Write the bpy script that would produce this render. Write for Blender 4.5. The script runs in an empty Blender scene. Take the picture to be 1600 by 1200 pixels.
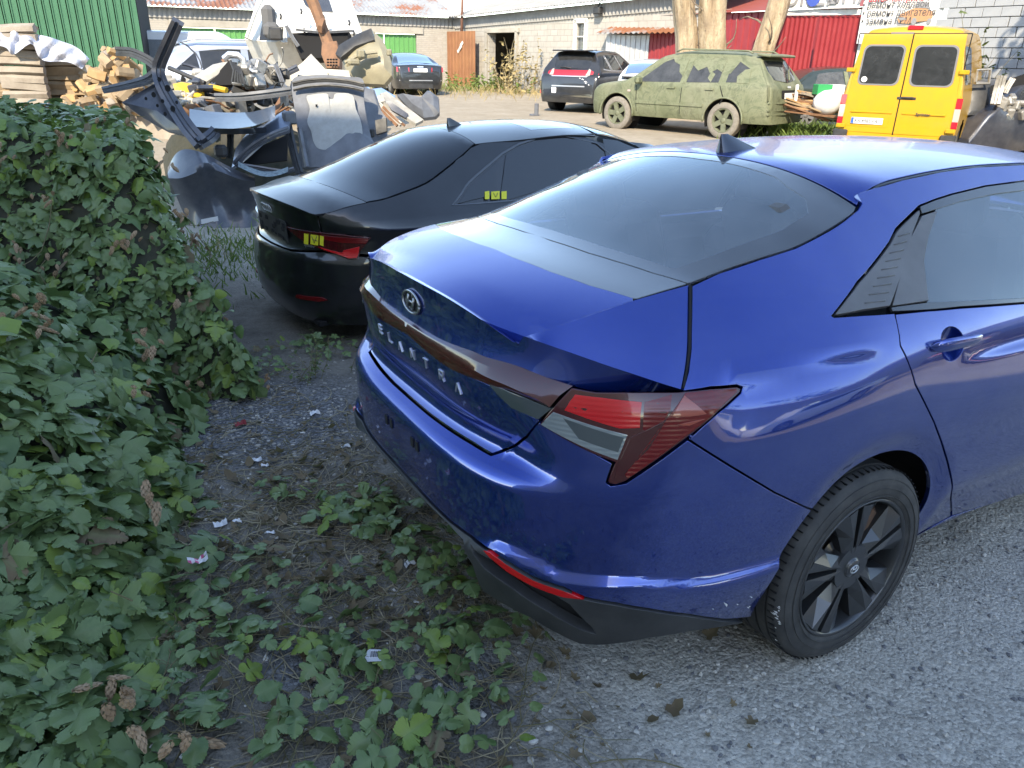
import bpy, bmesh, math, random
import numpy as np
from mathutils import Vector, Matrix
from mathutils.bvhtree import BVHTree
from mathutils.geometry import delaunay_2d_cdt
S = bpy.context.scene
COL = S.collection
R_ = math.radians
rnd = random.Random(7)
nrg = np.random.default_rng(7)

# ------------------------------------------------------------------ camera
CP = np.array([-1.78707, -1.92829, 1.66678]); YAW, PIT, ROL, FPX = 1.03926, 0.408866, 0.0204225, 1175.34
_f = np.array([math.cos(YAW)*math.cos(PIT), math.sin(YAW)*math.cos(PIT), -math.sin(PIT)])
_r = np.cross(_f, [0, 0, 1.]); _r /= np.linalg.norm(_r); _u = np.cross(_r, _f)
RT = math.cos(ROL)*_r + math.sin(ROL)*_u; UP = -math.sin(ROL)*_r + math.cos(ROL)*_u; FW = _f
HF = np.array([math.cos(YAW), math.sin(YAW), 0.]); HR = np.array([math.sin(YAW), -math.cos(YAW), 0.])
cd = bpy.data.cameras.new('camera'); cam = bpy.data.objects.new('camera', cd); COL.objects.link(cam)
cd.sensor_fit = 'HORIZONTAL'; cd.sensor_width = 36; cd.lens = 36*FPX/1600; cd.clip_start = .05; cd.clip_end = 2000
M_ = Matrix(((RT[0], UP[0], -FW[0], CP[0]), (RT[1], UP[1], -FW[1], CP[1]), (RT[2], UP[2], -FW[2], CP[2]), (0, 0, 0, 1)))
cam.matrix_world = M_; S.camera = cam

# ------------------------------------------------------------------ sky, sun, exposure
SUN_EL, SUN_AZ = R_(37), R_(47)       # shadows run towards this heading (yaw of the ground vector)
SKY_STRENGTH, SUN_STRENGTH, EXPOSURE = .15, 2.0, 2.08
W = bpy.data.worlds.new('World'); S.world = W; W.use_nodes = True
nt = W.node_tree; bg = nt.nodes['Background']; sk = nt.nodes.new('ShaderNodeTexSky')
sk.sky_type = 'NISHITA'; sk.sun_disc = False; sk.sun_elevation = SUN_EL; sk.dust_density = .2; sk.air_density = .8; sk.ozone_density = .35
sx, sy = -math.cos(SUN_AZ), -math.sin(SUN_AZ)      # towards the sun
sk.sun_rotation = math.atan2(sx, sy)
nt.links.new(sk.outputs[0], bg.inputs[0]); bg.inputs[1].default_value = SKY_STRENGTH
sl = bpy.data.lights.new('sun', 'SUN'); so = bpy.data.objects.new('sun', sl); COL.objects.link(so)
sl.energy = SUN_STRENGTH; sl.angle = R_(.53); sl.color = (1, .91, .78)
so.rotation_euler = Vector((-sx*math.cos(SUN_EL), -sy*math.cos(SUN_EL), -math.sin(SUN_EL))).to_track_quat('-Z', 'Y').to_euler()
vs = S.view_settings; vs.view_transform = 'Standard'; vs.look = 'None'; vs.gamma = 1; vs.exposure = EXPOSURE; vs.use_curve_mapping = False
vs.use_white_balance = True; vs.white_balance_temperature = 7350; vs.white_balance_tint = 8      # the camera balanced for open shade

# ------------------------------------------------------------------ rays and ground
def ray(px, py):
    d = FW + RT*((px-800)/FPX) - UP*((py-600)/FPX); return d/np.linalg.norm(d)
def at(px, py, ax, val):
    d = ray(px, py); t = (val-CP[ax])/d[ax]; return CP+t*d
def gz(x, y):
    s = (x-CP[0])*HF[0]+(y-CP[1])*HF[1]
    return .0125*max(0, s-5) - .2*math.exp(-((x-1)/3.5)**2-((y-3.8)/1.7)**2)
def gpt(px, py, h=0.):
    q = at(px, py, 2, 0)
    z = 0
    for _ in range(25):
        z = gz(q[0], q[1])+h; q = at(px, py, 2, z)
    return q
def dep(px, py, s):                      # point on the ray at horizontal distance s along the view heading
    d = ray(px, py); return CP + d*(s/(d@HF))
def loc(s, l):                           # ground point: s metres ahead, l metres right
    q = CP+HF*s+HR*l; return np.array([q[0], q[1], gz(q[0], q[1])])

# ------------------------------------------------------------------ materials
MATS = {}
def ramp(nt, fac, stops):
    n = nt.nodes.new('ShaderNodeValToRGB'); e = n.color_ramp.elements
    while len(e) < len(stops): e.new(.5)
    for el, (p, c) in zip(e, stops): el.position = p; el.color = (*c, 1) if len(c) == 3 else c
    nt.links.new(fac, n.inputs[0]); return n.outputs[0]
def noise(nt, scale, detail=4, rough=.6, coord='Object', dist=0, vec=None, stretch=None):
    tc = nt.nodes.new('ShaderNodeTexCoord'); n = nt.nodes.new('ShaderNodeTexNoise')
    n.inputs['Scale'].default_value = scale; n.inputs['Detail'].default_value = detail; n.inputs['Roughness'].default_value = rough; n.inputs['Distortion'].default_value = dist
    src = vec or tc.outputs[coord]
    if stretch:
        mp = nt.nodes.new('ShaderNodeMapping'); mp.inputs['Scale'].default_value = stretch; nt.links.new(src, mp.inputs[0]); src = mp.outputs[0]
    nt.links.new(src, n.inputs['Vector']); return n.outputs[0]
def mixc(nt, fac, a, b, mode='MIX'):
    n = nt.nodes.new('ShaderNodeMix'); n.data_type = 'RGBA'; n.blend_type = mode
    for i, v in ((0, fac), (6, a), (7, b)):
        if isinstance(v, (int, float)): n.inputs[i].default_value = v
        elif isinstance(v, tuple): n.inputs[i].default_value = (*v, 1) if len(v) == 3 else v
        else: nt.links.new(v, n.inputs[i])
    return n.outputs[2]
def mth(nt, op, a, b=0., c=None):
    n = nt.nodes.new('ShaderNodeMath'); n.operation = op
    for i, v in enumerate((a, b) if c is None else (a, b, c)):
        if isinstance(v, (int, float)): n.inputs[i].default_value = v
        else: nt.links.new(v, n.inputs[i])
    return n.outputs[0]
def mat(name, col=(.5, .5, .5), rough=.5, metal=0., coat=0., coat_rough=.03, var=None, vscale=6., bump=0., bscale=40., bdist=.01, rvar=0., rscale=8., alpha=1., trans=0., ior=1.5, spec=.5, fn=None, stretch=None, sheen=0):
    if name in MATS: return MATS[name]
    m = bpy.data.materials.new(name); m.use_nodes = True; nt = m.node_tree; b = nt.nodes['Principled BSDF']
    b.inputs['Base Color'].default_value = (*col, 1); b.inputs['Roughness'].default_value = rough; b.inputs['Metallic'].default_value = metal
    b.inputs['Coat Weight'].default_value = coat; b.inputs['Coat Roughness'].default_value = coat_rough; b.inputs['IOR'].default_value = ior
    b.inputs['Alpha'].default_value = alpha; b.inputs['Transmission Weight'].default_value = trans; b.inputs['Specular IOR Level'].default_value = spec
    if sheen: b.inputs['Sheen Weight'].default_value = sheen
    if var is not None:
        f = noise(nt, vscale, 5, .62, stretch=stretch); nt.links.new(ramp(nt, f, [(.3, col), (.7, var)]), b.inputs['Base Color'])
    if rvar:
        f = noise(nt, rscale, 4, .6); r = nt.nodes.new('ShaderNodeMapRange'); r.inputs[3].default_value = max(0, rough-rvar); r.inputs[4].default_value = rough+rvar
        r.inputs[1].default_value = .3; r.inputs[2].default_value = .7
        nt.links.new(f, r.inputs[0]); nt.links.new(r.outputs[0], b.inputs['Roughness'])
    if bump:
        f = noise(nt, bscale, 5, .6, stretch=stretch); bp = nt.nodes.new('ShaderNodeBump'); bp.inputs['Strength'].default_value = bump; bp.inputs['Distance'].default_value = bdist
        nt.links.new(f, bp.inputs['Height']); nt.links.new(bp.outputs[0], b.inputs['Normal'])
    if fn: fn(nt, b)
    MATS[name] = m; return m

# ------------------------------------------------------------------ objects
def tag(o, label=None, cat=None, group=None, kind=None):
    if label: o['label'] = label
    if cat: o['category'] = cat
    if group: o['group'] = group
    if kind: o['kind'] = kind
    return o
def thing(name, label, cat, location=(0, 0, 0), rz=0., group=None):
    o = bpy.data.objects.new(name, None); COL.objects.link(o); o.location = location; o.rotation_euler = (0, 0, rz); o.empty_display_size = .1
    return tag(o, label, cat, group)
def link(name, me, m=None, parent=None, smooth=True):
    o = bpy.data.objects.new(name, me); COL.objects.link(o)
    if m is not None:
        for k in (m if isinstance(m, (list, tuple)) else [m]): me.materials.append(k)
    if parent is not None: o.parent = parent
    return o
def copy_tree(o, parent=None):
    c = o.copy(); COL.objects.link(c)
    if parent is not None: c.parent = parent; c.matrix_parent_inverse = o.matrix_parent_inverse
    for ch in list(o.children): copy_tree(ch, c)
    return c
class MB:
    """collects faces, then becomes one mesh object"""
    def __init__(s): s.v = []; s.f = []; s.mi = []; s.sm = []
    def add(s, vs, fs, mi=0, smooth=False):
        n = len(s.v); s.v += [tuple(map(float, q)) for q in vs]; s.f += [tuple(n+i for i in f) for f in fs]; s.mi += [mi]*len(fs); s.sm += [smooth]*len(fs); return s
    def box(s, c, d, rz=0., rx=0., ry=0., mi=0, taper=1.):
        m = Matrix.Translation(Vector(c)) @ Matrix.Rotation(rz, 4, 'Z') @ Matrix.Rotation(ry, 4, 'Y') @ Matrix.Rotation(rx, 4, 'X')
        a, b, h = d[0]/2, d[1]/2, d[2]/2
        vs = [m @ Vector((x*a*(taper if z > 0 else 1), y*b*(taper if z > 0 else 1), z*h)) for z in (-1, 1) for x, y in ((-1, -1), (1, -1), (1, 1), (-1, 1))]
        return s.add(vs, [(3, 2, 1, 0), (4, 5, 6, 7), (0, 1, 5, 4), (1, 2, 6, 5), (2, 3, 7, 6), (3, 0, 4, 7)], mi)
    def bbox(s, c, d, bev, rz=0., rx=0., ry=0., mi=0):      # box with all edges chamfered
        m = Matrix.Translation(Vector(c)) @ Matrix.Rotation(rz, 4, 'Z') @ Matrix.Rotation(ry, 4, 'Y') @ Matrix.Rotation(rx, 4, 'X')
        bm = bmesh.new(); bmesh.ops.create_cube(bm, size=1)
        for v in bm.verts: v.co = Vector((v.co.x*d[0], v.co.y*d[1], v.co.z*d[2]))
        bmesh.ops.bevel(bm, geom=bm.edges[:], offset=bev, segments=1, affect='EDGES')
        bm.verts.index_update()
        s.add([m @ v.co for v in bm.verts], [[v.index for v in f.verts] for f in bm.faces], mi); bm.free(); return s
    def tube(s, pts, r, n=6, mi=0, cap=True, smooth=True):
        pts = [Vector(p) for p in pts]; rs = r if isinstance(r, (list, tuple)) else [r]*len(pts); vs = []; fs = []
        up = None
        for i, p in enumerate(pts):
            t = (pts[min(i+1, len(pts)-1)]-pts[max(i-1, 0)])
            t = t.normalized() if t.length > 1e-9 else Vector((0, 0, 1))
            if up is None:
                up = Vector((0, 0, 1)) if abs(t.z) < .9 else Vector((1, 0, 0))
            a = t.cross(up)
            if a.length < 1e-6: a = t.orthogonal()
            a.normalize(); b = a.cross(t).normalized(); up = b
            for k in range(n):
                an = 2*math.pi*k/n; vs.append(p+a*(math.cos(an)*rs[i])+b*(math.sin(an)*rs[i]))
        for i in range(len(pts)-1):
            for k in range(n):
                k2 = (k+1) % n; fs.append((i*n+k, (i+1)*n+k, (i+1)*n+k2, i*n+k2))
        if cap: fs.append(tuple(range(n))); fs.append(tuple((len(pts)-1)*n+k for k in reversed(range(n))))
        return s.add(vs, fs, mi, smooth)
    def prism(s, poly, ax0, ax1, nrm, o, th, mi=0):          # polygon in the plane (ax0, ax1) at o, thickness th against nrm
        ax0, ax1, nrm, o = map(Vector, (ax0, ax1, nrm, o)); n = len(poly)
        front = [o+ax0*a+ax1*b for a, b in poly]; back = [q-nrm*th for q in front]
        ar = sum(poly[i][0]*poly[(i+1) % n][1]-poly[(i+1) % n][0]*poly[i][1] for i in range(n))
        flip = (ar > 0) != (ax0.cross(ax1).dot(nrm) > 0)
        A = tuple(range(n)); fs = [A[::-1] if flip else A, tuple(n+i for i in (A if flip else A[::-1]))]
        for i in range(n):
            j = (i+1) % n; q = (i, n+i, n+j, j); fs.append(q[::-1] if flip else q)
        return s.add(front+back, fs, mi)
    def grid(s, fn, nu, nv, mi=0, smooth=True, closeu=False):
        vs = [fn(i/(nu if closeu else nu-1), j/(nv-1)) for j in range(nv) for i in range(nu)]
        fs = [(j*nu+i, j*nu+(i+1) % nu, (j+1)*nu+(i+1) % nu, (j+1)*nu+i) for j in range(nv-1) for i in range(nu if closeu else nu-1)]
        return s.add(vs, fs, mi, smooth)
    def lathe(s, prof, n, ax='y', c=(0, 0, 0), mi=0, smooth=True):   # prof: (axial, radius)
        c = Vector(c); vs = []
        for a, r in prof:
            for k in range(n):
                t = 2*math.pi*k/n; x, z = r*math.cos(t), r*math.sin(t)
                vs.append(c+(Vector((x, a, z)) if ax == 'y' else Vector((x, z, a)) if ax == 'z' else Vector((a, x, z))))
        fs = [(i*n+k, i*n+(k+1) % n, (i+1)*n+(k+1) % n, (i+1)*n+k) for i in range(len(prof)-1) for k in range(n)]
        return s.add(vs, fs, mi, smooth)
    def mesh(s, name):
        me = bpy.data.meshes.new(name); me.from_pydata(s.v, [], s.f)
        me.polygons.foreach_set('material_index', s.mi); me.polygons.foreach_set('use_smooth', s.sm); me.update(); return me
    def build(s, name, m, parent=None, sharp=None, fixn=False):
        me = s.mesh(name)
        if fixn:
            bm = bmesh.new(); bm.from_mesh(me); bmesh.ops.remove_doubles(bm, verts=bm.verts, dist=1e-5); bmesh.ops.recalc_face_normals(bm, faces=bm.faces); bm.to_mesh(me); bm.free()
        if sharp is not None:
            me.polygons.foreach_set('use_smooth', [True]*len(me.polygons)); me.set_sharp_from_angle(angle=R_(sharp))
        return link(name, me, m, parent)

# ------------------------------------------------------------------ 2D helpers and panels on smooth surfaces
def cr(pts, n=8, closed=False):            # Catmull-Rom through points of any dimension
    P = [np.asarray(p, float) for p in pts]; out = []; N = len(P)
    for i in range(N if closed else N-1):
        p0, p1, p2, p3 = (P[(i-1) % N] if closed or i > 0 else 2*P[0]-P[1]), P[i], P[(i+1) % N], (P[(i+2) % N] if closed or i+2 < N else 2*P[-1]-P[-2])
        for k in range(n):
            t = k/n; out.append(.5*((2*p1)+(-p0+p2)*t+(2*p0-5*p1+4*p2-p3)*t*t+(-p0+3*p1-3*p2+p3)*t**3))
    if not closed: out.append(P[-1])
    return out
def resample(P, step):
    out = []; n = len(P)
    for i in range(n):
        a, b = np.asarray(P[i], float), np.asarray(P[(i+1) % n], float); L = np.linalg.norm(b-a); k = max(1, int(math.ceil(L/step)))
        for j in range(k): out.append(a+(b-a)*(j/k))
    return np.array(out)
def area2(P): P = np.asarray(P); x, y = P[:, 0], P[:, 1]; return .5*np.sum(x*np.roll(y, -1)-np.roll(x, -1)*y)
def inside(P, q):
    P = np.asarray(P); q = np.asarray(q); x, y = q[:, 0], q[:, 1]; r = np.zeros(len(q), bool)
    for i in range(len(P)):
        x1, y1 = P[i]; x2, y2 = P[(i+1) % len(P)]
        if y1 == y2: continue
        c = ((y1 > y) != (y2 > y)) & (x < (x2-x1)*(y-y1)/(y2-y1)+x1); r ^= c
    return r
def dist_poly(P, q):
    d = np.full(len(q), 1e9)
    for i in range(len(P)):
        a = P[i]; b = P[(i+1) % len(P)]; ab = b-a; L = ab@ab
        if L < 1e-14: continue
        t = np.clip(((q-a)@ab)/L, 0, 1); d = np.minimum(d, np.linalg.norm(q-(a+t[:, None]*ab), axis=1))
    return d
def inset(P, d):                           # positive d shrinks
    P = np.asarray(P, float)
    if area2(P) < 0: P = P[::-1]
    n = len(P); out = []
    for i in range(n):
        a, b, c = P[i-1], P[i], P[(i+1) % n]; e1 = b-a; e2 = c-b
        l1, l2 = np.linalg.norm(e1), np.linalg.norm(e2)
        if l1 < 1e-9 or l2 < 1e-9: out.append(b); continue
        n1 = np.array([-e1[1], e1[0]])/l1; n2 = np.array([-e2[1], e2[0]])/l2; m = n1+n2; k = max(.35, 1+n1@n2)
        out.append(b+m*(d/k))
    return np.array(out)
def dedupe(P, eps=4e-4):
    out = [P[0]]
    for q in P[1:]:
        if np.linalg.norm(q-out[-1]) > eps: out.append(q)
    if np.linalg.norm(out[0]-out[-1]) < eps: out.pop()
    return np.array(out)
def tri_region(P, step, holes=(), jitter=0.):
    """triangulate polygon P (2D, metric) with interior points; returns verts, tris, number of boundary points"""
    P = dedupe(resample(P, step)); B = [P]+[dedupe(resample(h, step)) for h in holes]
    lo, hi = P.min(0), P.max(0)
    gx, gy = np.meshgrid(np.arange(lo[0]+step*.5, hi[0], step), np.arange(lo[1]+step*.5, hi[1], step*.9)); gx[1::2] += step*.5
    q = np.stack([gx.ravel(), gy.ravel()], 1)
    if len(q): q = q[inside(P, q)]
    for b in B:
        if len(q): q = q[dist_poly(b, q) > step*.55]
    for h in B[1:]:
        if len(q): q = q[~inside(h, q)]
    allp = np.concatenate(B+[q]) if len(q) else np.concatenate(B)
    edges = []; k = 0
    for b in B:
        edges += [(k+i, k+(i+1) % len(b)) for i in range(len(b))]; k += len(b)
    vs, es, fs, *_ = delaunay_2d_cdt([Vector((a, b)) for a, b in allp], edges, [], 0, 1e-6)
    v = np.array([(a.x, a.y) for a in vs]); cen = np.array([v[list(f)].mean(0) for f in fs])
    ok = inside(P, cen)
    for h in B[1:]: ok &= ~inside(h, cen)
    tris = [tuple(f) for f, o in zip(fs, ok) if o]
    used = sorted({i for f in tris for i in f}); mp = {o: i for i, o in enumerate(used)}
    return v[used], [tuple(mp[i] for i in f) for f in tris]
def surf_mesh(name, P, fn, step=.03, holes=(), rim=.0018, thick=.012, gap=.0022, off=0., mirror=False, both=False, flip=False):
    """P: outline in surface coordinates; fn(uv array)->points, normals. Makes a sheet with rolled edge and returned lip."""
    P = np.asarray(P, float)
    if gap: P = inset(P, gap+rim)
    hs = [inset(h, -(gap+rim)) for h in holes]
    v, t = tri_region(P, step, hs)
    pts, nr = fn(v); pts = pts+nr*off
    # orient
    fl = []
    a, b, c = pts[[f[0] for f in t]], pts[[f[1] for f in t]], pts[[f[2] for f in t]]
    fnm = np.cross(b-a, c-a); s = np.einsum('ij,ij->i', fnm, nr[[f[0] for f in t]])
    t = [f if k > 0 else f[::-1] for f, k in zip(t, s)]
    # boundary edges
    ec = {}
    for f in t:
        for i in range(3): ec[(f[i], f[(i+1) % 3])] = 1
    bd = [(i, j) for (i, j) in ec if (j, i) not in ec]
    nxt = {}; outd = {}
    for i, j in bd:
        e = pts[j]-pts[i]; o = np.cross(e, nr[i]); L = np.linalg.norm(o)
        if L > 1e-12:
            for k in (i, j): outd[k] = outd.get(k, 0)+o/L
    V = list(map(tuple, pts)); N = list(map(tuple, nr)); F = list(t)
    r1, r2 = {}, {}
    for k, o in outd.items():
        o = o/max(1e-9, np.linalg.norm(o)); p = pts[k]
        r1[k] = len(V); V.append(tuple(p+o*rim-nr[k]*rim)); N.append(tuple(o))
        r2[k] = len(V); V.append(tuple(p+o*rim-nr[k]*(rim+thick))); N.append(tuple(o))
    for i, j in bd:
        F.append((i, r1[i], r1[j], j)); F.append((r1[i], r2[i], r2[j], r1[j]))
    V = np.array(V); N = np.array(N)
    if mirror or both:
        V2 = V*[1, -1, 1]; N2 = N*[1, -1, 1]; F2 = [f[::-1] for f in F]
        if both:
            k = len(V); V = np.concatenate([V, V2]); N = np.concatenate([N, N2]); F = F+[tuple(i+k for i in f) for f in F2]
        else: V, N, F = V2, N2, F2
    me = bpy.data.meshes.new(name); me.from_pydata(V.tolist(), [], F); me.polygons.foreach_set('use_smooth', [True]*len(F)); me.update()
    nn = N/np.maximum(1e-9, np.linalg.norm(N, axis=1))[:, None]
    me.normals_split_custom_set_from_vertices([tuple(map(float, q)) for q in nn])
    return me
def numnorm(fn, uv, e=.002):
    """normals of a point function fn(uv)->xyz by central differences"""
    a = fn(uv+[e, 0])-fn(uv-[e, 0]); b = fn(uv+[0, e])-fn(uv-[0, e]); n = np.cross(a, b); n /= np.maximum(1e-12, np.linalg.norm(n, axis=1))[:, None]; return n
def sstep(a, b, x): t = np.clip((x-a)/(b-a), 0, 1); return t*t*(3-2*t)
def spl(xs, ys):                            # natural cubic spline
    xs = np.asarray(xs, float); ys = np.asarray(ys, float); n = len(xs); h = np.diff(xs)
    A = np.eye(n); b = np.zeros(n)
    for i in range(1, n-1):
        A[i, i-1:i+2] = [h[i-1], 2*(h[i-1]+h[i]), h[i]]; b[i] = 6*((ys[i+1]-ys[i])/h[i]-(ys[i]-ys[i-1])/h[i-1])
    m = np.linalg.solve(A, b)
    def f(x):
        x = np.asarray(x, float); i = np.clip(np.searchsorted(xs, x)-1, 0, n-2); xx = np.clip(x, xs[0]-.3, xs[-1]+.3)
        d = xx-xs[i]; return ys[i]+d*((ys[i+1]-ys[i])/h[i]-h[i]*(2*m[i]+m[i+1])/6)+d*d*m[i]/2+d**3*(m[i+1]-m[i])/(6*h[i])
    return f
def pch(xs, ys):                            # monotone cubic
    xs = np.asarray(xs, float); ys = np.asarray(ys, float); h = np.diff(xs); d = np.diff(ys)/h; m = np.zeros(len(xs)); m[0], m[-1] = d[0], d[-1]
    for i in range(1, len(xs)-1):
        if d[i-1]*d[i] > 0: w1, w2 = 2*h[i]+h[i-1], h[i]+2*h[i-1]; m[i] = (w1+w2)/(w1/d[i-1]+w2/d[i])
    def f(x):
        x = np.clip(np.asarray(x, float), xs[0], xs[-1]); i = np.clip(np.searchsorted(xs, x)-1, 0, len(xs)-2); t = (x-xs[i])/h[i]
        return ys[i]*(1+2*t)*(1-t)**2+m[i]*h[i]*t*(1-t)**2+ys[i+1]*t*t*(3-2*t)+m[i+1]*h[i]*t*t*(t-1)
    return f
class Surf:
    """a sampled parametric surface that rays can be cast on, so that outlines can be given where they are seen"""
    def __init__(s, fn, us, vs, tf=None):
        s.fn = fn; U, V = np.meshgrid(us, vs); s.uv = np.stack([U.ravel(), V.ravel()], 1); s.p = fn(s.uv); nu, nv = len(us), len(vs)
        s.t = [];
        for j in range(nv-1):
            for i in range(nu-1):
                a = j*nu+i; s.t += [(a, a+1, a+nu+1), (a, a+nu+1, a+nu)]
        s.b = BVHTree.FromPolygons([tuple(q) for q in s.p], s.t); s.tf = tf
    def pick(s, px, py):
        o, d = Vector(CP), Vector(ray(px, py))
        if s.tf is not None: inv = s.tf.inverted(); o2 = inv @ o; d = (inv.to_3x3() @ d).normalized(); o = o2
        h, n, i, dd = s.b.ray_cast(o, d)
        if h is None:
            # nearest point on the surface to the ray, marching
            best = None
            for k in range(200):
                q = o+d*(.5+k*.04); g = s.b.find_nearest(q)
                if g[0] is not None and (best is None or g[3] < best[0]): best = (g[3], g[0], g[2])
            h, i = best[1], best[2]
        a, b, c = (np.array(s.p[k]) for k in s.t[i]); v0, v1, v2 = b-a, c-a, np.array(h)-a
        d00, d01, d11, d20, d21 = v0@v0, v0@v1, v1@v1, v2@v0, v2@v1; den = d00*d11-d01*d01
        w1 = (d11*d20-d01*d21)/den; w2 = (d00*d21-d01*d20)/den
        A, B_, C_ = (s.uv[k] for k in s.t[i]); return A*(1-w1-w2)+B_*w1+C_*w2
    def picks(s, pts): return np.array([s.pick(*q) for q in pts])
    def pn(s, uv): uv = np.asarray(uv, float).reshape(-1, 2); return s.fn(uv), s.sgn*numnorm(s.fn, uv)
    sgn = 1.
# ================================================================== THE BLUE SEDAN
def paint_fn(dust=.12, dcol=(.42, .43, .45), scale=3.):
    def fn(nt, b):      # a thin, uneven film of dust over the lacquer
        base = b.inputs['Base Color'].default_value[:3]
        f = noise(nt, scale, 6, .7); g = noise(nt, 160., 2, .5)
        k = mth(nt, 'MULTIPLY', mth(nt, 'MULTIPLY_ADD', g, .8, .6), dust)
        r = nt.nodes.new('ShaderNodeMapRange'); r.inputs[1].default_value = .35; r.inputs[2].default_value = .75; r.inputs[3].default_value = .25; r.inputs[4].default_value = 1.
        nt.links.new(f, r.inputs[0]); k = mth(nt, 'MULTIPLY', r.outputs[0], k)
        nt.links.new(mixc(nt, k, tuple(base), dcol), b.inputs['Base Color'])
        met = b.inputs['Metallic'].default_value
        nt.links.new(mth(nt, 'MULTIPLY_ADD', k, -met, met), b.inputs['Metallic'])
        rr = nt.nodes.new('ShaderNodeMapRange'); rr.inputs[3].default_value = .015; rr.inputs[4].default_value = .07; nt.links.new(f, rr.inputs[0]); nt.links.new(rr.outputs[0], b.inputs['Coat Roughness'])
    return fn
def glass_mat(name, tint=(.1, .12, .12), ior=1.75, dust=.05, rough=.0):
    if name in MATS: return MATS[name]
    m = bpy.data.materials.new(name); m.use_nodes = True; nt = m.node_tree; nt.nodes.clear()
    o = nt.nodes.new('ShaderNodeOutputMaterial'); t = nt.nodes.new('ShaderNodeBsdfTransparent'); t.inputs[0].default_value = (*tint, 1)
    g = nt.nodes.new('ShaderNodeBsdfGlossy'); g.inputs['Roughness'].default_value = rough; g.inputs[0].default_value = (.86, .95, 1, 1)
    f = nt.nodes.new('ShaderNodeFresnel'); f.inputs[0].default_value = ior
    mx = nt.nodes.new('ShaderNodeMixShader'); nt.links.new(f.outputs[0], mx.inputs[0]); nt.links.new(t.outputs[0], mx.inputs[1]); nt.links.new(g.outputs[0], mx.inputs[2])
    d = nt.nodes.new('ShaderNodeBsdfDiffuse'); d.inputs[0].default_value = (.5, .52, .55, 1)
    n = noise(nt, 5., 6, .7); k = mth(nt, 'MULTIPLY', n, dust*2)
    mx2 = nt.nodes.new('ShaderNodeMixShader'); nt.links.new(k, mx2.inputs[0]); nt.links.new(mx.outputs[0], mx2.inputs[1]); nt.links.new(d.outputs[0], mx2.inputs[2])
    nt.links.new(mx2.outputs[0], o.inputs[0]); MATS[name] = m; return m
M_BLUE = mat('blue_metallic_paint', (.002, .036, .285), .25, .80, 1., .012, fn=paint_fn(.022), ior=1.5)
M_BLUE.node_tree.nodes['Principled BSDF'].inputs['Coat IOR'].default_value = 1.95
def dust_and_dim_tops(m, lo):       # dust on faces that look up, made to tone down their bright sky reflection too
    nt = m.node_tree; b = nt.nodes['Principled BSDF']; g = nt.nodes.new('ShaderNodeNewGeometry'); sp = nt.nodes.new('ShaderNodeSeparateXYZ'); nt.links.new(g.outputs['True Normal'], sp.inputs[0])
    r = nt.nodes.new('ShaderNodeMapRange'); r.inputs[1].default_value = .55; r.inputs[2].default_value = .97; r.inputs[3].default_value = 1.; r.inputs[4].default_value = lo; r.interpolation_type = 'SMOOTHSTEP'; nt.links.new(sp.outputs[2], r.inputs[0])
    n = noise(nt, 7., 6, .7); nt.links.new(mth(nt, 'MULTIPLY', r.outputs[0], mth(nt, 'MULTIPLY_ADD', n, .5, .75)), b.inputs['Coat Weight'])
dust_and_dim_tops(M_BLUE, .30)
M_BLACKPL = mat('black_textured_plastic', (.022, .023, .025), .5, var=(.045, .046, .048), vscale=9, bump=.25, bscale=600, bdist=.001, rvar=.1)
M_GREYPL = mat('weathered_grey_plastic', (.10, .10, .105), .55, var=(.15, .15, .155), vscale=7, bump=.2, bscale=500, bdist=.001)
M_GLOSSBLK = mat('gloss_black_trim', (.012, .012, .014), .25, coat=1., fn=paint_fn(.05))
M_RUBBER = mat('tyre_rubber', (.020, .020, .021), .7, var=(.06, .058, .055), vscale=14, bump=.3, bscale=120, bdist=.002)
M_DARK = mat('dark_cavity', (.006, .006, .007), .9)
M_GLASS = glass_mat('tinted_window_glass', (.50, .55, .56), 2.25, .15)
M_FRIT = mat('glass_black_border', (.02, .021, .024), .12, coat=1., coat_rough=.03, fn=paint_fn(.10), ior=1.8)
M_SEAT = mat('dark_seat_cloth', (.11, .11, .112), .9)
M_CHROME = mat('satin_chrome', (.60, .61, .63), .28, .7)
def lens_fn(nt, b):
    w = nt.nodes.new('ShaderNodeTexWave'); w.wave_type = 'BANDS'; w.bands_direction = 'Z'; w.inputs['Scale'].default_value = 28; w.inputs['Distortion'].default_value = .6; w.inputs['Detail'].default_value = 1
    tc = nt.nodes.new('ShaderNodeTexCoord'); nt.links.new(tc.outputs['Object'], w.inputs[0])
    bp = nt.nodes.new('ShaderNodeBump'); bp.inputs['Strength'].default_value = .12; bp.inputs['Distance'].default_value = .004; nt.links.new(w.outputs[1], bp.inputs['Height']); nt.links.new(bp.outputs[0], b.inputs['Normal'])
M_RED = mat('red_lamp_lens', (.13, .003, .005), .2, 0., .45, .02, fn=lens_fn)
M_REDB = mat('bright_red_reflector', (.50, .006, .010), .25, 0., .45, .02, fn=lens_fn)
M_REDD = mat('dark_red_lens', (.05, .003, .005), .2, 0., 1., .02)
M_ORANGE = mat('orange_red_side_reflector', (.30, .05, .028), .3, 0., 1., .02)
M_CLEAR = mat('clear_ribbed_lens', (.30, .34, .35), .15, .55, 1., .02, fn=lens_fn)
M_CLEARD = mat('smoked_clear_lens', (.075, .09, .095), .15, .3, 1., .02)

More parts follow.
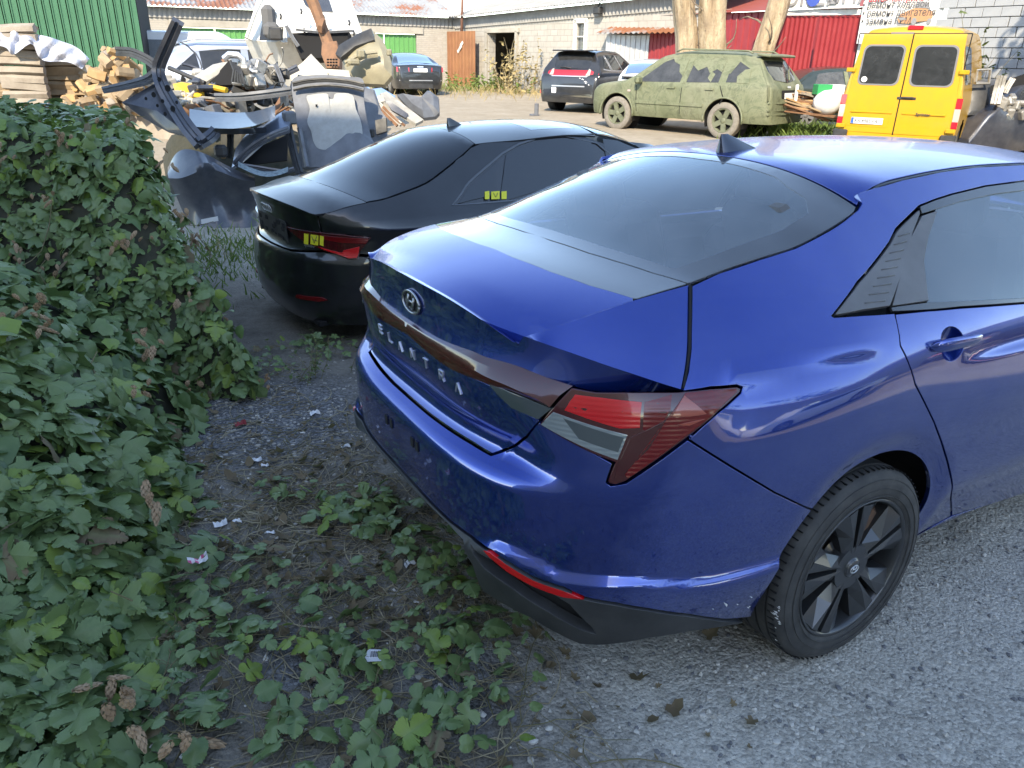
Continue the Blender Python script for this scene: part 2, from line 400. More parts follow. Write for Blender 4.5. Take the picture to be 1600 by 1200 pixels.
CTF = Matrix.Translation((0, -.9, 0)) @ Matrix.Rotation(R_(-1.6), 4, 'X') @ Matrix.Translation((0, .9, 0))      # it stands leaning a little to its left
car = thing('parked_sedan', 'metallic blue sedan in the foreground, seen from its rear right corner', 'car', CTF.to_translation())
car.rotation_euler = CTF.to_euler(); bpy.context.view_layer.update()
CPL = np.array(CTF.inverted() @ Vector(CP))
XS, XF, NPOW = .2, 2.15, None
XR = pch(np.array([.13, .18, .28, .38, .48, .58, .673, .693, .733, .758, .80, .86, .914, .95, .97, 1.012, 1.05, 1.085, 1.2, 1.5])+.022,
         [-.90, -.935, -.985, -1.02, -1.037, -1.045, -1.047, -1.04, -.975, -.972, -.985, -.996, -1.0, -.985, -.98, -.972, -.970, -.970, -.97, -.97])
XRS = pch([.15, .20, .30, .40, .50, .60, .70, .80, .95, .97, 1.012, 1.05, 1.085, 1.2, 1.5], [-.90, -.935, -.985, -1.02, -1.037, -1.045, -1.043, -1.022, -.985, -.98, -.972, -.970, -.970, -.97, -.97])   # without ledge and recess
NP = pch([.15, .3, .75, 1.0, 1.1, 1.5], [3.9, 3.8, 3.55, 3.7, 4.2, 4.4])
UA = pch([-1.2, -.9, -.5, -.2, 0, .5, 1.2, 2.0, 2.7, 3.6], [.69, .688, .687, .75, .795, .822, .828, .80, .76, .72])
UB = pch([-1.2, -.9, -.5, -.2, 0, .5, 1.2, 2.0, 2.7, 3.6], [1.55, 1.55, 1.45, 1.05, .86, .78, .78, .9, 2.2, 2.6])
ARCH = (0., .335, .357)
def WID(x, z):
    lo = .9125-.30*(z-.72)**2-.02*sstep(.45, .2, z)
    up = UA(x)-UB(x)*(z-1.1)
    k = .055; h = np.clip(.5+.5*(up-lo)/k, 0, 1); w = up*(1-h)+lo*h-k*h*(1-h)
    for ax in (0., 2.72):
        r = np.hypot(x-ax, z-ARCH[1]); w = w-.020*(1-sstep(ARCH[2]-.005, ARCH[2]+.075, r))*sstep(-.38, -.1, x-ax if ax else x+0*z)
    # wedge crease running forward from the lamp tip, and the crease of the doors
    zl = .985+.10*(x+.56)*.35
    tp = sstep(.16, -.53, x)*sstep(-.95, -.6, x); w = w-.017*tp*sstep(-.15, -.030*(.25+.75*tp), z-zl)*(1-sstep(-.030*(.2+.8*tp), .004, z-zl))*sstep(-.62, -.50, x)
    zd = .905+.022*(x-.2)
    w = w+.013*sstep(.12, .7, x)*(1-sstep(-.006, .012, z-zd))*sstep(.62, .8, z)*sstep(2.6, 2.2, x)
    # side sill hollow
    w = w-.016*sstep(.50, .38, z)*sstep(.28, .5, x)*sstep(2.5, 2.2, x)
    return w
U1_, U2_ = 1.2*math.pi/2, 1.2*math.pi/2+(XF-XS)
def solve_plan(c, s, z, x0, sg, aa, n):
    lo = np.zeros_like(z); hi = np.full_like(z, 2.2)
    for _ in range(24):
        r = .5*(lo+hi); x = x0+sg*r*c; g = (np.maximum(0, r*c/aa))**n+(r*np.abs(s)/np.maximum(.15, WID(x, z)))**n-1
        hi = np.where(g > 0, r, hi); lo = np.where(g > 0, lo, r)
    r = .5*(lo+hi); return x0+sg*r*c, r*s
def bodyA_exact(us, zs):
    U, Z = np.meshgrid(us, zs); X = np.zeros_like(U); Y = np.zeros_like(U)
    k = us < U1_; u, z = U[:, k].ravel(), Z[:, k].ravel(); c, s = np.cos(u/1.2), np.sin(u/1.2)
    x, y = solve_plan(c, s, z, XS, -1, np.maximum(.01, XS-XRS(z)), NP(z))
    x = x+(XR(z)-XRS(z))*sstep(.72, .50, np.abs(y))        # recess and ledge of the middle of the tail
    b_ = .022*sstep(.012, -.020, z-SKIRT(np.abs(u)))*sstep(1.62, 1.15, np.abs(u)); x = x-b_*c; y = y+b_*s   # lower skirt stands proud
    X[:, k] = x.reshape(len(zs), -1); Y[:, k] = y.reshape(len(zs), -1)
    k = (us >= U1_) & (us <= U2_); X[:, k] = XS+U[:, k]-U1_; Y[:, k] = WID(X[:, k], Z[:, k])
    k = us > U2_; u, z = U[:, k].ravel(), Z[:, k].ravel(); s, c = np.cos((u-U2_)/1.2), np.sin((u-U2_)/1.2)
    x, y = solve_plan(c, s, z, XF, 1, 1.42-.25*sstep(.6, 1.0, z), 2.7)
    X[:, k] = x.reshape(len(zs), -1); Y[:, k] = y.reshape(len(zs), -1)
    return np.stack([X, -Y], -1)
class Table:                                # the side surface, tabulated once and read with a bicubic filter
    def __init__(s, us, zs): s.us, s.zs = us, zs; s.t = bodyA_exact(us, zs); s.du, s.dz = us[1]-us[0], zs[1]-zs[0]
    def __call__(s, uv):
        def w4(t): return np.stack([-.5*t+t*t-.5*t**3, 1-2.5*t*t+1.5*t**3, .5*t+2*t*t-1.5*t**3, -.5*t*t+.5*t**3], 1)
        a = (uv[:, 0]-s.us[0])/s.du; b = (uv[:, 1]-s.zs[0])/s.dz
        i = np.clip(np.floor(a).astype(int), 1, len(s.us)-3); j = np.clip(np.floor(b).astype(int), 1, len(s.zs)-3)
        wa, wb = w4(a-i), w4(b-j); o = np.zeros((len(uv), 2))
        for p in range(4):
            for q in range(4): o += (wa[:, p]*wb[:, q])[:, None]*s.t[j+q-1, i+p-1]
        return np.concatenate([o, uv[:, 1:2]], 1)
SKIRT = lambda u: np.full_like(u, .40)
bodyA = Table(np.arange(-.06, 1.9, .02), np.arange(.155, .6, .0125))
SA = Surf(bodyA, np.arange(0, 1.85, .02), np.arange(.18, .58, .0125), CTF)
# skirt line from the light crease seen on the bumper
_t = SA.picks([(731, 839), (790, 851), (841, 875), (887, 897), (966, 903), (1119, 900)])
_o = np.argsort(_t[:, 0]); SKIRT = pch([-.1]+list(_t[_o, 0])+[2.2], [_t[_o[0], 1]]+list(_t[_o, 1])+[_t[_o[-1], 1]])
bodyA = Table(np.arange(-1.45, 5.70, .0125), np.arange(.155, 1.47, .0055))
SA = Surf(bodyA, np.arange(-.9, 5.65, .02), np.arange(.18, 1.44, .0125), CTF)
def A3(uv): return bodyA(np.asarray(uv, float).reshape(-1, 2))
# ---- the edge that deck, rear window and roof share with the body side
CREASE = [(824, 525), (860, 513), (900, 499), (950, 482), (990, 469), (1040, 454), (1080, 442)]
GEDGE = [(1124, 425), (1187, 404), (1244, 386), (1285, 365), (1319, 344), (1341, 326), (1347, 316)]
MOULD = [(1339, 301), (1375, 290), (1412, 279.5), (1469, 267.5), (1525, 260), (1600, 256)]
euv = SA.picks(CREASE+GEDGE+MOULD); e3 = A3(euv)
e3 = np.concatenate([[[-1.04, -.470, 1.02]], e3, [[1.25, -.605, 1.365], [1.6, -.625, 1.315], [2.0, -.68, 1.16], [2.3, -.73, 1.03]]])
keep = [0]
for i in range(1, len(e3)):
    if e3[i, 0] > e3[keep[-1], 0]+.012: keep.append(i)
e3 = e3[keep]
YE = pch(e3[:, 0], -e3[:, 1]); ZE = pch(e3[:, 0], e3[:, 2])
ZC = spl([-1.05, -.97, -.70, -.545, -.25, .07, .12, .35, .7, 1.1, 1.45, 1.9, 2.25], np.array([1.074, 1.088, 1.143, 1.171, 1.276, 1.368, 1.379, 1.395, 1.410, 1.408, 1.372, 1.20, 1.04])+.022)
def topT(uv):
    x, y = uv[:, 0], uv[:, 1]; w = np.abs(y)/YE(x); zc = ZC(x)
    return np.stack([x, y, zc-(zc-ZE(x))*np.minimum(w, 1.4)**2.3], 1)
ST = Surf(topT, np.arange(-1.03, 2.3, .02), np.arange(-.9, .901, .02), CTF)
def T3(xy): return topT(np.asarray(xy, float).reshape(-1, 2))
def panel(name, SF, P, m, step=.035, both=False, mirror=False, parent=car, **k):
    me = surf_mesh(name, P, SF.pn, step, both=both, mirror=mirror, **k); return link(name, me, m, parent)
def lrhalf(P):                 # polyline traced on the top surface -> its y<=0 half, ending on the centre line
    P = np.asarray(P); P = P[np.argsort(P[:, 1])]; y0 = np.interp(0, P[:, 1], P[:, 0]); q = P[P[:, 1] < -.01]; return np.concatenate([q, [[y0, 0]]])
def sym(P): P = np.asarray(P); return np.concatenate([P, (P*[1, -1])[::-1]])
lip = lrhalf(ST.picks([(600, 405), (622, 418), (665, 443), (710, 466), (767, 496), (824, 525)])); lip[:, 0] = .5*lip[:, 0]+.5*np.interp(lip[:, 1], [-.6, 0], [-.945, -.972])
cr2 = np.array([[a, -YE(a)] for a in np.linspace(lip[0, 0], -.52, 14)])       # crease, rear to front
blk = lrhalf(ST.picks([(700, 357), (740, 375), (800, 402), (860, 425), (920, 446), (988, 466)]))
glb = lrhalf(ST.picks([(760, 341), (800, 354), (860, 375), (920, 395), (960, 407), (1020, 426), (1074, 442)]))
gtop0 = lrhalf(ST.picks([(1000, 242.5), (1040, 242.5), (1110, 247), (1161, 251), (1199, 254.5), (1240, 264), (1281, 275), (1315, 286), (1334, 298)]))
gtop = [np.array([.108+.030*(1-(t/.57)**2), -t]) for t in np.linspace(float(YE(.108))-.006, 0, 10)]; gtop = np.array(gtop)

def pair(name, SF, P, m, par, **k):          # the same piece on both flanks, each an object of its own
    return [link(name, surf_mesh(name, np.array(P), SF.pn, mirror=sg, **k), m, par) for sg in (False, True)]
def symu(P):                                  # half outline, starting and ending on the centre line u=0, made whole
    P = np.asarray(P, float); Q = (P*[-1, 1])[::-1]; out = [p for p in P]+[q for q in Q if abs(q[0]) > 1e-4]; return np.array(out)
U1A = 1.2*math.pi/2
def ux(x): return U1A+(x-XS)
def uvx(x, z):
    if x >= XS: return np.array([ux(x), z])
    lo, hi = 0., U1A
    for _ in range(40):
        m = .5*(lo+hi)
        if bodyA(np.array([[m, z]]))[0, 0] < x: lo = m
        else: hi = m
    return np.array([lo, z])
P_ = lambda *pts: [SA.pick(*q) for q in pts]
def poly(*parts): return np.array([q for p in parts for q in p])
def arch_uv(a0, a1, n=26, ax=0., r=ARCH[2]):
    out = []
    for a in np.linspace(a0, a1, n):
        x, z = ax+r*math.cos(a), ARCH[1]+r*math.sin(a)
        out.append(uvx(x, z))
    return out
# angle at which the bumper gap meets the wheel arch
_g = SA.pick(1275, 806); _gx = A3(_g)[0]; AG = math.atan2(_gx[2]-ARCH[1], _gx[0])
ZB = .235
a_r = math.pi-math.asin((ZB-ARCH[1])/ARCH[2])        # rear foot of the arch
a_f = math.asin((ZB+.03-ARCH[1])/ARCH[2])
BELT = [(1303, 494), (1350, 491), (1397, 488)]
belt_f = P_((1500, 480), (1600, 473)); z_b = belt_f[-1][1]; x_b = A3(belt_f[-1])[0][0]
belt_front = [np.array([ux(x), z]) for x, z in ((1.3, 1.055), (1.7, 1.035), (2.05, 1.015))]
GATE = P_((1081, 445), (1080, 495), (1079, 545), (1075, 580), (1069, 609))
LTOP = P_((1069, 609), (1110, 606), (1150, 603), (1159, 606))
LLOW = P_((1157, 613), (1121, 645), (1095, 668), (1075, 686))
GAPB = P_((1075, 687), (1140, 728), (1210, 770))
CUT = P_((1486, 806), (1487, 770), (1480, 720), (1460, 660), (1430, 600), (1407, 540), (1398, 489))
DOORB = P_((1487, 806), (1545, 788), (1600, 770))
x_db = A3(DOORB[-1])[0][0]; z_db = DOORB[-1][1]
TRIMO = P_((1301, 493), (1340, 441), (1390, 379), (1437, 322))
FRAME = P_((1437, 322), (1462, 312), (1487, 304), (1540, 291), (1600, 283)); zf, xf_ = FRAME[-1][1], A3(FRAME[-1])[0][0]
FRAMEF = [np.array([ux(x), z]) for x, z in ((1.15, zf+.002), (1.5, zf-.045), (1.8, zf-.135), (2.02, zf-.245))]
MUV = [SA.pick(*q) for q in MOULD][::-1]
MUVF = [np.array([ux(x), float(ZE(x))]) for x in (2.0, 1.8, 1.5, 1.2)]
GE = [SA.pick(*q) for q in [(1347, 316), (1341, 326), (1319, 344), (1285, 365), (1244, 386), (1187, 404), (1124, 425)]]
q_poly = poly(GATE, LTOP, LLOW, GAPB, arch_uv(AG, a_f, 34), [np.array([ux(.345), ZB+.012])], [np.array([ux(.40), ZB+.01])], CUT, BELT and P_(*BELT[::-1]), TRIMO, FRAME[1:], FRAMEF, MUVF, MUV, GE)
for sgn in (0, 1): panel('rear_quarter_panel', SA, q_poly, M_BLUE, .03, mirror=bool(sgn))
# sill
sill = poly([np.array([ux(.43), ZB+.01])], [DOORB[0]+[.01, -.012]], [q+[0, -.006] for q in DOORB[1:]], [np.array([ux(2.33), z_db+.0])], [np.array([ux(2.33), ZB])])
pair('side_sill', SA, sill, M_BLUE, car, step=.05)
# doors
hnd = SA.pick(1488, 538); hp = A3(hnd)[0]
hole = np.array([hnd+[.052*math.cos(a), .042*math.sin(a)] for a in np.linspace(0, 2*math.pi, 25)[:-1]])
door_r = poly(CUT[::-1][0:0], [CUT[-1]], P_((1450, 484)), belt_f, [np.array([ux(1.10), z_b-.002])], [np.array([ux(1.16), .9]), np.array([ux(1.17), .5]), np.array([ux(1.15), z_db+.004])], DOORB[::-1], CUT[1:-1])
door_f = poly([np.array([ux(1.11), z_b-.003])], belt_front, [np.array([ux(2.16), .9]), np.array([ux(2.22), .6]), np.array([ux(2.20), z_db+.004])], [np.array([ux(1.16), z_db+.004]), np.array([ux(1.18), .5]), np.array([ux(1.17), .9])])
hole_f = hole+[1.0, .0]
glass_r = poly(P_((1465, 328), (1500, 317), (1553, 305), (1600, 299)), [np.array([ux(1.03), zf-.022]), np.array([ux(1.05), z_b+.02])], P_((1600, 464), (1452, 471), (1449, 445), (1445, 408), (1452, 370)))
glass_f = poly([np.array([ux(1.12), zf-.026]), np.array([ux(1.5), zf-.07]), np.array([ux(1.78), zf-.16]), np.array([ux(1.94), z_b-.03])], [np.array([ux(1.12), z_b+.012])])
belt_m = poly(P_((1391, 480), (1452, 472), (1600, 465)), [np.array([ux(1.7), 1.055]), np.array([ux(2.03), 1.035])], belt_front[::-1], belt_f[::-1], P_((1393, 488)))
frame_m = poly(FRAME, FRAMEF, [np.array([ux(1.99), zf-.25]), np.array([ux(1.78), zf-.152]), np.array([ux(1.5), zf-.062]), np.array([ux(1.14), zf-.018])], P_((1600, 298), (1553, 304), (1500, 316), (1465, 327), (1440, 335)))
b_pil = poly([np.array([ux(1.035), zf-.022]), np.array([ux(1.115), zf-.024]), np.array([ux(1.115), z_b+.012]), np.array([ux(1.055), z_b+.018])])
trim_d = poly(P_((1440, 336), (1465, 329), (1452, 370), (1445, 408), (1449, 445), (1452, 471), (1394, 478)))
trim_q = poly(P_((1304, 492), (1342, 441), (1391, 380), (1436, 326), (1438, 335), (1415, 405), (1391, 479), (1350, 485)))
for sgn in (False, True):
    d = panel('rear_door', SA, door_r, M_BLUE, .03, mirror=sgn, holes=(hole,), gap=.0026)
    f = panel('front_door', SA, door_f, M_BLUE, .05, mirror=sgn, holes=(hole_f,), gap=.0026)
    for dd, h0 in ((d, hnd), (f, hnd+[1.0, 0])):
        p0 = A3(h0)[0]; n0 = SA.pn(h0)[1][0]; k = -1 if sgn else 1
        b = MB(); b.grid(lambda u, v: tuple(np.array([1, k, 1])*(A3(h0+[.056*(1-v)*math.cos(u*2*math.pi), .046*(1-v)*math.sin(u*2*math.pi)])[0]-n0*(.003+.026*(1-(1-v)**2)))), 25, 7)
        b.build('handle_cup', M_BLUE, dd, 60)
        b = MB(); ns = 15
        def hsec(u, v):
            t = v*2-1; a = u*2*math.pi; w = (1-abs(t)**3.2)**.5*.9+.08
            c = A3(h0+[.124*t+.004, .004-.003*t])[0]+n0*(.022*(1-abs(t)**4)+.002)
            hh = .0185*w*(1-.25*t); dd_ = .012*w
            return tuple(np.array([1, k, 1])*(c+np.array([0, 0, 1])*hh*math.sin(a)+n0*dd_*math.cos(a)))
        b.grid(hsec, 16, 21, closeu=True); b.build('door_handle', M_BLUE, dd, 50, fixn=True)
    for nm, pl, m, of, st in (('door_window', glass_r, M_GLASS, -.004, .06), ('door_window', glass_f, M_GLASS, -.004, .07)):
        link(nm, surf_mesh(nm, pl, SA.pn, st, gap=-.004, thick=.002, off=of, mirror=sgn), m, d if pl is glass_r else f)
    link('belt_moulding', surf_mesh('m', belt_m, SA.pn, .05, gap=.0006, off=.004, thick=.008, mirror=sgn), M_GLOSSBLK, car)
    link('window_frame', surf_mesh('m', frame_m, SA.pn, .05, gap=.0006, off=.001, thick=.010, mirror=sgn), M_GLOSSBLK, car)
    link('pillar_trim', surf_mesh('m', b_pil, SA.pn, .05, gap=.0004, off=.0, mirror=sgn), M_GLOSSBLK, car)
    link('window_trim', surf_mesh('m', trim_d, SA.pn, .05, gap=.0014, off=.001, mirror=sgn), M_GREYPL, d)
    tq = link('quarter_window_trim', surf_mesh('m', trim_q, SA.pn, .04, gap=.0014, off=.002, mirror=sgn), M_GREYPL, car)
    b = MB()
    for i in range(9):                      # moulded ribs of the blind quarter trim
        t = i/8; a = SA.pick(1350+t*52, 474-t*104); c = SA.pick(1382+t*38, 470-t*106); q0, q1 = A3(a)[0], A3(c)[0]; n0 = SA.pn(a)[1][0]
        if sgn: q0, q1, n0 = q0*[1, -1, 1], q1*[1, -1, 1], n0*[1, -1, 1]
        b.tube([q0+n0*.0015, q1+n0*.003], .0026, 5)
    b.build('rib', M_GREYPL, tq)
# front wing, front bumper, bonnet, windscreen (only seen from other positions)
wing = poly([np.array([ux(2.17), .9]), np.array([ux(2.06), 1.01]), np.array([ux(2.3), .985]), np.array([ux(2.9), .93]), np.array([ux(3.2), .87]), np.array([ux(3.2), .55])], arch_uv(.55, math.pi+.28, 26, 2.72), [np.array([ux(2.23), .30]), np.array([ux(2.23), .6])])
fb = poly([np.array([ux(3.22), .88]), np.array([ux(3.5), .84]), np.array([5.64, .80]), np.array([5.64, .24]), np.array([ux(3.15), .24])], arch_uv(-.25, .5, 8, 2.72))
pair('front_wing', SA, wing, M_BLUE, car, step=.06); pair('front_bumper', SA, fb, M_BLUE, car, step=.07)
def hood(uv):
    x, y = uv[:, 0], uv[:, 1]; ze = np.interp(x, [2.0, 2.3, 2.9, 3.3, 3.56], [1.02, .985, .93, .87, .80]); ye = np.interp(x, [2.0, 2.3, 2.9, 3.3, 3.56], [.72, .74, .70, .58, .3]); w = np.clip(np.abs(y)/ye, 0, 1.2)
    return np.stack([x, y, ze+.055*(1-w**2)], 1)
SH = Surf(hood, np.arange(1.9, 3.6, .05), np.arange(-.8, .81, .05))
hp_ = [(2.12, 0), (2.10, -.5), (2.08, -.71), (2.3, -.74), (2.9, -.70), (3.3, -.58), (3.52, -.32), (3.56, 0)]
panel('bonnet', SH, sym([np.array(q) for q in hp_][::-1])[::-1], M_BLUE, .07)
# ---- roof, rear window, lid
mould_in = [np.array([x, -(YE(x)-.014)]) for x in np.linspace(.16, 1.42, 12)]
roof = np.concatenate([gtop[::-1], np.array(mould_in), [[1.46, -.3], [1.47, 0]]])
panel('roof', ST, sym(roof[::-1])[::-1], M_BLUE, .04)
mo = np.array([[x, -YE(x)+.002] for x in np.linspace(.12, 1.45, 14)]+[[x, -YE(x)+.0145] for x in np.linspace(1.45, .12, 14)])
pair('roof_moulding', ST, mo, M_BLACKPL, car, step=.05, gap=.0004, off=-.003)
ge = [np.array([x, -YE(x)+.003]) for x in np.linspace(glb[0, 0]+.012, .085, 22)]
wind = np.concatenate([glb[::-1], ge, gtop[:]])
# clear opening inside the black printed border
vis = np.concatenate([[[glb[-1, 0]+.050, 0]], [q+[.055, 0] for q in glb[:-1][::-1] if q[1] > -.52], [[-.44, -.505], [-.30, -.530], [-.12, -.560], [-.02, -.555], [.03, -.50], [.045, -.42]], [q-[.055, 0] for q in gtop if q[1] > -.36]])
wo, vi = sym(wind[::-1]), sym(vis[::-1])
rw = link('rear_window', surf_mesh('m', wo, ST.pn, .045, holes=(), gap=.002, off=-.003, thick=.004), M_GLASS, car)
fr_ = link('window_border', surf_mesh('m', wo, ST.pn, .03, holes=(vi,), gap=.0021, off=-.0015, thick=.001), M_FRIT, rw)
link('windscreen', surf_mesh('m', sym(np.array([[1.49, 0], [1.48, -.3], [1.46, -.57], [1.8, -.62], [2.1, -.66], [2.2, -.4], [2.24, 0]])[::-1]), ST.pn, .06, gap=.002), M_GLASS, car)
deck = np.concatenate([lip[::-1], [q for q in cr2 if lip[0, 0]+.004 < q[0] < blk[0, 0]-.004], blk])
lid = panel('trunk_lid', ST, sym(deck[::-1]), M_BLUE, .03, gap=.0, rim=.0016)
blkp = np.concatenate([blk[::-1], [np.array([x, -YE(x)+.003]) for x in np.linspace(blk[0, 0]+.01, glb[0, 0]-.006, 6)], glb])
link('black_panel', surf_mesh('m', sym(blkp[::-1]), ST.pn, .04, gap=.001, off=-.001), M_FRIT, lid)
# shoulder of the lid, on the side surface, down to the overhanging edge E
EPX = [(824, 526), (860, 539), (900, 553), (950, 571), (1000, 588), (1035, 600), (1066, 610)]
EUV = P_(*EPX)
CUV = P_((830, 523), (860, 513), (900, 499), (950, 482), (990, 469), (1040, 454), (1079, 443))
GUV = P_((1074.5, 446), (1074, 495), (1073, 545), (1069, 580), (1063.5, 608))
def along(L, n):
    d = np.r_[0, np.cumsum(np.linalg.norm(np.diff(L, axis=0), axis=1))]; t = np.linspace(0, d[-1], n); return np.stack([np.interp(t, d, L[:, i]) for i in range(3)], 1)
E3 = A3(np.array(EUV)); tk = np.linspace(1, 0, len(E3))[:, None]**.8; E3 = E3+np.array([-.020, -.014, .009])*tk    # the edge overhangs what is below it
C3 = np.array([[x, -YE(x)+.001, ZE(x)] for x in np.linspace(lip[0, 0]+.004, A3(GUV[0])[0][0]-.003, 16)]); G3 = A3(np.array(GUV))
def shoulder(k):
    c, e = along(np.array(cr(C3, 3)), 40), along(np.array(cr(E3, 5)), 40); rows = []
    for j in range(13):
        t = j/12; q = c*(1-t)+e*t; g = along(np.array(cr(G3, 4)), 60); gt = g[int(round(t*59))]; lin = C3[-1]*(1-t)+E3[-1]*t
        q = q+(gt-lin)*(np.linspace(0, 1, 40)[:, None]**2.2); rows.append(q)
    V = np.array(rows)*[1, k, 1]; b = MB(); b.add(V.reshape(-1, 3), [((j*40+i, j*40+i+1, (j+1)*40+i+1, (j+1)*40+i) if k < 0 else (j*40+i, (j+1)*40+i, (j+1)*40+i+1, j*40+i+1)) for j in range(12) for i in range(39)], 0, True)
    bo = [r[-1] for r in V]; n_ = len(bo); b.add(bo+[q+[.012, -.02*k*-1*0, -.006] for q in bo], [(i, i+1, n_+i+1, n_+i) for i in range(n_-1)], 0); return b.build('lid_shoulder', M_BLUE, lid, 50)
for k in (1, -1): shoulder(k)
for sg in (False, True): link('gap_shade_strip', surf_mesh('m', np.array(P_((1077, 446), (1076.5, 495), (1075.5, 545), (1071.5, 580), (1066, 606), (1069, 607), (1074, 580), (1079, 545), (1080, 495), (1080.5, 446))), SA.pn, .02, gap=0, rim=.0003, off=.0022, thick=.004, mirror=sg), M_DARK, car)  # dark strip laid over the lid gap to paint its shade
# overhang: from the lip and edge E in to the light bar and lamp
lip3 = np.array([[q[0], q[1], T3(q)[0][2]] for q in lip[::-1]]); lipo = lip3+np.stack([-.020+0*lip3[:, 1], -.014*(np.abs(lip3[:, 1])/.526)**2, .004+.005*(np.abs(lip3[:, 1])/.526)], 1)
e_line = np.array(cr(list(lipo[:-1])+list(E3), 6))
BT = [(600, 462), (618, 480), (640, 500), (672, 521), (700, 535), (739, 549), (760, 558), (804, 570), (850, 588), (895, 603)]
def midline0(Q):
    Q = sorted(Q, key=lambda a: a[0]); return [np.array([0., np.interp(0, [a[0] for a in Q], [a[1] for a in Q])])]+[a for a in Q if a[0] > .03]
bt = [A3(q)[0] for q in midline0(P_(*BT))]; bt[0][1] = 0
bt = bt+[A3(q)[0] for q in P_((932, 611), (974, 612), (1015, 612), (1060, 612))]; bt = np.array(cr(bt, 4))
n_ = 60; ea, ba = along(e_line, n_), along(bt, n_)
vv = ba-CPL; ba = ba+vv/np.linalg.norm(vv, axis=1)[:, None]*.038*sstep(-.58, -.70, ba[:, 1:2])
def both_grid(name, rows, m, parent, sharp=45, off=0.):
    V = np.array(rows); nr_, nc = V.shape[:2]; b = MB()
    fs = [(j*nc+i, j*nc+i+1, (j+1)*nc+i+1, (j+1)*nc+i) for j in range(nr_-1) for i in range(nc-1)]
    b.add(V.reshape(-1, 3), fs, 0, True); b.add(V.reshape(-1, 3)*[1, -1, 1], [f[::-1] for f in fs], 0, True)
    o = b.build(name, m, parent, sharp, fixn=True); return o
rows = []
for k in range(9):
    t = k/8; q = ea*(1-t)+ba*t
    ins = .012*np.sin(math.pi*t)*np.linspace(1, .0, n_)**1.5
    q = q+np.stack([ins, ins*.3, 0*ins], 1); rows.append(q)
ov = both_grid('lid_recess', rows, M_BLUE, lid, 60)
both_grid('spoiler_lip', [along(np.array(cr(list(lip3), 6)), 40), along(np.array(cr(list(lip3), 6)), 40)*.5+along(np.array(cr(list(lipo), 6)), 40)*.5+[0, 0, .002], along(np.array(cr(list(lipo), 6)), 40)], M_BLUE, lid, 60)
# rolled edge between deck and recess
# ---- light bar across the lid
BM = [(593, 470), (607, 486), (640, 513), (700, 549), (756, 586), (800, 605), (850, 626), (862, 634)]
BB = [(593, 478), (607, 492), (634, 520), (695, 570), (756, 597), (800, 611), (850, 632), (863, 637)]
def midline(Q):
    Q = sorted(Q, key=lambda a: a[0]); us_, zs_ = [a[0] for a in Q], [a[1] for a in Q]; return [np.array([0., np.interp(0, us_, zs_)])]+[a for a in Q if a[0] > .03]
def bar3(L, off):
    q = midline([SA.pick(*a) for a in L]); P, N = SA.pn(np.array(q)); P = P+N*off; P[0, 1] = 0; return along(np.array(cr(P, 4)), 40)
t0 = along(np.array(cr([A3(q)[0] for q in midline([SA.pick(*a) for a in BT])], 4)), 40)
t1, t2 = bar3(BM, .014), bar3(BB, .002)
t1[:, 2] = np.maximum(t1[:, 2], t2[:, 2]+.006)
bar = both_grid('light_bar', [t0, t0*.5+t1*.5+np.array([-.004, 0, .004]), t1, t1*.5+t2*.5+np.array([-.002, 0, 0]), t2], M_REDD, lid, 25)
# lower face of the lid
ctop = midline([SA.pick(*a) for a in BB])[0]
lidlow = poly([ctop], P_((660, 541), (695, 570), (756, 598), (767, 604), (799, 637), (842, 657), (822, 680), (800, 696), (769, 707), (739, 689), (673, 645)), [midline(P_((600, 585), (640, 617), (673, 645), (739, 689)))[0]])
lidlow = symu([q for q in lidlow if q[0] >= 0])
link('lid_lower_panel', surf_mesh('m', lidlow, SA.pn, .02, gap=.0, rim=.001), M_BLUE, lid)
lensL = poly(P_((757, 593), (784, 605), (820, 620), (864, 638), (842, 656), (799, 637), (768, 605)))
pair('reversing_lens', SA, lensL, M_CLEARD, lid, step=.03, gap=.0005, off=.003)
for sgn in (False, True):
    lp = poly(P_((894, 605), (932, 612), (974, 612), (1015, 612), (1060, 612), (1069, 611), (1110, 607), (1150, 604), (1157, 607), (1154, 615), (1121, 643), (1095, 666), (1069, 686), (976, 752), (962, 757), (951, 755), (949, 750), (960, 722), (843, 662)))
    lamp = link('tail_lamp', surf_mesh('m', lp, SA.pn, .02, gap=.001, off=.006, rim=.003, mirror=sgn), M_REDD, car)
    for nm, px, m, of in (('red_lens', [(899, 616), (940, 621), (1003, 628), (1000, 668), (968, 669), (882, 640)], M_REDB, .0065),
                          ('red_lens', [(1006, 628), (1050, 616), (1047, 640), (1022, 680), (1003, 670)], M_RED, .0065),
                          ('reversing_lens', [(866, 642), (981, 678), (965, 718), (846, 662)], M_CLEAR, .0068),
                          ('reversing_lens', [(880, 651), (976, 682), (966, 706), (905, 685)], M_CLEARD, .0072),
                          ('side_lens', [(1070, 614), (1110, 610), (1148, 607), (1150, 613), (1119, 640), (1068, 682), (980, 747), (975, 740), (1028, 668)], M_RED, .0075),
                          ('side_reflector', [(1067, 618), (1085, 631), (1103, 646), (1075, 650), (1047, 650)], M_ORANGE, .009),
                          ('side_reflector', [(1099, 653), (1075, 664), (1056, 662)], M_ORANGE, .009),
                          ('red_lens', [(1040, 655), (1014, 700), (972, 741), (958, 749), (966, 722), (984, 682)], M_REDD, .0075)):
        link(nm, surf_mesh('m', poly(P_(*px)), SA.pn, .02, gap=.0004, rim=.001, off=of, mirror=sgn, thick=.004), m, lamp)
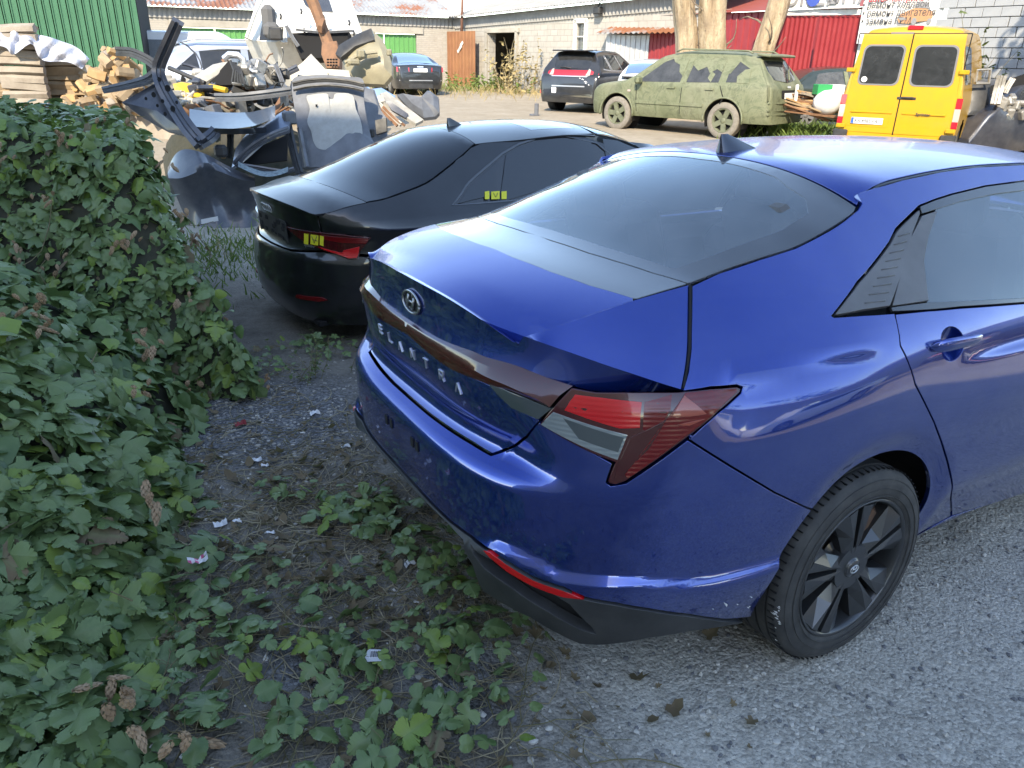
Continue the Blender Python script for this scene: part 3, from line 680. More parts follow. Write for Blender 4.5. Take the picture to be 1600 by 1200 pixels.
# ---- bumper
TRIMT = P_((1131, 968), (1075, 960), (1012, 951), (960, 942), (915, 934))
REFT = P_((880, 918), (834, 902), (800, 882), (769, 860), (745, 846), (705, 815))
tb = [q for q in TRIMT+REFT if q[0] > .02]; zc_b = midline(P_((600, 700), (650, 760), (705, 815), (745, 846)))[0][1]
lidb = P_((842, 659), (823, 683), (801, 699), (770, 710), (739, 692), (673, 648))
bum = poly(lidb[::-1][0:0], [midline(P_((600, 588), (640, 620), (673, 648), (739, 692)))[0]], [q for q in lidb[::-1] if q[0] > 0], P_((855, 667), (900, 690), (958, 724), (948, 754), (955, 759), (978, 755), (1072, 689)), GAPB, arch_uv(AG, a_r-.02, 16), tb, [np.array([0, zc_b])])
bumper = panel('rear_bumper', SA, symu(bum), M_BLUE, .0135, gap=.0015)
TRIMB = P_((1160, 970), (1080, 983), (1012, 994), (934, 1005), (906, 1003), (830, 962), (756, 920), (740, 880), (725, 845), (700, 818))
low = [q for q in TRIMB if q[0] > .02]
trim = poly([np.array([0, zc_b-.004])], [q+[0, -.002] for q in tb[::-1]], low, [np.array([0, low[-1][1]-.0])])
trim = symu(dedupe(trim, 2e-3)); lowl = (trim[:, 0] < -.02) & (trim[:, 1] < .30); trim[lowl, 1] = .30+.25*(trim[lowl, 1]-.30); ml = (trim[:, 0] < -.25) & (trim[:, 0] > -.66) & (trim[:, 1] < .482); trim[ml, 1] = np.interp(trim[ml, 0], [-.66, -.58, -.25], [.40, .448, .48]); trim = dedupe(trim, 2e-3)
chan = poly(P_((738, 853), (794, 884), (850, 916), (890, 942), (925, 978), (931, 988), (905, 980), (856, 952), (800, 915), (758, 885)))
try:
    lt = link('bumper_lower_trim', surf_mesh('m', trim, SA.pn, .025, holes=(chan,), gap=.0006, off=.006, thick=.03), M_BLACKPL, bumper)
except Exception as ex:
    print('TRIM', ex)
link('trim_channel', surf_mesh('m', inset(chan, -.012), SA.pn, .03, gap=0, off=-.03), M_DARK, bumper)
rf = poly(P_((757, 858), (769, 861), (800, 884), (834, 904), (880, 920), (914, 934), (880, 931), (834, 914), (795, 892)))
pair('fog_reflector', SA, rf, M_REDB, bumper, step=.02, gap=.0004, off=.007)
for px in ((605, 655), (612, 661), (645, 690), (652, 697)):   # holes and clip stubs where a number plate was
    q = SA.pick(*px); P0, N0 = SA.pn(q); P0 = P0[0]; N0 = N0[0]
    b = MB(); b.box(P0+N0*.001, (.006, .018, .03), rz=math.atan2(N0[1], N0[0])); b.build('plate_bracket_hole', M_DARK, bumper)
# ---- lettering and emblem
def frame_at(uv):
    P0, N0 = SA.pn(uv); P0, N0 = P0[0], N0[0]; a = A3(np.asarray(uv)+[.004, 0])[0]-A3(np.asarray(uv)-[.004, 0])[0]; a /= np.linalg.norm(a); b_ = np.cross(N0, a); return P0, a, b_, N0
def stroke(b, fr, pts, w, h=.0035):
    P0, a, up, n = fr
    for i in range(len(pts)-1):
        p, q = np.array(pts[i]), np.array(pts[i+1]); d = (q-p)/np.linalg.norm(q-p); s = np.array([-d[1], d[0]])*w/2; p = p-d*w*.4; q = q+d*w*.4
        b.prism([p+s, p-s, q-s, q+s], a, up, n, P0+n*h*(1-.04*i), h*(1-.04*i))
GL = {'E': [[(1, 0), (0, 0), (0, 1), (1, 1)], [(0, .5), (.9, .5)]], 'L': [[(0, 1), (0, 0), (1, 0)]], 'A': [[(0, 0), (.5, 1), (1, 0)]], 'N': [[(0, 0), (0, 1), (1, 0), (1, 1)]],
      'T': [[(0, 1), (1, 1)], [(.5, 1), (.5, 0)]], 'R': [[(0, 0), (0, 1), (.9, 1), (.95, .75), (.9, .5), (0, .5)], [(.45, .5), (1, 0)]]}
for ch, px in zip('ELANTRA', ((595, 514), (610, 528), (625.5, 541), (645, 553), (666, 568), (690.5, 586.5), (716, 606))):
    b = MB(); fr = frame_at(SA.pick(*px)); hh, ww = .027, .024
    for st in GL[ch]: stroke(b, fr, [((x-.5)*ww, (y-.5)*hh) for x, y in st], .0034)
    b.build('badge_letter', M_CHROME, lid)
_bv = BVHTree.FromPolygons([tuple(v.co) for v in ov.data.vertices], [tuple(p.vertices) for p in ov.data.polygons]); _hit = _bv.ray_cast(Vector(CPL), CTF.inverted().to_3x3() @ Vector(ray(653, 476)))
P0 = np.array(_hit[0]); P0[1] = 0; n = np.array(_hit[1]); n = n if n[0] < 0 else -n; n[1] = 0; n = n/np.linalg.norm(n)+[0, 0, .0]; n /= np.linalg.norm(n); a = np.array([0, -1., 0]); up = np.cross(n, a)
b = MB()
ring = [P0+n*.007+a*(.060*math.cos(t))+up*(.032*math.sin(t)) for t in np.linspace(0, 2*math.pi, 33)]
b.tube(ring, .0042, 6)
for pts in ([(-.026, -.018), (-.012, .022)], [(.012, -.022), (.026, .018)], [(-.022, -.002), (0, .003), (.022, .002)]):
    b.tube([P0+n*.008+a*x+up*y for x, y in pts], .004, 6)
b.build('emblem', mat('emblem_chrome', (.32, .33, .35), .25, .8), lid)
b = MB(); b.prism([(.056*math.cos(t), .029*math.sin(t)) for t in np.linspace(0, 2*math.pi, 25)[:-1]], a, up, n, P0+n*.004, .016); b.build('emblem_backing', M_GLOSSBLK, lid)
# ---- fin
b = MB(); fx, fz = .165, float(topT(np.array([[.25, 0.]]))[0, 2])
def fin(u, v):
    a_ = u*2*math.pi; L = .20*(1-v)+.032*v; x0 = fx+.098*(1-v**.7)*0+(.0 if v < 1 else 0)+.010*v
    x = x0+L*(.5-.5*math.cos(a_)); t = math.sin(a_)*(.030*(1-v)**1.1+.003)*(1-.72*(x-x0)/L)*1.3
    z = float(np.interp(x, [.1, .25, .4], [topT(np.array([[.12, 0.]]))[0, 2], fz, topT(np.array([[.4, 0.]]))[0, 2]]))*(1-v)+v*(fz-.004)
    return (x, t, z-.004+.062*v)
b.grid(fin, 24, 12, closeu=True); b.add([fin(i/24, 1) for i in range(24)], [tuple(range(24))], 0); b.build('antenna_fin', mat('antenna_gloss_blue_black', (.006, .010, .03), .15, .3, 1.), car, 40, fixn=True)
# ---- scratches on the bumper corner
b = MB()
for px, dx, dy in (((1130, 940), 5, 8), ((1133, 943), 2, 4), ((1150, 943), 2, 2), ((1166, 947), 3, 3), ((1171, 931), 3, 3), ((1112, 950), 2, 2), ((1169, 946), 2, 2)):
    q0, q1, q2 = SA.pick(*px), SA.pick(px[0]+dx, px[1]+dy), SA.pick(px[0]+dx+1.6, px[1]+dy*.5)
    P0, N0 = SA.pn(np.array([q0, q1, q2])); b.add(P0+N0*.0012, [(0, 1, 2)], 0)
b.build('paint_scratch', mat('scratched_primer', (.7, .7, .72), .7), bumper)
# ---- inner shell, wheel wells, floor, seats
b = MB()
us = np.arange(.0, 5.6, .06); zs = np.array([.30, .34, .4, .5, .6, .7, .8, .9, 1.0])
U_, Z_ = np.meshgrid(us, zs); q = np.stack([U_.ravel(), Z_.ravel()], 1); P0, N0 = SA.pn(q); P0 = P0-N0*(.035+.07*sstep(1.5, 1.1, q[:, :1]))
nu = len(us); fs = []
for j in range(len(zs)-1):
    for i in range(nu-1):
        c = P0[[j*nu+i, j*nu+i+1, (j+1)*nu+i+1, (j+1)*nu+i]].mean(0)
        if min(math.hypot(c[0]-ax, c[2]-ARCH[1]) for ax in (0, 2.72)) > .45: fs.append((j*nu+i, j*nu+i+1, (j+1)*nu+i+1, (j+1)*nu+i))
b.add(P0, fs); b.add(P0*[1, -1, 1], [f[::-1] for f in fs])
for ax in (0., 2.72):
    for s in (-1, 1):
        b.add([(ax+.405*math.cos(t), s*(yy if yy < .7 else float(WID(ax+.405*math.cos(t), max(.3, ARCH[1]+.405*math.sin(t))))-.035), ARCH[1]+.405*math.sin(t)) for yy in (.87, .60) for t in np.linspace(-.12, math.pi+.12, 25)], [(i, i+1, 25+i+1, 25+i) for i in range(24)])
        b.add([(ax, s*.60, ARCH[1])]+[(ax+.41*math.cos(t), s*.60, ARCH[1]+.41*math.sin(t)) for t in np.linspace(-.2, math.pi+.2, 25)], [(0, i, i+1) for i in range(1, 25)])
b.box((1.3, 0, .21), (4.2, 1.2, .02)); b.box((1.3, 0, .56), (1.9, 1.66, .02)); b.box((-.42, 0, 1.045), (.55, 1.1, .02)); b.box((-.3, 0, .6), (.02, 1.2, .8))
b.build('inner_shell', M_DARK, car)
for y in (-.40, .40):
    for x0 in (.10, 1.05):
        b = MB(); b.bbox((x0, y, .91), (.16, .50, .64), .05, ry=-.28); b.bbox((x0-.125, y, 1.22), (.10, .26, .19), .035, ry=-.28); b.build('seat', M_SEAT, car)
b = MB(); b.bbox((.30, 0, .58), (.5, 1.3, .16), .05); b.build('rear_bench', M_SEAT, car)
# ---- wheels
def hero_wheel():
    w = thing('w', None, None); R0 = .317
    b = MB(); prof = [(.205, .228), (.222, .250), (.226, .275), (.218, .297), (.200, .311)]
    inn = [(.205-.225+.02-.0, .228)]
    pr = [(-.013, .222), (-.004, .232), (-.0005, .246), (0, .262), (-.004, .284), (-.011, .299), (-.022, .309), (-.036, .3145)]
    half = [(-.045, .3155), (-.045, .309), (-.053, .309), (-.053, .3165), (-.082, .317), (-.082, .309), (-.091, .309), (-.091, .317)]
    fullp = pr+half; back = [(-.225-a, r) for a, r in reversed(fullp)]
    b.lathe([(-a, r) for a, r in fullp+back], 96)      # y grows inward; flipped below
    for k in range(84):                                 # shoulder sipes
        t = 2*math.pi*k/84
        for y in (.031, .194):
            b.box((.3137*math.cos(t), y, .3137*math.sin(t)), (.0044, .022, .0035), ry=-t, mi=1)
    for k, (rr, ww) in enumerate(((.288, .0016), (.262, .0012), (.2395, .0014))):
        b.tube([(rr*math.cos(t), (-.0012 if rr < .28 else .0055), rr*math.sin(t)) for t in np.linspace(0, 2*math.pi, 73)], ww, 5)
    tyre = b.build('tyre', [M_RUBBER, M_DARK], w, 50)
    Mrim = mat('dark_grey_alloy', (.065, .067, .07), .34, .7, .35, .2, fn=paint_fn(.05, (.3, .3, .31), 10.))
    b = MB(); b.lathe([(.02, .2235), (.006, .226), (.004, .222), (.010, .2155), (.020, .212), (.09, .205), (.20, .20)], 72)
    nsp = 5
    def pol(r, a, y): return (r*math.cos(a), y, r*math.sin(a))
    for k in range(nsp):
        a0 = 2*math.pi*k/nsp+.42
        for s in (1, -1):      # each spoke is a pair of faceted blades with a slot between them
            r_in, r_out = .050, .2135
            A = [pol(r_in, a0+s*.10, .016), pol(r_out, a0+s*.055+.0, .010), pol(r_out, a0+s*.23, .006), pol(r_out, a0+s*.47, .024), pol(.13, a0+s*.40, .036), pol(.075, a0+s*.56, .026), pol(.12, a0+s*.17, .007)]
            f = [(0, 1, 6), (1, 2, 6), (2, 3, 4, 6), (6, 4, 5), (6, 5, 0)]
            B = [(x, y+.045, z) for x, y, z in A]; n = len(A); rim_ = [0, 1, 2, 3, 4, 5]
            side = [(rim_[i], rim_[(i+1) % 6], n+rim_[(i+1) % 6], n+rim_[i]) for i in range(6)]
            fs = f+side
            if s > 0: fs = [q[::-1] for q in fs]
            b.add(A+B, fs)
    b.lathe([(.012, .0), (.012, .030), (.016, .033), (.016, .072), (.05, .078), (.06, .10)], 40)
    rim = b.build('rim', Mrim, w)
    me = rim.data; bm = bmesh.new(); bm.from_mesh(me); bmesh.ops.recalc_face_normals(bm, faces=bm.faces); bm.to_mesh(me); bm.free()
    me.polygons.foreach_set('use_smooth', [len(p.vertices) == 4 and i < 432 for i, p in enumerate(me.polygons)])
    b = MB()
    for k in range(5):
        a0 = 2*math.pi*k/5+.42+math.pi/5; b.lathe([(.026, .0), (.026, .006), (.028, .011), (.04, .011)], 12, c=(.056*math.cos(a0), 0, .056*math.sin(a0)))
    b.build('lug_nut', mat('lug_nut_steel', (.22, .22, .23), .3, .9), w)
    b = MB(); b.lathe([(.008, .0), (.008, .027), (.012, .030), (.02, .031)], 32)
    cap = b.build('hub_cap', M_GLOSSBLK, w)
    b = MB(); b.tube([(.0175*math.cos(t), .006, .012*math.sin(t)) for t in np.linspace(0, 2*math.pi, 25)], .0018, 5)
    for pts in ([(-.009, -.007), (-.004, .009)], [(.004, -.009), (.009, .007)], [(-.007, -.001), (.007, .001)]): b.tube([(x, .006, z) for x, z in pts], .0018, 5)
    b.build('emblem', M_CHROME, cap)
    b = MB(); b.lathe([(.085, .02), (.085, .135), (.095, .135), (.095, .02)], 40)
    b.build('brake_disc', mat('rusty_brake_disc', (.20, .12, .08), .5, .6, var=(.12, .10, .09), vscale=20), w)
    b = MB(); b.bbox((.09, .075, .09), (.10, .06, .13), .015, ry=.7); b.build('brake_caliper', mat('rusty_caliper', (.16, .075, .035), .8, var=(.07, .05, .04), vscale=30), w)
    b = MB(); b.lathe([(.13, .0), (.13, .20), (.20, .20)], 30); b.build('back_plate', M_DARK, w)
    return w
def scuffed(w):
    b = MB(); random.seed(3)
    for i in range(30):          # pale scuff across the tread edge
        px, py = 1213+random.uniform(-4, 7), 938+i*2.6+random.uniform(-2, 2)
        if random.random() < (.2 if 5 < i < 16 else .6): continue
        o, d = CPL, np.array(CTF.inverted().to_3x3() @ Vector(ray(px, py))); A_, B_, C_ = d[0]**2+d[2]**2, 2*(o[0]*d[0]+(o[2]-.317)*d[2]), o[0]**2+(o[2]-.317)**2-.3178**2; disc = B_*B_-4*A_*C_
        if disc < 0: continue
        q = o+d*((-B_-disc**.5)/(2*A_)); t = math.atan2(q[2]-.317, q[0]); y = q[1]+.897; L = random.uniform(.003, .016); r = .3185; dt = random.uniform(.004, .012)
        b.add([(r*math.cos(t-dt), y, r*math.sin(t-dt)), (r*math.cos(t+dt*.4), y+L, r*math.sin(t+dt*.4)), (r*math.cos(t+dt), y+L*.3, r*math.sin(t+dt)), (r*math.cos(t), y-.003, r*math.sin(t))], [(0, 1, 2), (0, 2, 3)])
    tag(b.build('paint_scuff', mat('white_scuff', (.75, .76, .78), .7), w), kind='stuff')
hw = hero_wheel()
def place_wheel(x, s, src=None):
    o = copy_tree(hw) if src is None else hw
    e = o; e.name = 'wheel'; e.parent = car; e.location = (x, s*.897, .317); e.rotation_euler = (0, 0.55 if x == 0 else .2, math.pi if s > 0 else 0)
    for c in e.children: c.name = c.name.split('.')[0]
    return e
copies = [place_wheel(2.72, -1), place_wheel(0, 1), place_wheel(2.72, 1)]
w0 = place_wheel(0, -1, hw); w0.rotation_euler = (0, 0, 0); scuffed(w0)
# ================================================================== GROUND
def ground_fn(nt, b):
    tc = nt.nodes.new('ShaderNodeTexCoord'); sp = nt.nodes.new('ShaderNodeSeparateXYZ'); nt.links.new(tc.outputs['Object'], sp.inputs[0])
    X, Y = sp.outputs[0], sp.outputs[1]
    n1 = noise(nt, 1.1, 5, .65); n2 = noise(nt, 6., 6, .7); n3 = noise(nt, 55., 4, .7); n4 = noise(nt, 260., 2, .6)
    vor = nt.nodes.new('ShaderNodeTexVoronoi'); vor.inputs['Scale'].default_value = 95; nt.links.new(tc.outputs['Object'], vor.inputs[0])
    vor2 = nt.nodes.new('ShaderNodeTexVoronoi'); vor2.inputs['Scale'].default_value = 34; nt.links.new(tc.outputs['Object'], vor2.inputs[0])
    grit = ramp(nt, n3, [(.30, (.27, .25, .215)), (.52, (.47, .44, .385)), (.75, (.60, .57, .51))])
    gv = nt.nodes.new('ShaderNodeSeparateColor'); nt.links.new(vor.outputs['Color'], gv.inputs[0])
    grit = mixc(nt, .55, grit, ramp(nt, gv.outputs[0], [(.0, (.165, .155, .135)), (.55, (.39, .365, .32)), (1., (.58, .55, .49))]))
    grit = mixc(nt, ramp(nt, n1, [(.42, (0, 0, 0)), (.66, (1, 1, 1))]), grit, mixc(nt, .5, grit, (.53, .50, .44)))
    soil = ramp(nt, n2, [(.25, (.075, .067, .055)), (.5, (.20, .18, .15)), (.78, (.34, .31, .265))])
    soil = mixc(nt, .4, soil, ramp(nt, n3, [(.3, (.06, .053, .045)), (.7, (.22, .2, .175))]))
    yard = ramp(nt, n1, [(.3, (.33, .275, .20)), (.55, (.41, .345, .26)), (.75, (.48, .415, .325))])
    yard = mixc(nt, .35, yard, ramp(nt, n2, [(.3, (.19, .16, .12)), (.7, (.42, .37, .30))]))
    # distance along the view heading and to its right: plain places on the ground
    s = mth(nt, 'ADD', mth(nt, 'MULTIPLY', mth(nt, 'ADD', X, 1.787), float(HF[0])), mth(nt, 'MULTIPLY', mth(nt, 'ADD', Y, 1.928), float(HF[1])))
    w = mth(nt, 'ADD', mth(nt, 'MULTIPLY', mth(nt, 'SUBTRACT', n1, .5), .9), mth(nt, 'MULTIPLY', mth(nt, 'SUBTRACT', n2, .5), .5))
    # verge: soil between hedge and parked cars; gravel beside the blue sedan
    edge = mth(nt, 'ADD', mth(nt, 'ADD', X, mth(nt, 'MULTIPLY', Y, 1.15)), 1.02)       # >0 towards the gravel side
    k1 = nt.nodes.new('ShaderNodeMapRange'); k1.inputs[1].default_value = -.25; k1.inputs[2].default_value = .22
    d1 = mth(nt, 'SUBTRACT', mth(nt, 'MULTIPLY', Y, -1), .30)
    gside = mth(nt, 'MINIMUM', mth(nt, 'ADD', X, .86), mth(nt, 'SUBTRACT', .2, Y)); nt.links.new(mth(nt, 'ADD', gside, mth(nt, 'MULTIPLY', w, .8)), k1.inputs[0])
    # crushed stone patch behind the black sedan
    def blob(cx, cy, r, soft=.5):
        dx = mth(nt, 'SUBTRACT', X, cx); dy = mth(nt, 'SUBTRACT', Y, cy); q = mth(nt, 'SQRT', mth(nt, 'ADD', mth(nt, 'MULTIPLY', dx, dx), mth(nt, 'MULTIPLY', dy, dy)))
        m = nt.nodes.new('ShaderNodeMapRange'); m.inputs[1].default_value = r; m.inputs[2].default_value = r*soft; nt.links.new(mth(nt, 'ADD', q, mth(nt, 'MULTIPLY', w, .8)), m.inputs[0]); return m.outputs[0]
    stone = ramp(nt, gv.outputs[0], [(.0, (.05, .05, .055)), (.6, (.14, .14, .145)), (1., (.27, .27, .275))])
    c = mixc(nt, k1.outputs[0], soil, grit)
    c = mixc(nt, mth(nt, 'MULTIPLY', blob(-1.18, 1.75, .75), .85), c, stone); c = mixc(nt, mth(nt, 'MULTIPLY', blob(-.3, 6.2, 2.2), .8), c, grit)
    for bx, by, br in ((-1.42, -.12, .16), (-1.05, -.42, .14), (-1.52, .62, .15), (-1.15, .55, .12)): c = mixc(nt, mth(nt, 'MULTIPLY', blob(bx, by, br, .3), .75), c, stone)
    k2 = nt.nodes.new('ShaderNodeMapRange'); k2.inputs[1].default_value = 7.2; k2.inputs[2].default_value = 9.5; nt.links.new(mth(nt, 'ADD', s, w), k2.inputs[0])
    k3 = nt.nodes.new('ShaderNodeMapRange'); k3.inputs[1].default_value = -3.2; k3.inputs[2].default_value = -4.8; nt.links.new(mth(nt, 'ADD', Y, w), k3.inputs[0])
    c = mixc(nt, mth(nt, 'MAXIMUM', k2.outputs[0], k3.outputs[0]), c, yard)
    nt.links.new(c, b.inputs['Base Color']); b.inputs['Roughness'].default_value = .95; b.inputs['Specular IOR Level'].default_value = .2
    h = mth(nt, 'ADD', mth(nt, 'MULTIPLY', vor.outputs['Distance'], -.55), mth(nt, 'ADD', mth(nt, 'MULTIPLY', n3, .9), mth(nt, 'ADD', mth(nt, 'MULTIPLY', n4, .35), mth(nt, 'MULTIPLY', vor2.outputs['Distance'], -.5))))
    bp = nt.nodes.new('ShaderNodeBump'); bp.inputs['Strength'].default_value = .75; bp.inputs['Distance'].default_value = .018; nt.links.new(h, bp.inputs['Height']); nt.links.new(bp.outputs[0], b.inputs['Normal'])
M_GROUND = mat('gravel_soil_and_dust', fn=ground_fn)
def axis(lo, hi, f0, f1, st):
    a = list(np.arange(f0, f1, st)); d = st; x = f0
    while x > lo: d *= 1.22; x -= d; a.insert(0, x)
    d = st; x = a[-1]
    while x < hi: d *= 1.22; x += d; a.append(x)
    return np.array(a)
gxs, gys = axis(-420, 420, -3.2, 3., .045), axis(-420, 420, -2.6, 6.5, .045)
from mathutils import noise as mnoise
def hump(x, y):
    k = math.exp(-max(0, math.hypot(x, y-1)-4)/3)
    return k*(.014*mnoise.noise(Vector((x*1.9, y*1.9, 0)))+.010*mnoise.noise(Vector((x*6., y*6., 3)))+.005*mnoise.noise(Vector((x*17, y*17, 9))))
b = MB(); nx_ = len(gxs)
b.add([(x, y, gz(x, y)+hump(x, y)) for y in gys for x in gxs], [(j*nx_+i, j*nx_+i+1, (j+1)*nx_+i+1, (j+1)*nx_+i) for j in range(len(gys)-1) for i in range(nx_-1)], 0, True)
tag(b.build('ground', M_GROUND), kind='structure')
# loose stones
def stones(name, n, fn, r0, r1, cols, seed):
    rg = np.random.default_rng(seed); b = MB(); ico = bmesh.new(); bmesh.ops.create_icosphere(ico, subdivisions=1, radius=1); V0 = np.array([v.co for v in ico.verts]); F0 = [tuple(v.index for v in f.verts) for f in ico.faces]; ico.free()
    # only 20 faces: use the plain icosahedron
    ico = bmesh.new(); bmesh.ops.create_icosphere(ico, subdivisions=1, radius=1); ico.free()
    for k in range(n):
        x, y = fn(rg); r = r0+(r1-r0)*rg.random()**3
        sc = r*np.array([1, .6+.5*rg.random(), .4+.4*rg.random()]); q = V0*(1+.22*rg.standard_normal((len(V0), 1)))*sc; a = rg.random()*6.28
        q = np.stack([q[:, 0]*math.cos(a)-q[:, 1]*math.sin(a), q[:, 0]*math.sin(a)+q[:, 1]*math.cos(a), q[:, 2]], 1)+[x, y, gz(x, y)+hump(x, y)+r*.12]
        b.add(q, F0, int(rg.integers(len(cols))))
    return tag(b.build(name, cols), kind='stuff')
GRV = [mat('pebble_grey', (.33, .31, .275), .9, bump=.2, bscale=80), mat('pebble_dark', (.14, .14, .145), .9), mat('pebble_pale', (.48, .455, .41), .9)]
stones('loose_gravel', 3400, lambda g: (lambda a: (a[0], a[1]))((-.95+2.3*g.random(), -1.75+1.25*g.random()**.8)), .002, .010, GRV, 5)
stones('crushed_stone', 2600, lambda g: (-1.2+.55*g.standard_normal()*.7, 1.55+.6*g.standard_normal()*.8), .003, .013, GRV[:2], 6)
stones('verge_stones', 900, lambda g: (-1.9+1.2*g.random(), -.9+2.6*g.random()), .003, .014, GRV, 8)

# ================================================================== BUILDINGS ROUND THE YARD
def wall_frame(p0, p1):
    a = np.array([p1[0]-p0[0], p1[1]-p0[1], 0.]); L = np.linalg.norm(a); a /= L; n = np.array([a[1], -a[0], 0.])
    if n @ (CP-np.array([p0[0], p0[1], 0])) < 0: n = -n
    return a, n, L
def corrug(b, o, a, up, n, L, H, pitch=.18, amp=.03, mi=0, square=False):
    """corrugated sheet: L along a, H along up, ribs run along up"""
    o, a, up, n = (np.asarray(v, float) for v in (o, a, up, n))
    if square:
        pts = []; x = 0.
        while x < L: pts += [(x, 0), (x+pitch*.55, 0), (x+pitch*.62, amp), (x+pitch*.93, amp)]; x += pitch
        pts = [p for p in pts if p[0] <= L]+[(L, 0)]
    else:
        k = int(L/pitch*4); pts = [(L*i/k, amp*math.sin(i*math.pi/2)) for i in range(k+1)]
    vs = [o+a*x+n*y+up*h for h in (0, H) for x, y in pts]; m = len(pts)
    b.add(vs, [(i, i+1, m+i+1, m+i) for i in range(m-1)], mi)
def brick_fn(c1, c2, mort, w, h, off=.5, sc=1., rough=.9, m=.012):
    def fn(nt, b):
        br = nt.nodes.new('ShaderNodeTexBrick'); br.inputs['Color1'].default_value = (*c1, 1); br.inputs['Color2'].default_value = (*c2, 1); br.inputs['Mortar'].default_value = (*mort, 1)
        br.inputs['Scale'].default_value = 1; br.inputs['Brick Width'].default_value = w; br.inputs['Row Height'].default_value = h; br.inputs['Mortar Size'].default_value = m; br.offset = off
        tc = nt.nodes.new('ShaderNodeTexCoord'); sp = nt.nodes.new('ShaderNodeSeparateXYZ'); cb = nt.nodes.new('ShaderNodeCombineXYZ'); nt.links.new(tc.outputs['UV'], br.inputs[0])
        n = noise(nt, .6, 5, .7); n2 = noise(nt, 4., 4, .7)
        c = mixc(nt, mth(nt, 'MULTIPLY', n, .6), br.outputs[0], mixc(nt, .5, br.outputs[0], (.22, .19, .16))); c = mixc(nt, mth(nt, 'MULTIPLY', n2, .4), c, (.62, .60, .56))
        nt.links.new(c, b.inputs['Base Color']); bp = nt.nodes.new('ShaderNodeBump'); bp.inputs['Strength'].default_value = .5; bp.inputs['Distance'].default_value = .02; bp.invert = True
        nt.links.new(br.outputs['Fac'], bp.inputs['Height']); nt.links.new(bp.outputs[0], b.inputs['Normal'])
    return fn
M_WBRICK = mat('whitewashed_block', fn=brick_fn((.37, .35, .31), (.31, .29, .255), (.22, .205, .185), .42, .21), rough=.9)
M_SBRICK = mat('pale_silicate_brick', fn=brick_fn((.33, .295, .245), (.28, .245, .20), (.24, .22, .19), .26, .085), rough=.9)
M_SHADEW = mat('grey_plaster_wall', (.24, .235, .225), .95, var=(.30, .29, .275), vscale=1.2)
M_PLASTER = mat('worn_plaster', (.40, .375, .325), .95, var=(.30, .275, .235), vscale=1.5)
def rust_fn(c0, c1, sc):
    def fn(nt, b):
        n = noise(nt, 1., 6, .7, stretch=sc); nt.links.new(ramp(nt, n, [(.36, c0), (.50, tuple(.75*x for x in c0)), (.56, c1), (.75, tuple(.6*x for x in c1))]), b.inputs['Base Color'])
    return fn
M_ROOFR = mat('rusting_tin_roof', rough=.6, fn=rust_fn((.34, .345, .35), (.26, .105, .05), (.5, .5, .5)))
M_SLATE = mat('asbestos_slate', (.24, .24, .23), .9, var=(.33, .32, .305), vscale=2)
M_WHITEMETAL = mat('white_painted_metal', (.72, .72, .69), .45, var=(.58, .57, .52), vscale=5)
M_TIMBER = mat('old_timber', (.24, .19, .14), .85, var=(.14, .11, .08), vscale=9)
def quad(b, o, a, up, L, H, mi=0): o, a, up = (np.asarray(v, float) for v in (o, a, up)); b.add([o, o+a*L, o+a*L+up*H, o+up*H], [(0, 1, 2, 3)], mi)
UPZ = np.array([0, 0, 1.])
def wall_obj(name, p0, p1, z0, z1, holes, m, parent, th=.35):
    """a wall with real openings; holes: (x0, x1, za, zb) along the wall"""
    a, n, L = wall_frame(p0, p1); o = np.array([p0[0], p0[1], 0.]); b = MB()
    xs = sorted({0., L, *[h[0] for h in holes], *[h[1] for h in holes]}); zs = sorted({z0, z1, *[h[2] for h in holes], *[h[3] for h in holes]})
    for i in range(len(xs)-1):
        for j in range(len(zs)-1):
            cx, cz = (xs[i]+xs[i+1])/2, (zs[j]+zs[j+1])/2
            if any(h[0] < cx < h[1] and h[2] < cz < h[3] for h in holes): continue
            quad(b, o+a*xs[i]+UPZ*zs[j], a, UPZ, xs[i+1]-xs[i], zs[j+1]-zs[j]); quad(b, o+a*xs[i]+UPZ*zs[j]-n*th, a, UPZ, xs[i+1]-xs[i], zs[j+1]-zs[j])
    for x0, x1, za, zb in holes:
        for q, d, l in ((o+a*x0+UPZ*za, UPZ, zb-za), (o+a*x1+UPZ*za, UPZ, zb-za), (o+a*x0+UPZ*zb, a, x1-x0), (o+a*x0+UPZ*za, a, x1-x0)):
            b.add([q, q+d*l, q+d*l-n*th, q-n*th], [(0, 1, 2, 3)])
    ob = b.build(name, m, parent); me = ob.data; uv = me.uv_layers.new(name='uv')
    co = np.array([v.co for v in me.vertices])
    for lp in me.loops: q = co[lp.vertex_index]; uv.data[lp.index].uv = (float((q-o) @ a)+float((q-o) @ n)*.7, float(q[2]))
    return ob
zE = 3.33
CN = dep(713, 133, 38.8); CN[2] = .42
PL = at(100, 2, 2, zE+.03); PRr = dep(960, 2, 30.5); zR1 = float(PRr[2]); SLR = (zR1-zE)
aL, nL, LL = wall_frame(CN, PL); aR, nR, LR = wall_frame(CN, PRr)
def on_wall(px, py, o, a, n):            # where a ray meets the wall plane: distance along, height
    d = ray(px, py); t = ((o-CP) @ n)/(d @ n); q = CP+d*t; return float((q-o) @ a), float(q[2])
oC = np.array([CN[0], CN[1], 0.])
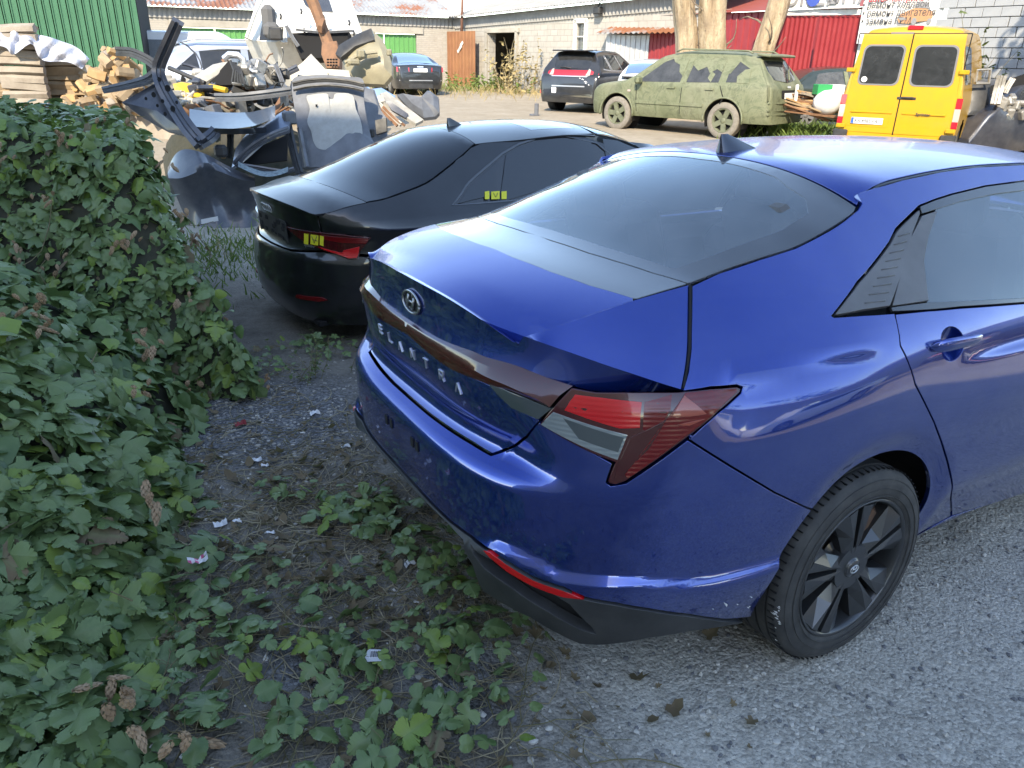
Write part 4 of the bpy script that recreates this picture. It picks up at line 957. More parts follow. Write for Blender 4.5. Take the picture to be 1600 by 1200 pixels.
# -- long left building
bl = thing('long_workshop', 'long pale brick workshop with rusty tin roof at the back left', 'building', (0, 0, 0))
gd = [on_wall(590, 50, oC, aL, nL), on_wall(652, 92, oC, aL, nL), on_wall(278, 43, oC, aL, nL), on_wall(392, 60, oC, aL, nL)]
zdoor = .5*(gd[0][1]+gd[2][1]); x0, x1, x2, x3 = gd[1][0], gd[0][0]+1.2, min(gd[3][0], gd[2][0]), max(gd[3][0], gd[2][0])
wall_obj('wall', CN, PL, 0, zE-.1, [(x0, x1, .2, zdoor), (x2, x3, .2, zdoor)], M_SBRICK, bl)
M_GREEN = mat('green_painted_gate', (.085, .26, .075), .5, var=(.11, .30, .09), vscale=2)
for xa, xb in ((x0, x1), (x2, x3)):
    k = max(2, int(round((xb-xa)/1.5)))
    for i in range(k):
        b = MB(); o = oC+aL*(xa+(xb-xa)*i/k+.02)-nL*.12; corrug(b, o+UPZ*.25, aL, UPZ, nL, (xb-xa)/k-.04, zdoor-.28, .22, .03, square=True); b.build('gate_leaf', M_GREEN, bl)
    b = MB(); b.box(tuple(oC+aL*(xa+xb)/2+nL*.02+UPZ*(zdoor+.14)), (xb-xa+.6, .1, .26), rz=math.atan2(aL[1], aL[0])); b.build('lintel', M_PLASTER, bl)
b = MB(); b.grid(lambda u, v: tuple(oC+aL*(u*LL*1.15)-nL*(v*7-.45)+UPZ*(zE+v*1.9+.035*math.sin(u*LL*1.15/.19*2*math.pi))), int(LL*1.15/.19*4), 4, smooth=False); b.build('roof', M_ROOFR, bl)
b = MB(); corrug(b, oC+UPZ*(zE-.42)+nL*.06, aL, UPZ, nL, LL, .40, .19, .035); b.build('fascia', M_SLATE, bl)
# -- right building with the open workshop door
br_ = thing('block_workshop', 'whitewashed block workshop with an open doorway and slate roof', 'building', (0, 0, 0))
op0, op1, opz = on_wall(764, 100, oC, aR, nR)[0], on_wall(806, 100, oC, aR, nR)[0], on_wall(785, 51, oC, aR, nR)[1]
w0, w1, wz0, wz1 = on_wall(901, 60, oC, aR, nR)[0], on_wall(914, 60, oC, aR, nR)[0], on_wall(907, 77, oC, aR, nR)[1], on_wall(907, 37, oC, aR, nR)[1]
PR2 = oC+aR*(LR+5.); zs_ = lambda d: zE+SLR*d/LR
wall_obj('wall', CN, PR2, 0, zE-.1, [(op0, op1, .2, opz), (w0, w1, wz0, wz1)], M_WBRICK, br_)
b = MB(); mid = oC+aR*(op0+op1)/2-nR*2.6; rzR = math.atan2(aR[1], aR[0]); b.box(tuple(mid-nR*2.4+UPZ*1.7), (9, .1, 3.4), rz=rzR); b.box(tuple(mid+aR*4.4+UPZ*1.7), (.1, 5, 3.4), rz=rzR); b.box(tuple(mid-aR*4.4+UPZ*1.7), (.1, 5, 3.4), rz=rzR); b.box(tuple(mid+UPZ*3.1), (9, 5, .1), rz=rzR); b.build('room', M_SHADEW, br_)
b = MB(); b.box(tuple(oC+aR*(op0-.12)+nR*.05+UPZ*(opz/2+.2)), (.16, .12, opz-.3), rz=rzR); b.box(tuple(oC+aR*(op1+.08)+nR*.05+UPZ*(opz/2+.2)), (.14, .12, opz-.3), rz=rzR); b.box(tuple(oC+aR*(op0+op1)/2+nR*.05+UPZ*(opz+.08)), (op1-op0+.5, .12, .16), rz=rzR); b.build('door_frame', M_PLASTER, br_)
b = MB(); o = oC+aR*w0-nR*.1+UPZ*wz0; quad(b, o, aR, UPZ, w1-w0, wz1-wz0); wn = b.build('window', M_GLASS, br_)
b = MB(); b.box(tuple(oC+aR*(w0+w1)/2+nR*.0+UPZ*(wz0+wz1)/2), (w1-w0+.3, .05, .04), rz=rzR)
for x in (w0-.06, w1+.06): b.box(tuple(oC+aR*x+nR*.03+UPZ*(wz0+wz1)/2), (.14, .08, wz1-wz0+.3), rz=rzR)
b.box(tuple(oC+aR*(w0+w1)/2+nR*.03+UPZ*(wz1+.1)), (w1-w0+.3, .08, .16), rz=rzR); b.box(tuple(oC+aR*(w0+w1)/2+nR*.06+UPZ*(wz0-.06)), (w1-w0+.3, .14, .09), rz=rzR); b.build('window_frame', M_WHITEMETAL, wn)
b = MB(); b.add([oC+UPZ*(zE-.12), PR2+UPZ*(zE-.12), PR2+UPZ*(zs_(LR+5)-.1)], [(0, 1, 2)]); b.build('wall_top', M_PLASTER, br_)
b = MB(); b.grid(lambda u, v: tuple(oC+aR*(u*(LR+5.3))-nR*(v*7-.45)+UPZ*(zs_(u*(LR+5.3))+v*1.9+.035*math.sin(u*(LR+5.3)/.19*2*math.pi))), int((LR+5.3)/.19*4), 4, smooth=False); b.build('roof', M_SLATE, br_)
b = MB(); sl_ = np.array([*(aR*(LR+5))[:2], zs_(LR+5)-zE]); corrug(b, oC+UPZ*(zE-.46)+nR*.06, sl_/np.linalg.norm(sl_), UPZ, nR, np.linalg.norm(sl_), .44, .19, .035); b.build('fascia', M_SLATE, br_)
x, z = on_wall(942, 17, oC, aR, nR); b = MB(); q = oC+aR*x+nR*.25; b.bbox(tuple(q+UPZ*(z)), (.34, .22, .24), .03, rz=rzR); b.tube([q+UPZ*(z+.12), q+UPZ*(z+.5)-nR*.2], .03); b.build('floodlight', M_BLACKPL, br_)
# crates seen inside the doorway
b = MB(); q = mid+nR*.5+aR*.9
for i in range(4): b.box(tuple(q+UPZ*(.65+i*.34)+aR*(.05*(i % 2))), (1.1, .5, .29), rz=rzR)
tag(b.build('crate_stack', mat('red_brown_crates', (.30, .085, .05), .7)), 'stack of red brown crates standing inside the workshop doorway', 'crates')
# rusty gate leaf standing open
g0, g1 = oC+aR*on_wall(713, 100, oC, aR, nR)[0], oC+aR*on_wall(757, 100, oC, aR, nR)[0]; gate = thing('rusty_gate', 'rusty orange sheet metal gate leaf with a white smear beside the doorway', 'gate', (0, 0, 0))
M_RUSTG = mat('orange_rust_paint', (.29, .135, .06), .7, var=(.21, .09, .045), vscale=1.6)
b = MB(); corrug(b, g0+nR*.5+UPZ*.42, aR, UPZ, nR, np.linalg.norm(g1-g0), opz-.35, .28, .03, square=True); b.build('gate_sheet', M_RUSTG, gate)
b = MB(); ctr = (g0+g1)/2+nR*.54
for sx_, sy_, dx, dy in ((-.1, 2.35, .10, .05), (.02, 2.45, .12, .07), (.14, 2.6, .12, .06)): b.box(tuple(ctr+aR*sx_+UPZ*(sy_-.4)+nR*.012), (.26, .02, .13), rz=rzR, ry=-.7)
b.build('paint_smear', M_WHITEMETAL, gate)
b = MB(); b.tube([oC+aR*on_wall(731, 60, oC, aR, nR)[0]+nR*.35+UPZ*2.4, oC+aR*on_wall(731, 60, oC, aR, nR)[0]+nR*.2+UPZ*6], .07, 8); tag(b.build('stove_pipe', mat('rusty_pipe', (.20, .10, .07), .8)), 'thin rusty stove pipe rising through the roof corner', 'pipe')
# -- shed: grey ribbed part, red part
sA, sB, sC = dep(945, 100, 30), dep(1012, 100, 29), dep(1066, 100, 27.5)
shed = thing('lean_to_shed', 'low lean to shed of grey and red ribbed sheets under a tin roof', 'shed', (0, 0, 0))
M_GREYSH = mat('galvanised_sheet', (.50, .51, .52), .45, .3, var=(.38, .39, .40), vscale=3); M_REDSH = mat('red_ribbed_sheet', (.25, .022, .030), .5, var=(.29, .035, .04), vscale=2)
zS = dep(980, 55, 29.5)[2]
for p, q, m, z in ((sA, sB, M_GREYSH, zS), (sB, sC, M_REDSH, zS+.05)):
    a, n, L = wall_frame(p, q); b = MB(); corrug(b, np.array([p[0], p[1], .2]), a, UPZ, n, L, z-.2, .20, .025, square=True); b.build('wall_sheet', m, shed)
b = MB(); a, n, L = wall_frame(sA, sC)
o = np.array([sA[0], sA[1], zS+.05])-a*.3+n*.3; b.grid(lambda u, v: tuple(o+a*(u*(L+.5))-n*(v*3.4)+UPZ*(v*.95+.03*math.sin(u*L/.2*2*math.pi))), int(L/.2*4), 3, smooth=False); b.build('roof', M_ROOFR, shed)
# -- red hall behind the trunks and the red gates
hA, hB = dep(1128, 90, 26.5), dep(1200, 90, 25); a, n, L = wall_frame(hA, hB); hall = thing('red_hall', 'red ribbed metal hall wall seen between the bare trunks', 'building', (0, 0, 0))
b = MB(); corrug(b, np.array([hA[0], hA[1], .2])-a*4, a, UPZ, n, L+7, dep(1165, 18, 25.6)[2]-.2, .25, .03, square=True); b.build('wall_sheet', M_REDSH, hall)
b = MB(); zt = dep(1165, 18, 25.6)[2]; o = np.array([hA[0], hA[1], zt])-a*4+n*.2; b.grid(lambda u, v: tuple(o+a*(u*(L+7))-n*v*5+UPZ*v*1.2), 20, 2); b.build('roof', mat('faded_red_roof', (.27, .065, .05), .7), hall)
# -- gates with banners, then the grey block building
SG = 21.2
gA, gB = dep(1204, 90, SG+.5), dep(1337, 90, SG-.6); a, n, L = wall_frame(gA, gB); aG, nG = a, n; rzG = math.atan2(a[1], a[0]); oG = np.array([gA[0], gA[1], 0.])
zG = on_wall(1270, 24, oG, a, n)[1]
gt = thing('red_gates', 'pair of red ribbed metal gates below the white banner', 'gate', (0, 0, 0))
for i in range(2):
    b = MB(); corrug(b, oG+a*(L*i/2+.02)+UPZ*.3, a, UPZ, n, L/2-.05, zG-.34, .115, .022); lf = b.build('gate_leaf', M_REDSH, gt)
    b = MB(); q = oG+a*(L/2+(-.25 if i == 0 else .5))+n*.06+UPZ*(1.35 if i == 0 else 1.02); b.bbox(tuple(q), (.12, .06, .07), .01, rz=rzG); b.tube([q-a*.05+UPZ*.1, q-a*.09+n*.05, q-a*.03-UPZ*.1], .014, 5); b.build('latch', M_WHITEMETAL, lf)
b = MB()
for x in (-.09, L+.10): b.box(tuple(oG+a*x+UPZ*(zG/2)), (.16, .16, zG+.1), rz=rzG)
b.box(tuple(oG+a*L/2+UPZ*(zG+.06)), (L+.4, .14, .12), rz=rzG); b.build('gate_frame', M_WHITEMETAL, gt)
def text_mesh(s, size, ext=.004, bold=0.):
    cu = bpy.data.curves.new('t', 'FONT'); cu.body = s; cu.size = size; cu.extrude = ext; cu.offset = bold; cu.resolution_u = 2
    o = bpy.data.objects.new('t', cu); COL.objects.link(o); dg = bpy.context.evaluated_depsgraph_get(); me = bpy.data.meshes.new_from_object(o.evaluated_get(dg)); bpy.data.objects.remove(o); bpy.data.curves.remove(cu); return me
def put_text(name, s, size, o, a, up, m, parent, ext=.004, sx_=1., bold=0.):
    me = text_mesh(s, size, ext, bold); n = np.cross(a, up); M4 = Matrix(((a[0]*sx_, up[0], n[0], o[0]), (a[1]*sx_, up[1], n[1], o[1]), (a[2]*sx_, up[2], n[2], o[2]), (0, 0, 0, 1))); me.transform(M4); return link(name, me, m, parent)
def cloth_fn(nt, b):
    pass
M_BANNER = mat('banner_vinyl', (.74, .73, .70), .6, var=(.66, .65, .62), vscale=2, bump=.3, bscale=1.5, bdist=.08)
M_INK = mat('dark_banner_ink', (.05, .05, .055), .6); M_INKR = mat('red_banner_ink', (.45, .03, .03), .6); M_INKB = mat('blue_banner_ink', (.03, .07, .34), .6); M_INKO = mat('copper_banner_ink', (.42, .22, .11), .6); M_INKG = mat('grey_banner_ink', (.22, .22, .23), .6)
def rt_dir(a): return a if (a @ HR) > 0 else -a
def banner(label, pxA, pxB, z0, z1, s0, s1):
    t = thing('banner', label, 'banner', (0, 0, 0)); A, B = dep(pxA, 20, s0), dep(pxB, 20, s1); a, n, L = wall_frame(A, B); o = np.array([A[0], A[1], 0.])
    b = MB(); b.grid(lambda u, v: tuple(o+a*u*L+n*(.02*math.sin(u*9)*math.sin(v*5+1)+.015*math.sin(u*23+v*4))+UPZ*(z0+(z1-z0)*v)), 36, 10); b.build('sheet', M_BANNER, t); return t, o, a, n, L
zb1 = zG+1.55
t, o, a, n, L = banner('white shop banner with dark lettering and a blue emblem above the red gates', 1207, 1341, zG+.14, zb1, SG+.42, SG-.75)
xk = lambda px, py: on_wall(px, py, o, a, n)
x0, z0 = xk(1224, 8); put_text('lettering', 'ОКЕЯ', .52, o+a*x0+n*.05+UPZ*(z0-.02), a, UPZ, M_INKG, t, bold=.006)
x0, z0 = xk(1289, 4.5); put_text('lettering', 'СПАС', .52, o+a*x0+n*.05+UPZ*(z0-.02), a, UPZ, M_INKG, t, bold=.006)
x0, z0 = xk(1271, 3); b = MB(); b.prism([(.17*math.cos(k), .21*math.sin(k)) for k in np.linspace(0, 6.283, 20)[:-1]], a, UPZ, n, o+a*x0+n*.055+UPZ*(z0+.1), .01); em = b.build('emblem', M_INKB, t)
b = MB(); b.prism([(-.10, .02), (-.02, -.02), (.05, .10), (.02, .18), (-.06, .14)], a, UPZ, n, o+a*x0+n*.065+UPZ*(z0+.1), .01); b.build('emblem_mark', M_INKR, em)
t, o, a, n, L = banner('large white banner listing car repairs beside a copper car picture', 1347, 1474, on_wall(1400, 62, oG, aG, nG)[1]-.1, zb1+.3, SG-.8, SG-1.9)
for s_, px, py in (('• автоэлектрика', 1350, 3.5), ('• ремонт ходовой', 1348, 13.5), ('• ремонт двигателя', 1347.5, 26), ('• замена ГРМ', 1345.5, 38.5)):
    x0, z0 = xk(px, py); put_text('lettering', s_, .215, o+a*x0+n*.05+UPZ*z0, a, UPZ, M_INK if py > 5 else M_INKR, t, sx_=.80)
x0, z0 = xk(1402, 37); k = .235; cpos = o+a*x0+n*.05+UPZ*z0
b = MB(); b.prism([(0, .3), (.15, .05), (.9, -.02), (1.5, .12), (2.5, .2), (2.75, .45), (2.7, .9), (2.1, 1.15), (1.2, 1.2), (.5, .9), (.1, .7)], a*k*1.15, UPZ*k*1.15, n, cpos, .008); pc = b.build('printed_car', M_INKO, t)
b = MB(); b.prism([(1.1, 1.22), (2.2, 1.18), (2.5, 1.1), (2.1, 1.62), (1.5, 1.72)], a*k*1.15, UPZ*k*1.15, n, cpos+n*.004, .008); b.prism([(-.1, 0), (1.0, -.12), (1.0, -.22), (.1, -.2)], a*k*1.15, UPZ*k*1.15, n, cpos+n*.004, .008); b.prism([(.05, .45), (.5, .5), (.7, .3), (.2, .25)], a*k*1.15, UPZ*k*1.15, n, cpos+n*.006, .008); b.build('printed_car_glass', M_INKG, pc)
for cx_, r in ((1.35, .30), (2.55, .24)):
    b = MB(); b.prism([(cx_+r*.7*math.cos(q), .15+r*math.sin(q)) for q in np.linspace(0, 6.283, 16)[:-1]], a*k*1.15, UPZ*k*1.15, n, cpos+n*.008, .008); b.build('printed_wheel', M_INKG, pc)
# grey block wall on the right, block by block
SB0, SB1 = 19.2, 17.2
wA, wB = dep(1462, 100, SB0), dep(1640, 100, SB1); a, n, L = wall_frame(wA, wB); oW = np.array([wA[0], wA[1], 0.]); aW, nW = a, n; rzW = math.atan2(a[1], a[0])
bw = thing('block_building', 'grey building of large concrete blocks at the right edge', 'building', (0, 0, 0))
L2 = L+4
b = MB(); b.box(tuple(oW+a*L2/2-n*.19+UPZ*2.2), (L2, .3, 4.4), rz=rzW); b.build('mortar_core', mat('grey_mortar', (.17, .175, .18), .95), bw)
M_BLK = mat('grey_concrete_block', (.30, .315, .335), .9, var=(.36, .37, .385), vscale=3, bump=.25, bscale=40)
vb = MB(); vb.bbox((0, 0, 0), (.385, .06, .19), .006); blk_me = vb.mesh('block'); blk_me.materials.append(M_BLK)
half_me = None
for j in range(21):
    for i in range(int(L2/.4)+1):
        x = i*.4+(.2 if j % 2 else 0)+rnd.uniform(-.004, .004); o_ = bpy.data.objects.new('block', blk_me); COL.objects.link(o_); o_.parent = bw
        q = oW+a*x+UPZ*(.12+j*.205); o_.location = tuple(q+n*rnd.uniform(-.012, .004)); o_.rotation_euler = (0, 0, rzW)
# ---- building behind the photographer, whose shade covers the near ground, and the yard to the right
sh_ = thing('tall_workshop', 'tall grey rendered workshop behind the photographer shading the verge', 'building', (0, 0, 0))
pA, pB = loc(-12, -26), loc(-12, .6); a, n, L = wall_frame(pA, pB)
HB = 17.0
b = MB(); b.box(tuple((pA+pB)/2-a*0-HF*3+UPZ*HB/2), (L, 6, HB), rz=math.atan2(a[1], a[0])); b.build('wall', M_PLASTER, sh_)
b = MB(); b.box(tuple((pA+pB)/2-HF*3+UPZ*(HB+.1)), (L+.8, 6.6, .2), rz=math.atan2(a[1], a[0])); b.build('roof', M_SLATE, sh_)
side = thing('side_workshop', 'pale block workshop along the right side of the yard', 'building', (0, 0, 0))
wall_obj('wall', (-6, -13.5), (22, -11.5), 0, 3.6, [(8, 10.4, 0, 2.4), (14, 15.4, 1, 2.2), (3, 4.4, 1, 2.2)], M_WBRICK, side)
b = MB(); b.grid(lambda u, v: (-6.3+28.6*u, -13.1+2*u-v*7, 3.55+v*2.0+.03*math.sin(u*28.6/.19*6.283)), 500, 3, smooth=False); b.build('roof', M_SLATE, side)
b = MB(); b.box((3, -17.5, 1.5), (3, .1, 3)); b.build('room', M_DARK, side)
# ================================================================== OTHER VEHICLES
def wheel_set(R, wdt, spokes, m_rim, detail=40, rim_r=.66, twin=False, spoke_w=.12):
    """one wheel about the origin, outer face at y=0, inwards +y"""
    w = thing('wheel', None, None)
    b = MB(); b.lathe([(.02, R*rim_r), (.0, R*rim_r*1.06), (-.004, R*.85), (.012, R*.955), (.03, R), (wdt-.03, R), (wdt, R*.95), (wdt, R*rim_r)], detail); b.build('tyre', M_RUBBER, w, 40)
    b = MB(); b.lathe([(.03, R*rim_r*1.01), (.008, R*rim_r*1.0), (.012, R*rim_r*.93), (.06, R*rim_r*.88), (wdt, R*rim_r*.88)], detail)
    for k in range(spokes):
        for d in ((-.09, .09) if twin else (0,)):
            a = 2*math.pi*k/spokes+d; c, s = math.cos(a), math.sin(a); r0, r1 = R*.10, R*rim_r*.95; w0, w1 = R*spoke_w*.8, R*spoke_w*1.15
            P = [(r0*c-w0*s, .035, r0*s+w0*c), (r0*c+w0*s, .035, r0*s-w0*c), (r1*c+w1*s*.8, .014, r1*s-w1*c*.8), (r1*c-w1*s*.8, .014, r1*s+w1*c*.8)]
            Q = [(x, y+.035, z) for x, y, z in P]; b.add(P+Q, [(0, 1, 2, 3), (4, 7, 6, 5), (0, 4, 5, 1), (1, 5, 6, 2), (2, 6, 7, 3), (3, 7, 4, 0)])
    b.lathe([(.02, 0), (.02, R*.10), (.03, R*.16), (.07, R*.17)], 16); rim = b.build('rim', m_rim, w); 
    bm = bmesh.new(); bm.from_mesh(rim.data); bmesh.ops.recalc_face_normals(bm, faces=bm.faces); bm.to_mesh(rim.data); bm.free()
    b = MB(); b.lathe([(.09, 0), (.09, R*rim_r*.86)], 24); b.build('brake_disc', M_DARK, w)
    return w
def put_wheels(par, src, spots, ry=0.):
    for i, (x, y, z) in enumerate(spots):
        e = src if i == len(spots)-1 else copy_tree(src); e.name = 'wheel'; e.parent = par; e.location = (x, y, z); e.rotation_euler = (0, ry+i*.7, math.pi if y > 0 else 0)
        for c in e.children: c.name = c.name.split('.')[0]
class Loft:
    """closed car body: silhouette ztop(x), plan half width wp(x), tumblehome above the belt"""
    def __init__(s, top, plan, z0, belt, tumble, arch, mid=.62, sill=.06, crown=.04, rc=.09, sag=.02):
        s.top = pch(*zip(*top)); s.plan = pch(*zip(*plan)); s.z0, s.belt, s.tb, s.arch, s.mid, s.sill, s.crown, s.rc = z0, belt, tumble, arch, mid, sill, crown, rc
        s.x0, s.x1 = top[0][0], top[-1][0]; s.topl = top
    def yw(s, x, z):                   # side half width at (x, z)
        x = np.asarray(x, float); z = np.asarray(z, float); w = s.plan(x); bl = s.belt(x)
        lo = w-s.sill*((np.maximum(0, s.mid-z))/(s.mid-s.z0))**2-.25*s.sill*np.maximum(0, z-s.mid)**2/.1
        k = np.clip((z-bl+.04)/.08, 0, 1); k = k*k*(3-2*k)
        y = lo-s.tb*np.maximum(0, z-bl)-.01*k
        return np.maximum(.02, y)
    def sec(s, x, t):                  # t 0..1 from sill over the side (0..0.7) to the top centre line
        zt = s.top(x); zr = zt-s.crown; rc = np.minimum(s.rc, .4*np.maximum(.01, zt-s.z0))
        ts = .66
        z = np.where(t < ts, s.z0+(zr-rc-s.z0)*(t/ts), 0); ye = s.yw(x, zr-rc)
        a = np.clip((t-ts)/.14, 0, 1)*math.pi/2; yr = ye-rc*.8*(1-np.cos(a)); zrr = zr-rc+rc*np.sin(a)
        b_ = np.clip((t-.80)/.20, 0, 1); yt = (ye-rc*.8)*(1-b_); ztt = zr+s.crown*(1-(1-b_)**2.)
        y = np.where(t < ts, s.yw(x, z), np.where(t < .80, yr, yt)); z = np.where(t < ts, z, np.where(t < .80, zrr, ztt))
        return np.stack([x, -y, z], -1)
    def body(s, name, m, par, nx=70, nt=34):
        xs = np.unique(np.concatenate([np.linspace(s.x0, s.x1, nx), s.x0+(s.x1-s.x0)*np.array([.004, .01, .02, .03, .97, .98, .99, .996])])); ts = np.concatenate([np.linspace(0, .66, nt-14), np.linspace(.68, 1, 14)])
        X, T = np.meshgrid(xs, ts); P = s.sec(X.ravel(), T.ravel())
        for ax, az, ar in s.arch:      # pull the vertices next to each wheel opening onto its rim
            dx, dz = P[:, 0]-ax, P[:, 2]-az; r = np.hypot(dx, dz); k = (np.abs(r-ar) < .035) & (T.ravel() < .66); P[k, 0] = ax+dx[k]/r[k]*ar; P[k, 2] = np.maximum(s.z0-.0, az+dz[k]/r[k]*ar)
        nt_ = len(ts); nn = len(xs); fs = []
        for j in range(nt_-1):
            for i in range(nn-1):
                q = [j*nn+i, j*nn+i+1, (j+1)*nn+i+1, (j+1)*nn+i]; c = P[q].mean(0)
                if ts[j] < .66 and any(math.hypot(c[0]-ax, c[2]-az) < ar for ax, az, ar in s.arch): continue
                fs.append(tuple(q))
        b = MB(); b.add(P, fs, 0, True); b.add(P*[1, -1, 1], [f[::-1] for f in fs], 0, True)
        for i0 in (0, nn-1):           # ends
            col = [j*nn+i0 for j in range(nt_)]
            q = list(P[col])+list(P[col][::-1]*[1, -1, 1]); b.add(q, [tuple(range(len(q)))[::(1 if i0 else -1)]])
        o = b.build(name, m, par, 38, fixn=True)
        w = MB()
        for ax, az, ar in s.arch:
            for sg in (-1, 1):
                y0 = float(s.yw(ax, az))-.01; th = np.linspace(-.35, math.pi+.35, 21); w.add([(ax+(ar+.004)*math.cos(t), sg*y, az+(ar+.004)*math.sin(t)) for y in (y0, y0-.32) for t in th], [(i, i+1, 21+i+1, 21+i) for i in range(20)]); w.add([(ax, sg*(y0-.32), az)]+[(ax+(ar+.01)*math.cos(t), sg*(y0-.32), az+(ar+.01)*math.sin(t)) for t in np.linspace(0, 6.283, 25)], [(0, i, i+1) for i in range(1, 25)])
        w.box(((s.x0+s.x1)/2, 0, s.z0+.02), (s.x1-s.x0-.3, 1.1, .04)); w.build('wheel_well', M_DARK, par); return o
    def side(s, name, pl, m, par, off=.004, step=.12, sides=(-1, 1), th=.004):
        fn = lambda uv: np.stack([uv[:, 0], -s.yw(uv[:, 0], uv[:, 1]), uv[:, 1]], 1)
        f2 = lambda uv: (fn(uv), numnorm(fn, uv)); out = []
        for sg in sides: out.append(link(name, surf_mesh(name, np.array(pl, float), f2, step, gap=0, rim=.002, off=off, thick=th, mirror=sg > 0), m, par))
        return out
    def xr(s, z, front=False):         # where the centre line reaches height z at the tail (or nose)
        xs = np.linspace(s.x0, s.x1, 900); zt = s.top(xs)
        if front: xs, zt = xs[::-1], zt[::-1]
        pk = int(np.argmax(zt)); return np.interp(z, zt[:pk+1]+np.arange(pk+1)*1e-9, xs[:pk+1])
    def end(s, name, pl, m, par, off=.005, step=.1, front=False, bulge=.08, th=.004, both=False):
        def fn(uv):
            y, z = uv[:, 0], uv[:, 1]; x = s.xr(z, front); w = float(np.max(s.plan(np.linspace(s.x0, s.x1, 50)))); sgn = -1 if front else 1
            return np.stack([x+sgn*bulge*np.clip(np.abs(y)/w, 0, 1)**2.5, y, z], 1)
        f2 = lambda uv: (fn(uv), (1 if front else -1)*numnorm(fn, uv))
        return link(name, surf_mesh(name, np.array(pl, float), f2, step, gap=0, rim=.002, off=off, thick=th, both=both), m, par)
def rr(x0, x1, z0, z1, r=.05, n=4, sk=0.):    # rounded rectangle
    out = []
    for cx, cz, a0 in ((x1-r, z1-r, 0), (x0+r, z1-r, 90), (x0+r, z0+r, 180), (x1-r, z0+r, 270)):
        for k in range(n+1): a = R_(a0+90*k/n); out.append((cx+r*math.cos(a)+sk*(cz+r*math.sin(a)-z0), cz+r*math.sin(a)))
    return out
M_PLATE = mat('number_plate_white', (.72, .72, .70), .4)
M_GREYGL = glass_mat('car_glass', (.05, .055, .06), 1.6, .05)
M_LAMPR = mat('red_tail_lamp', (.42, .012, .02), .25, coat=1.)
M_LAMPC = mat('clear_tail_lamp', (.46, .36, .32), .2, coat=1.)
M_ALLOY = mat('silver_alloy', (.42, .41, .39), .35, .8, var=(.30, .28, .25), vscale=15)
M_BLACKP = mat('black_car_paint', (.008, .009, .011), .3, .2, 1., .03, fn=paint_fn(.10, (.32, .30, .27)))
def seat_row(par, x, z, ys=(-.4, .4), h=.6):
    for y in ys: b = MB(); b.bbox((x, y, z), (.18, .5, h), .06, ry=-.2); b.bbox((x-.08, y, z+h/2+.06), (.1, .26, .2), .03, ry=-.2); b.build('seat', M_SEAT, par)
def car_at(name, label, px_rear, s, heading_deg, x_rear, group=None, cat='car', dz=0.):
    """empty under the rear axle; px_rear: pixel column over which the rear axle centre stands"""
    q = dep(px_rear, 200, s); rz = R_(heading_deg); t = thing(name, label, cat, (q[0], q[1], gz(q[0], q[1])+dz), rz, group); return t
HD = math.degrees(YAW)

# ---- black saloon far left (rear three-quarter, nose away to the left)
t = car_at('parked_sedan', 'black saloon parked near the green gates, its red tail lamps facing us', 648, 31., HD+22, 0)
lf = Loft([(-1.12, .55), (-1.10, .78), (-1.06, 1.02), (-.98, 1.06), (-.55, 1.10), (.25, 1.38), (.9, 1.46), (1.5, 1.44), (2.3, 1.12), (2.6, 1.03), (3.6, .92), (3.9, .70), (3.95, .45)], [(-1.12, .72), (-1.05, .83), (-.8, .92), (0, .965), (2, .965), (3.2, .92), (3.8, .80), (3.95, .62)], .22, lambda x: 1.0+0*x, .72, [(0, .34, .37), (2.98, .34, .37)])
lf.body('body', M_BLACKP, t, 60, 30)
lf.side('side_window', [(-.30, 1.06), (.20, 1.31), (.95, 1.385), (1.55, 1.36), (2.2, 1.06), (.9, 1.04)], M_GREYGL, t)
lf.side('window_chrome', [(-.34, 1.05), (.18, 1.325), (.95, 1.405), (1.56, 1.38), (1.56, 1.36), (.95, 1.386), (.20, 1.312), (-.30, 1.06)], M_CHROME, t, off=.006)
b = MB(); b.grid(lambda u, v: (-.50+.70*v, (u-.5)*(1.36-.20*v), float(lf.top(-.50+.70*v))+.006-.03*abs(2*u-1)**3), 12, 6); b.build('rear_window', M_GREYGL, t, 60)
for sg in (-1, 1):
    for nm, m, a0, a1 in (('tail_lamp', M_LAMPR, .42, .68), ('tail_lamp', M_LAMPC, .68, .74), ('tail_lamp', M_LAMPR, .74, .88)):
        lf.end(nm, [(sg*a0, .80), (sg*a1, .80), (sg*a1, .97), (sg*a0, .95)], m, t, bulge=.09, off=.010)
pl = lf.end('number_plate', rr(-.26, .26, .80, .92, .01), M_PLATE, t, bulge=.0, off=.016); lf.end('lid_chrome', rr(-.12, .12, .955, 1.0, .02), M_CHROME, t, bulge=0, off=.012); lf.end('bumper_chrome', [(-.80, .50), (.80, .50), (.80, .53), (-.80, .53)], M_CHROME, t, off=.012); lf.end('bumper_insert', rr(-.62, .62, .26, .40, .04), M_BLACKPL, t, off=.012)
put_wheels(t, wheel_set(.345, .25, 10, M_ALLOY), [(2.98, -.93, .345), (2.98, .93, .345), (0, .93, .345), (0, -.93, .345)])

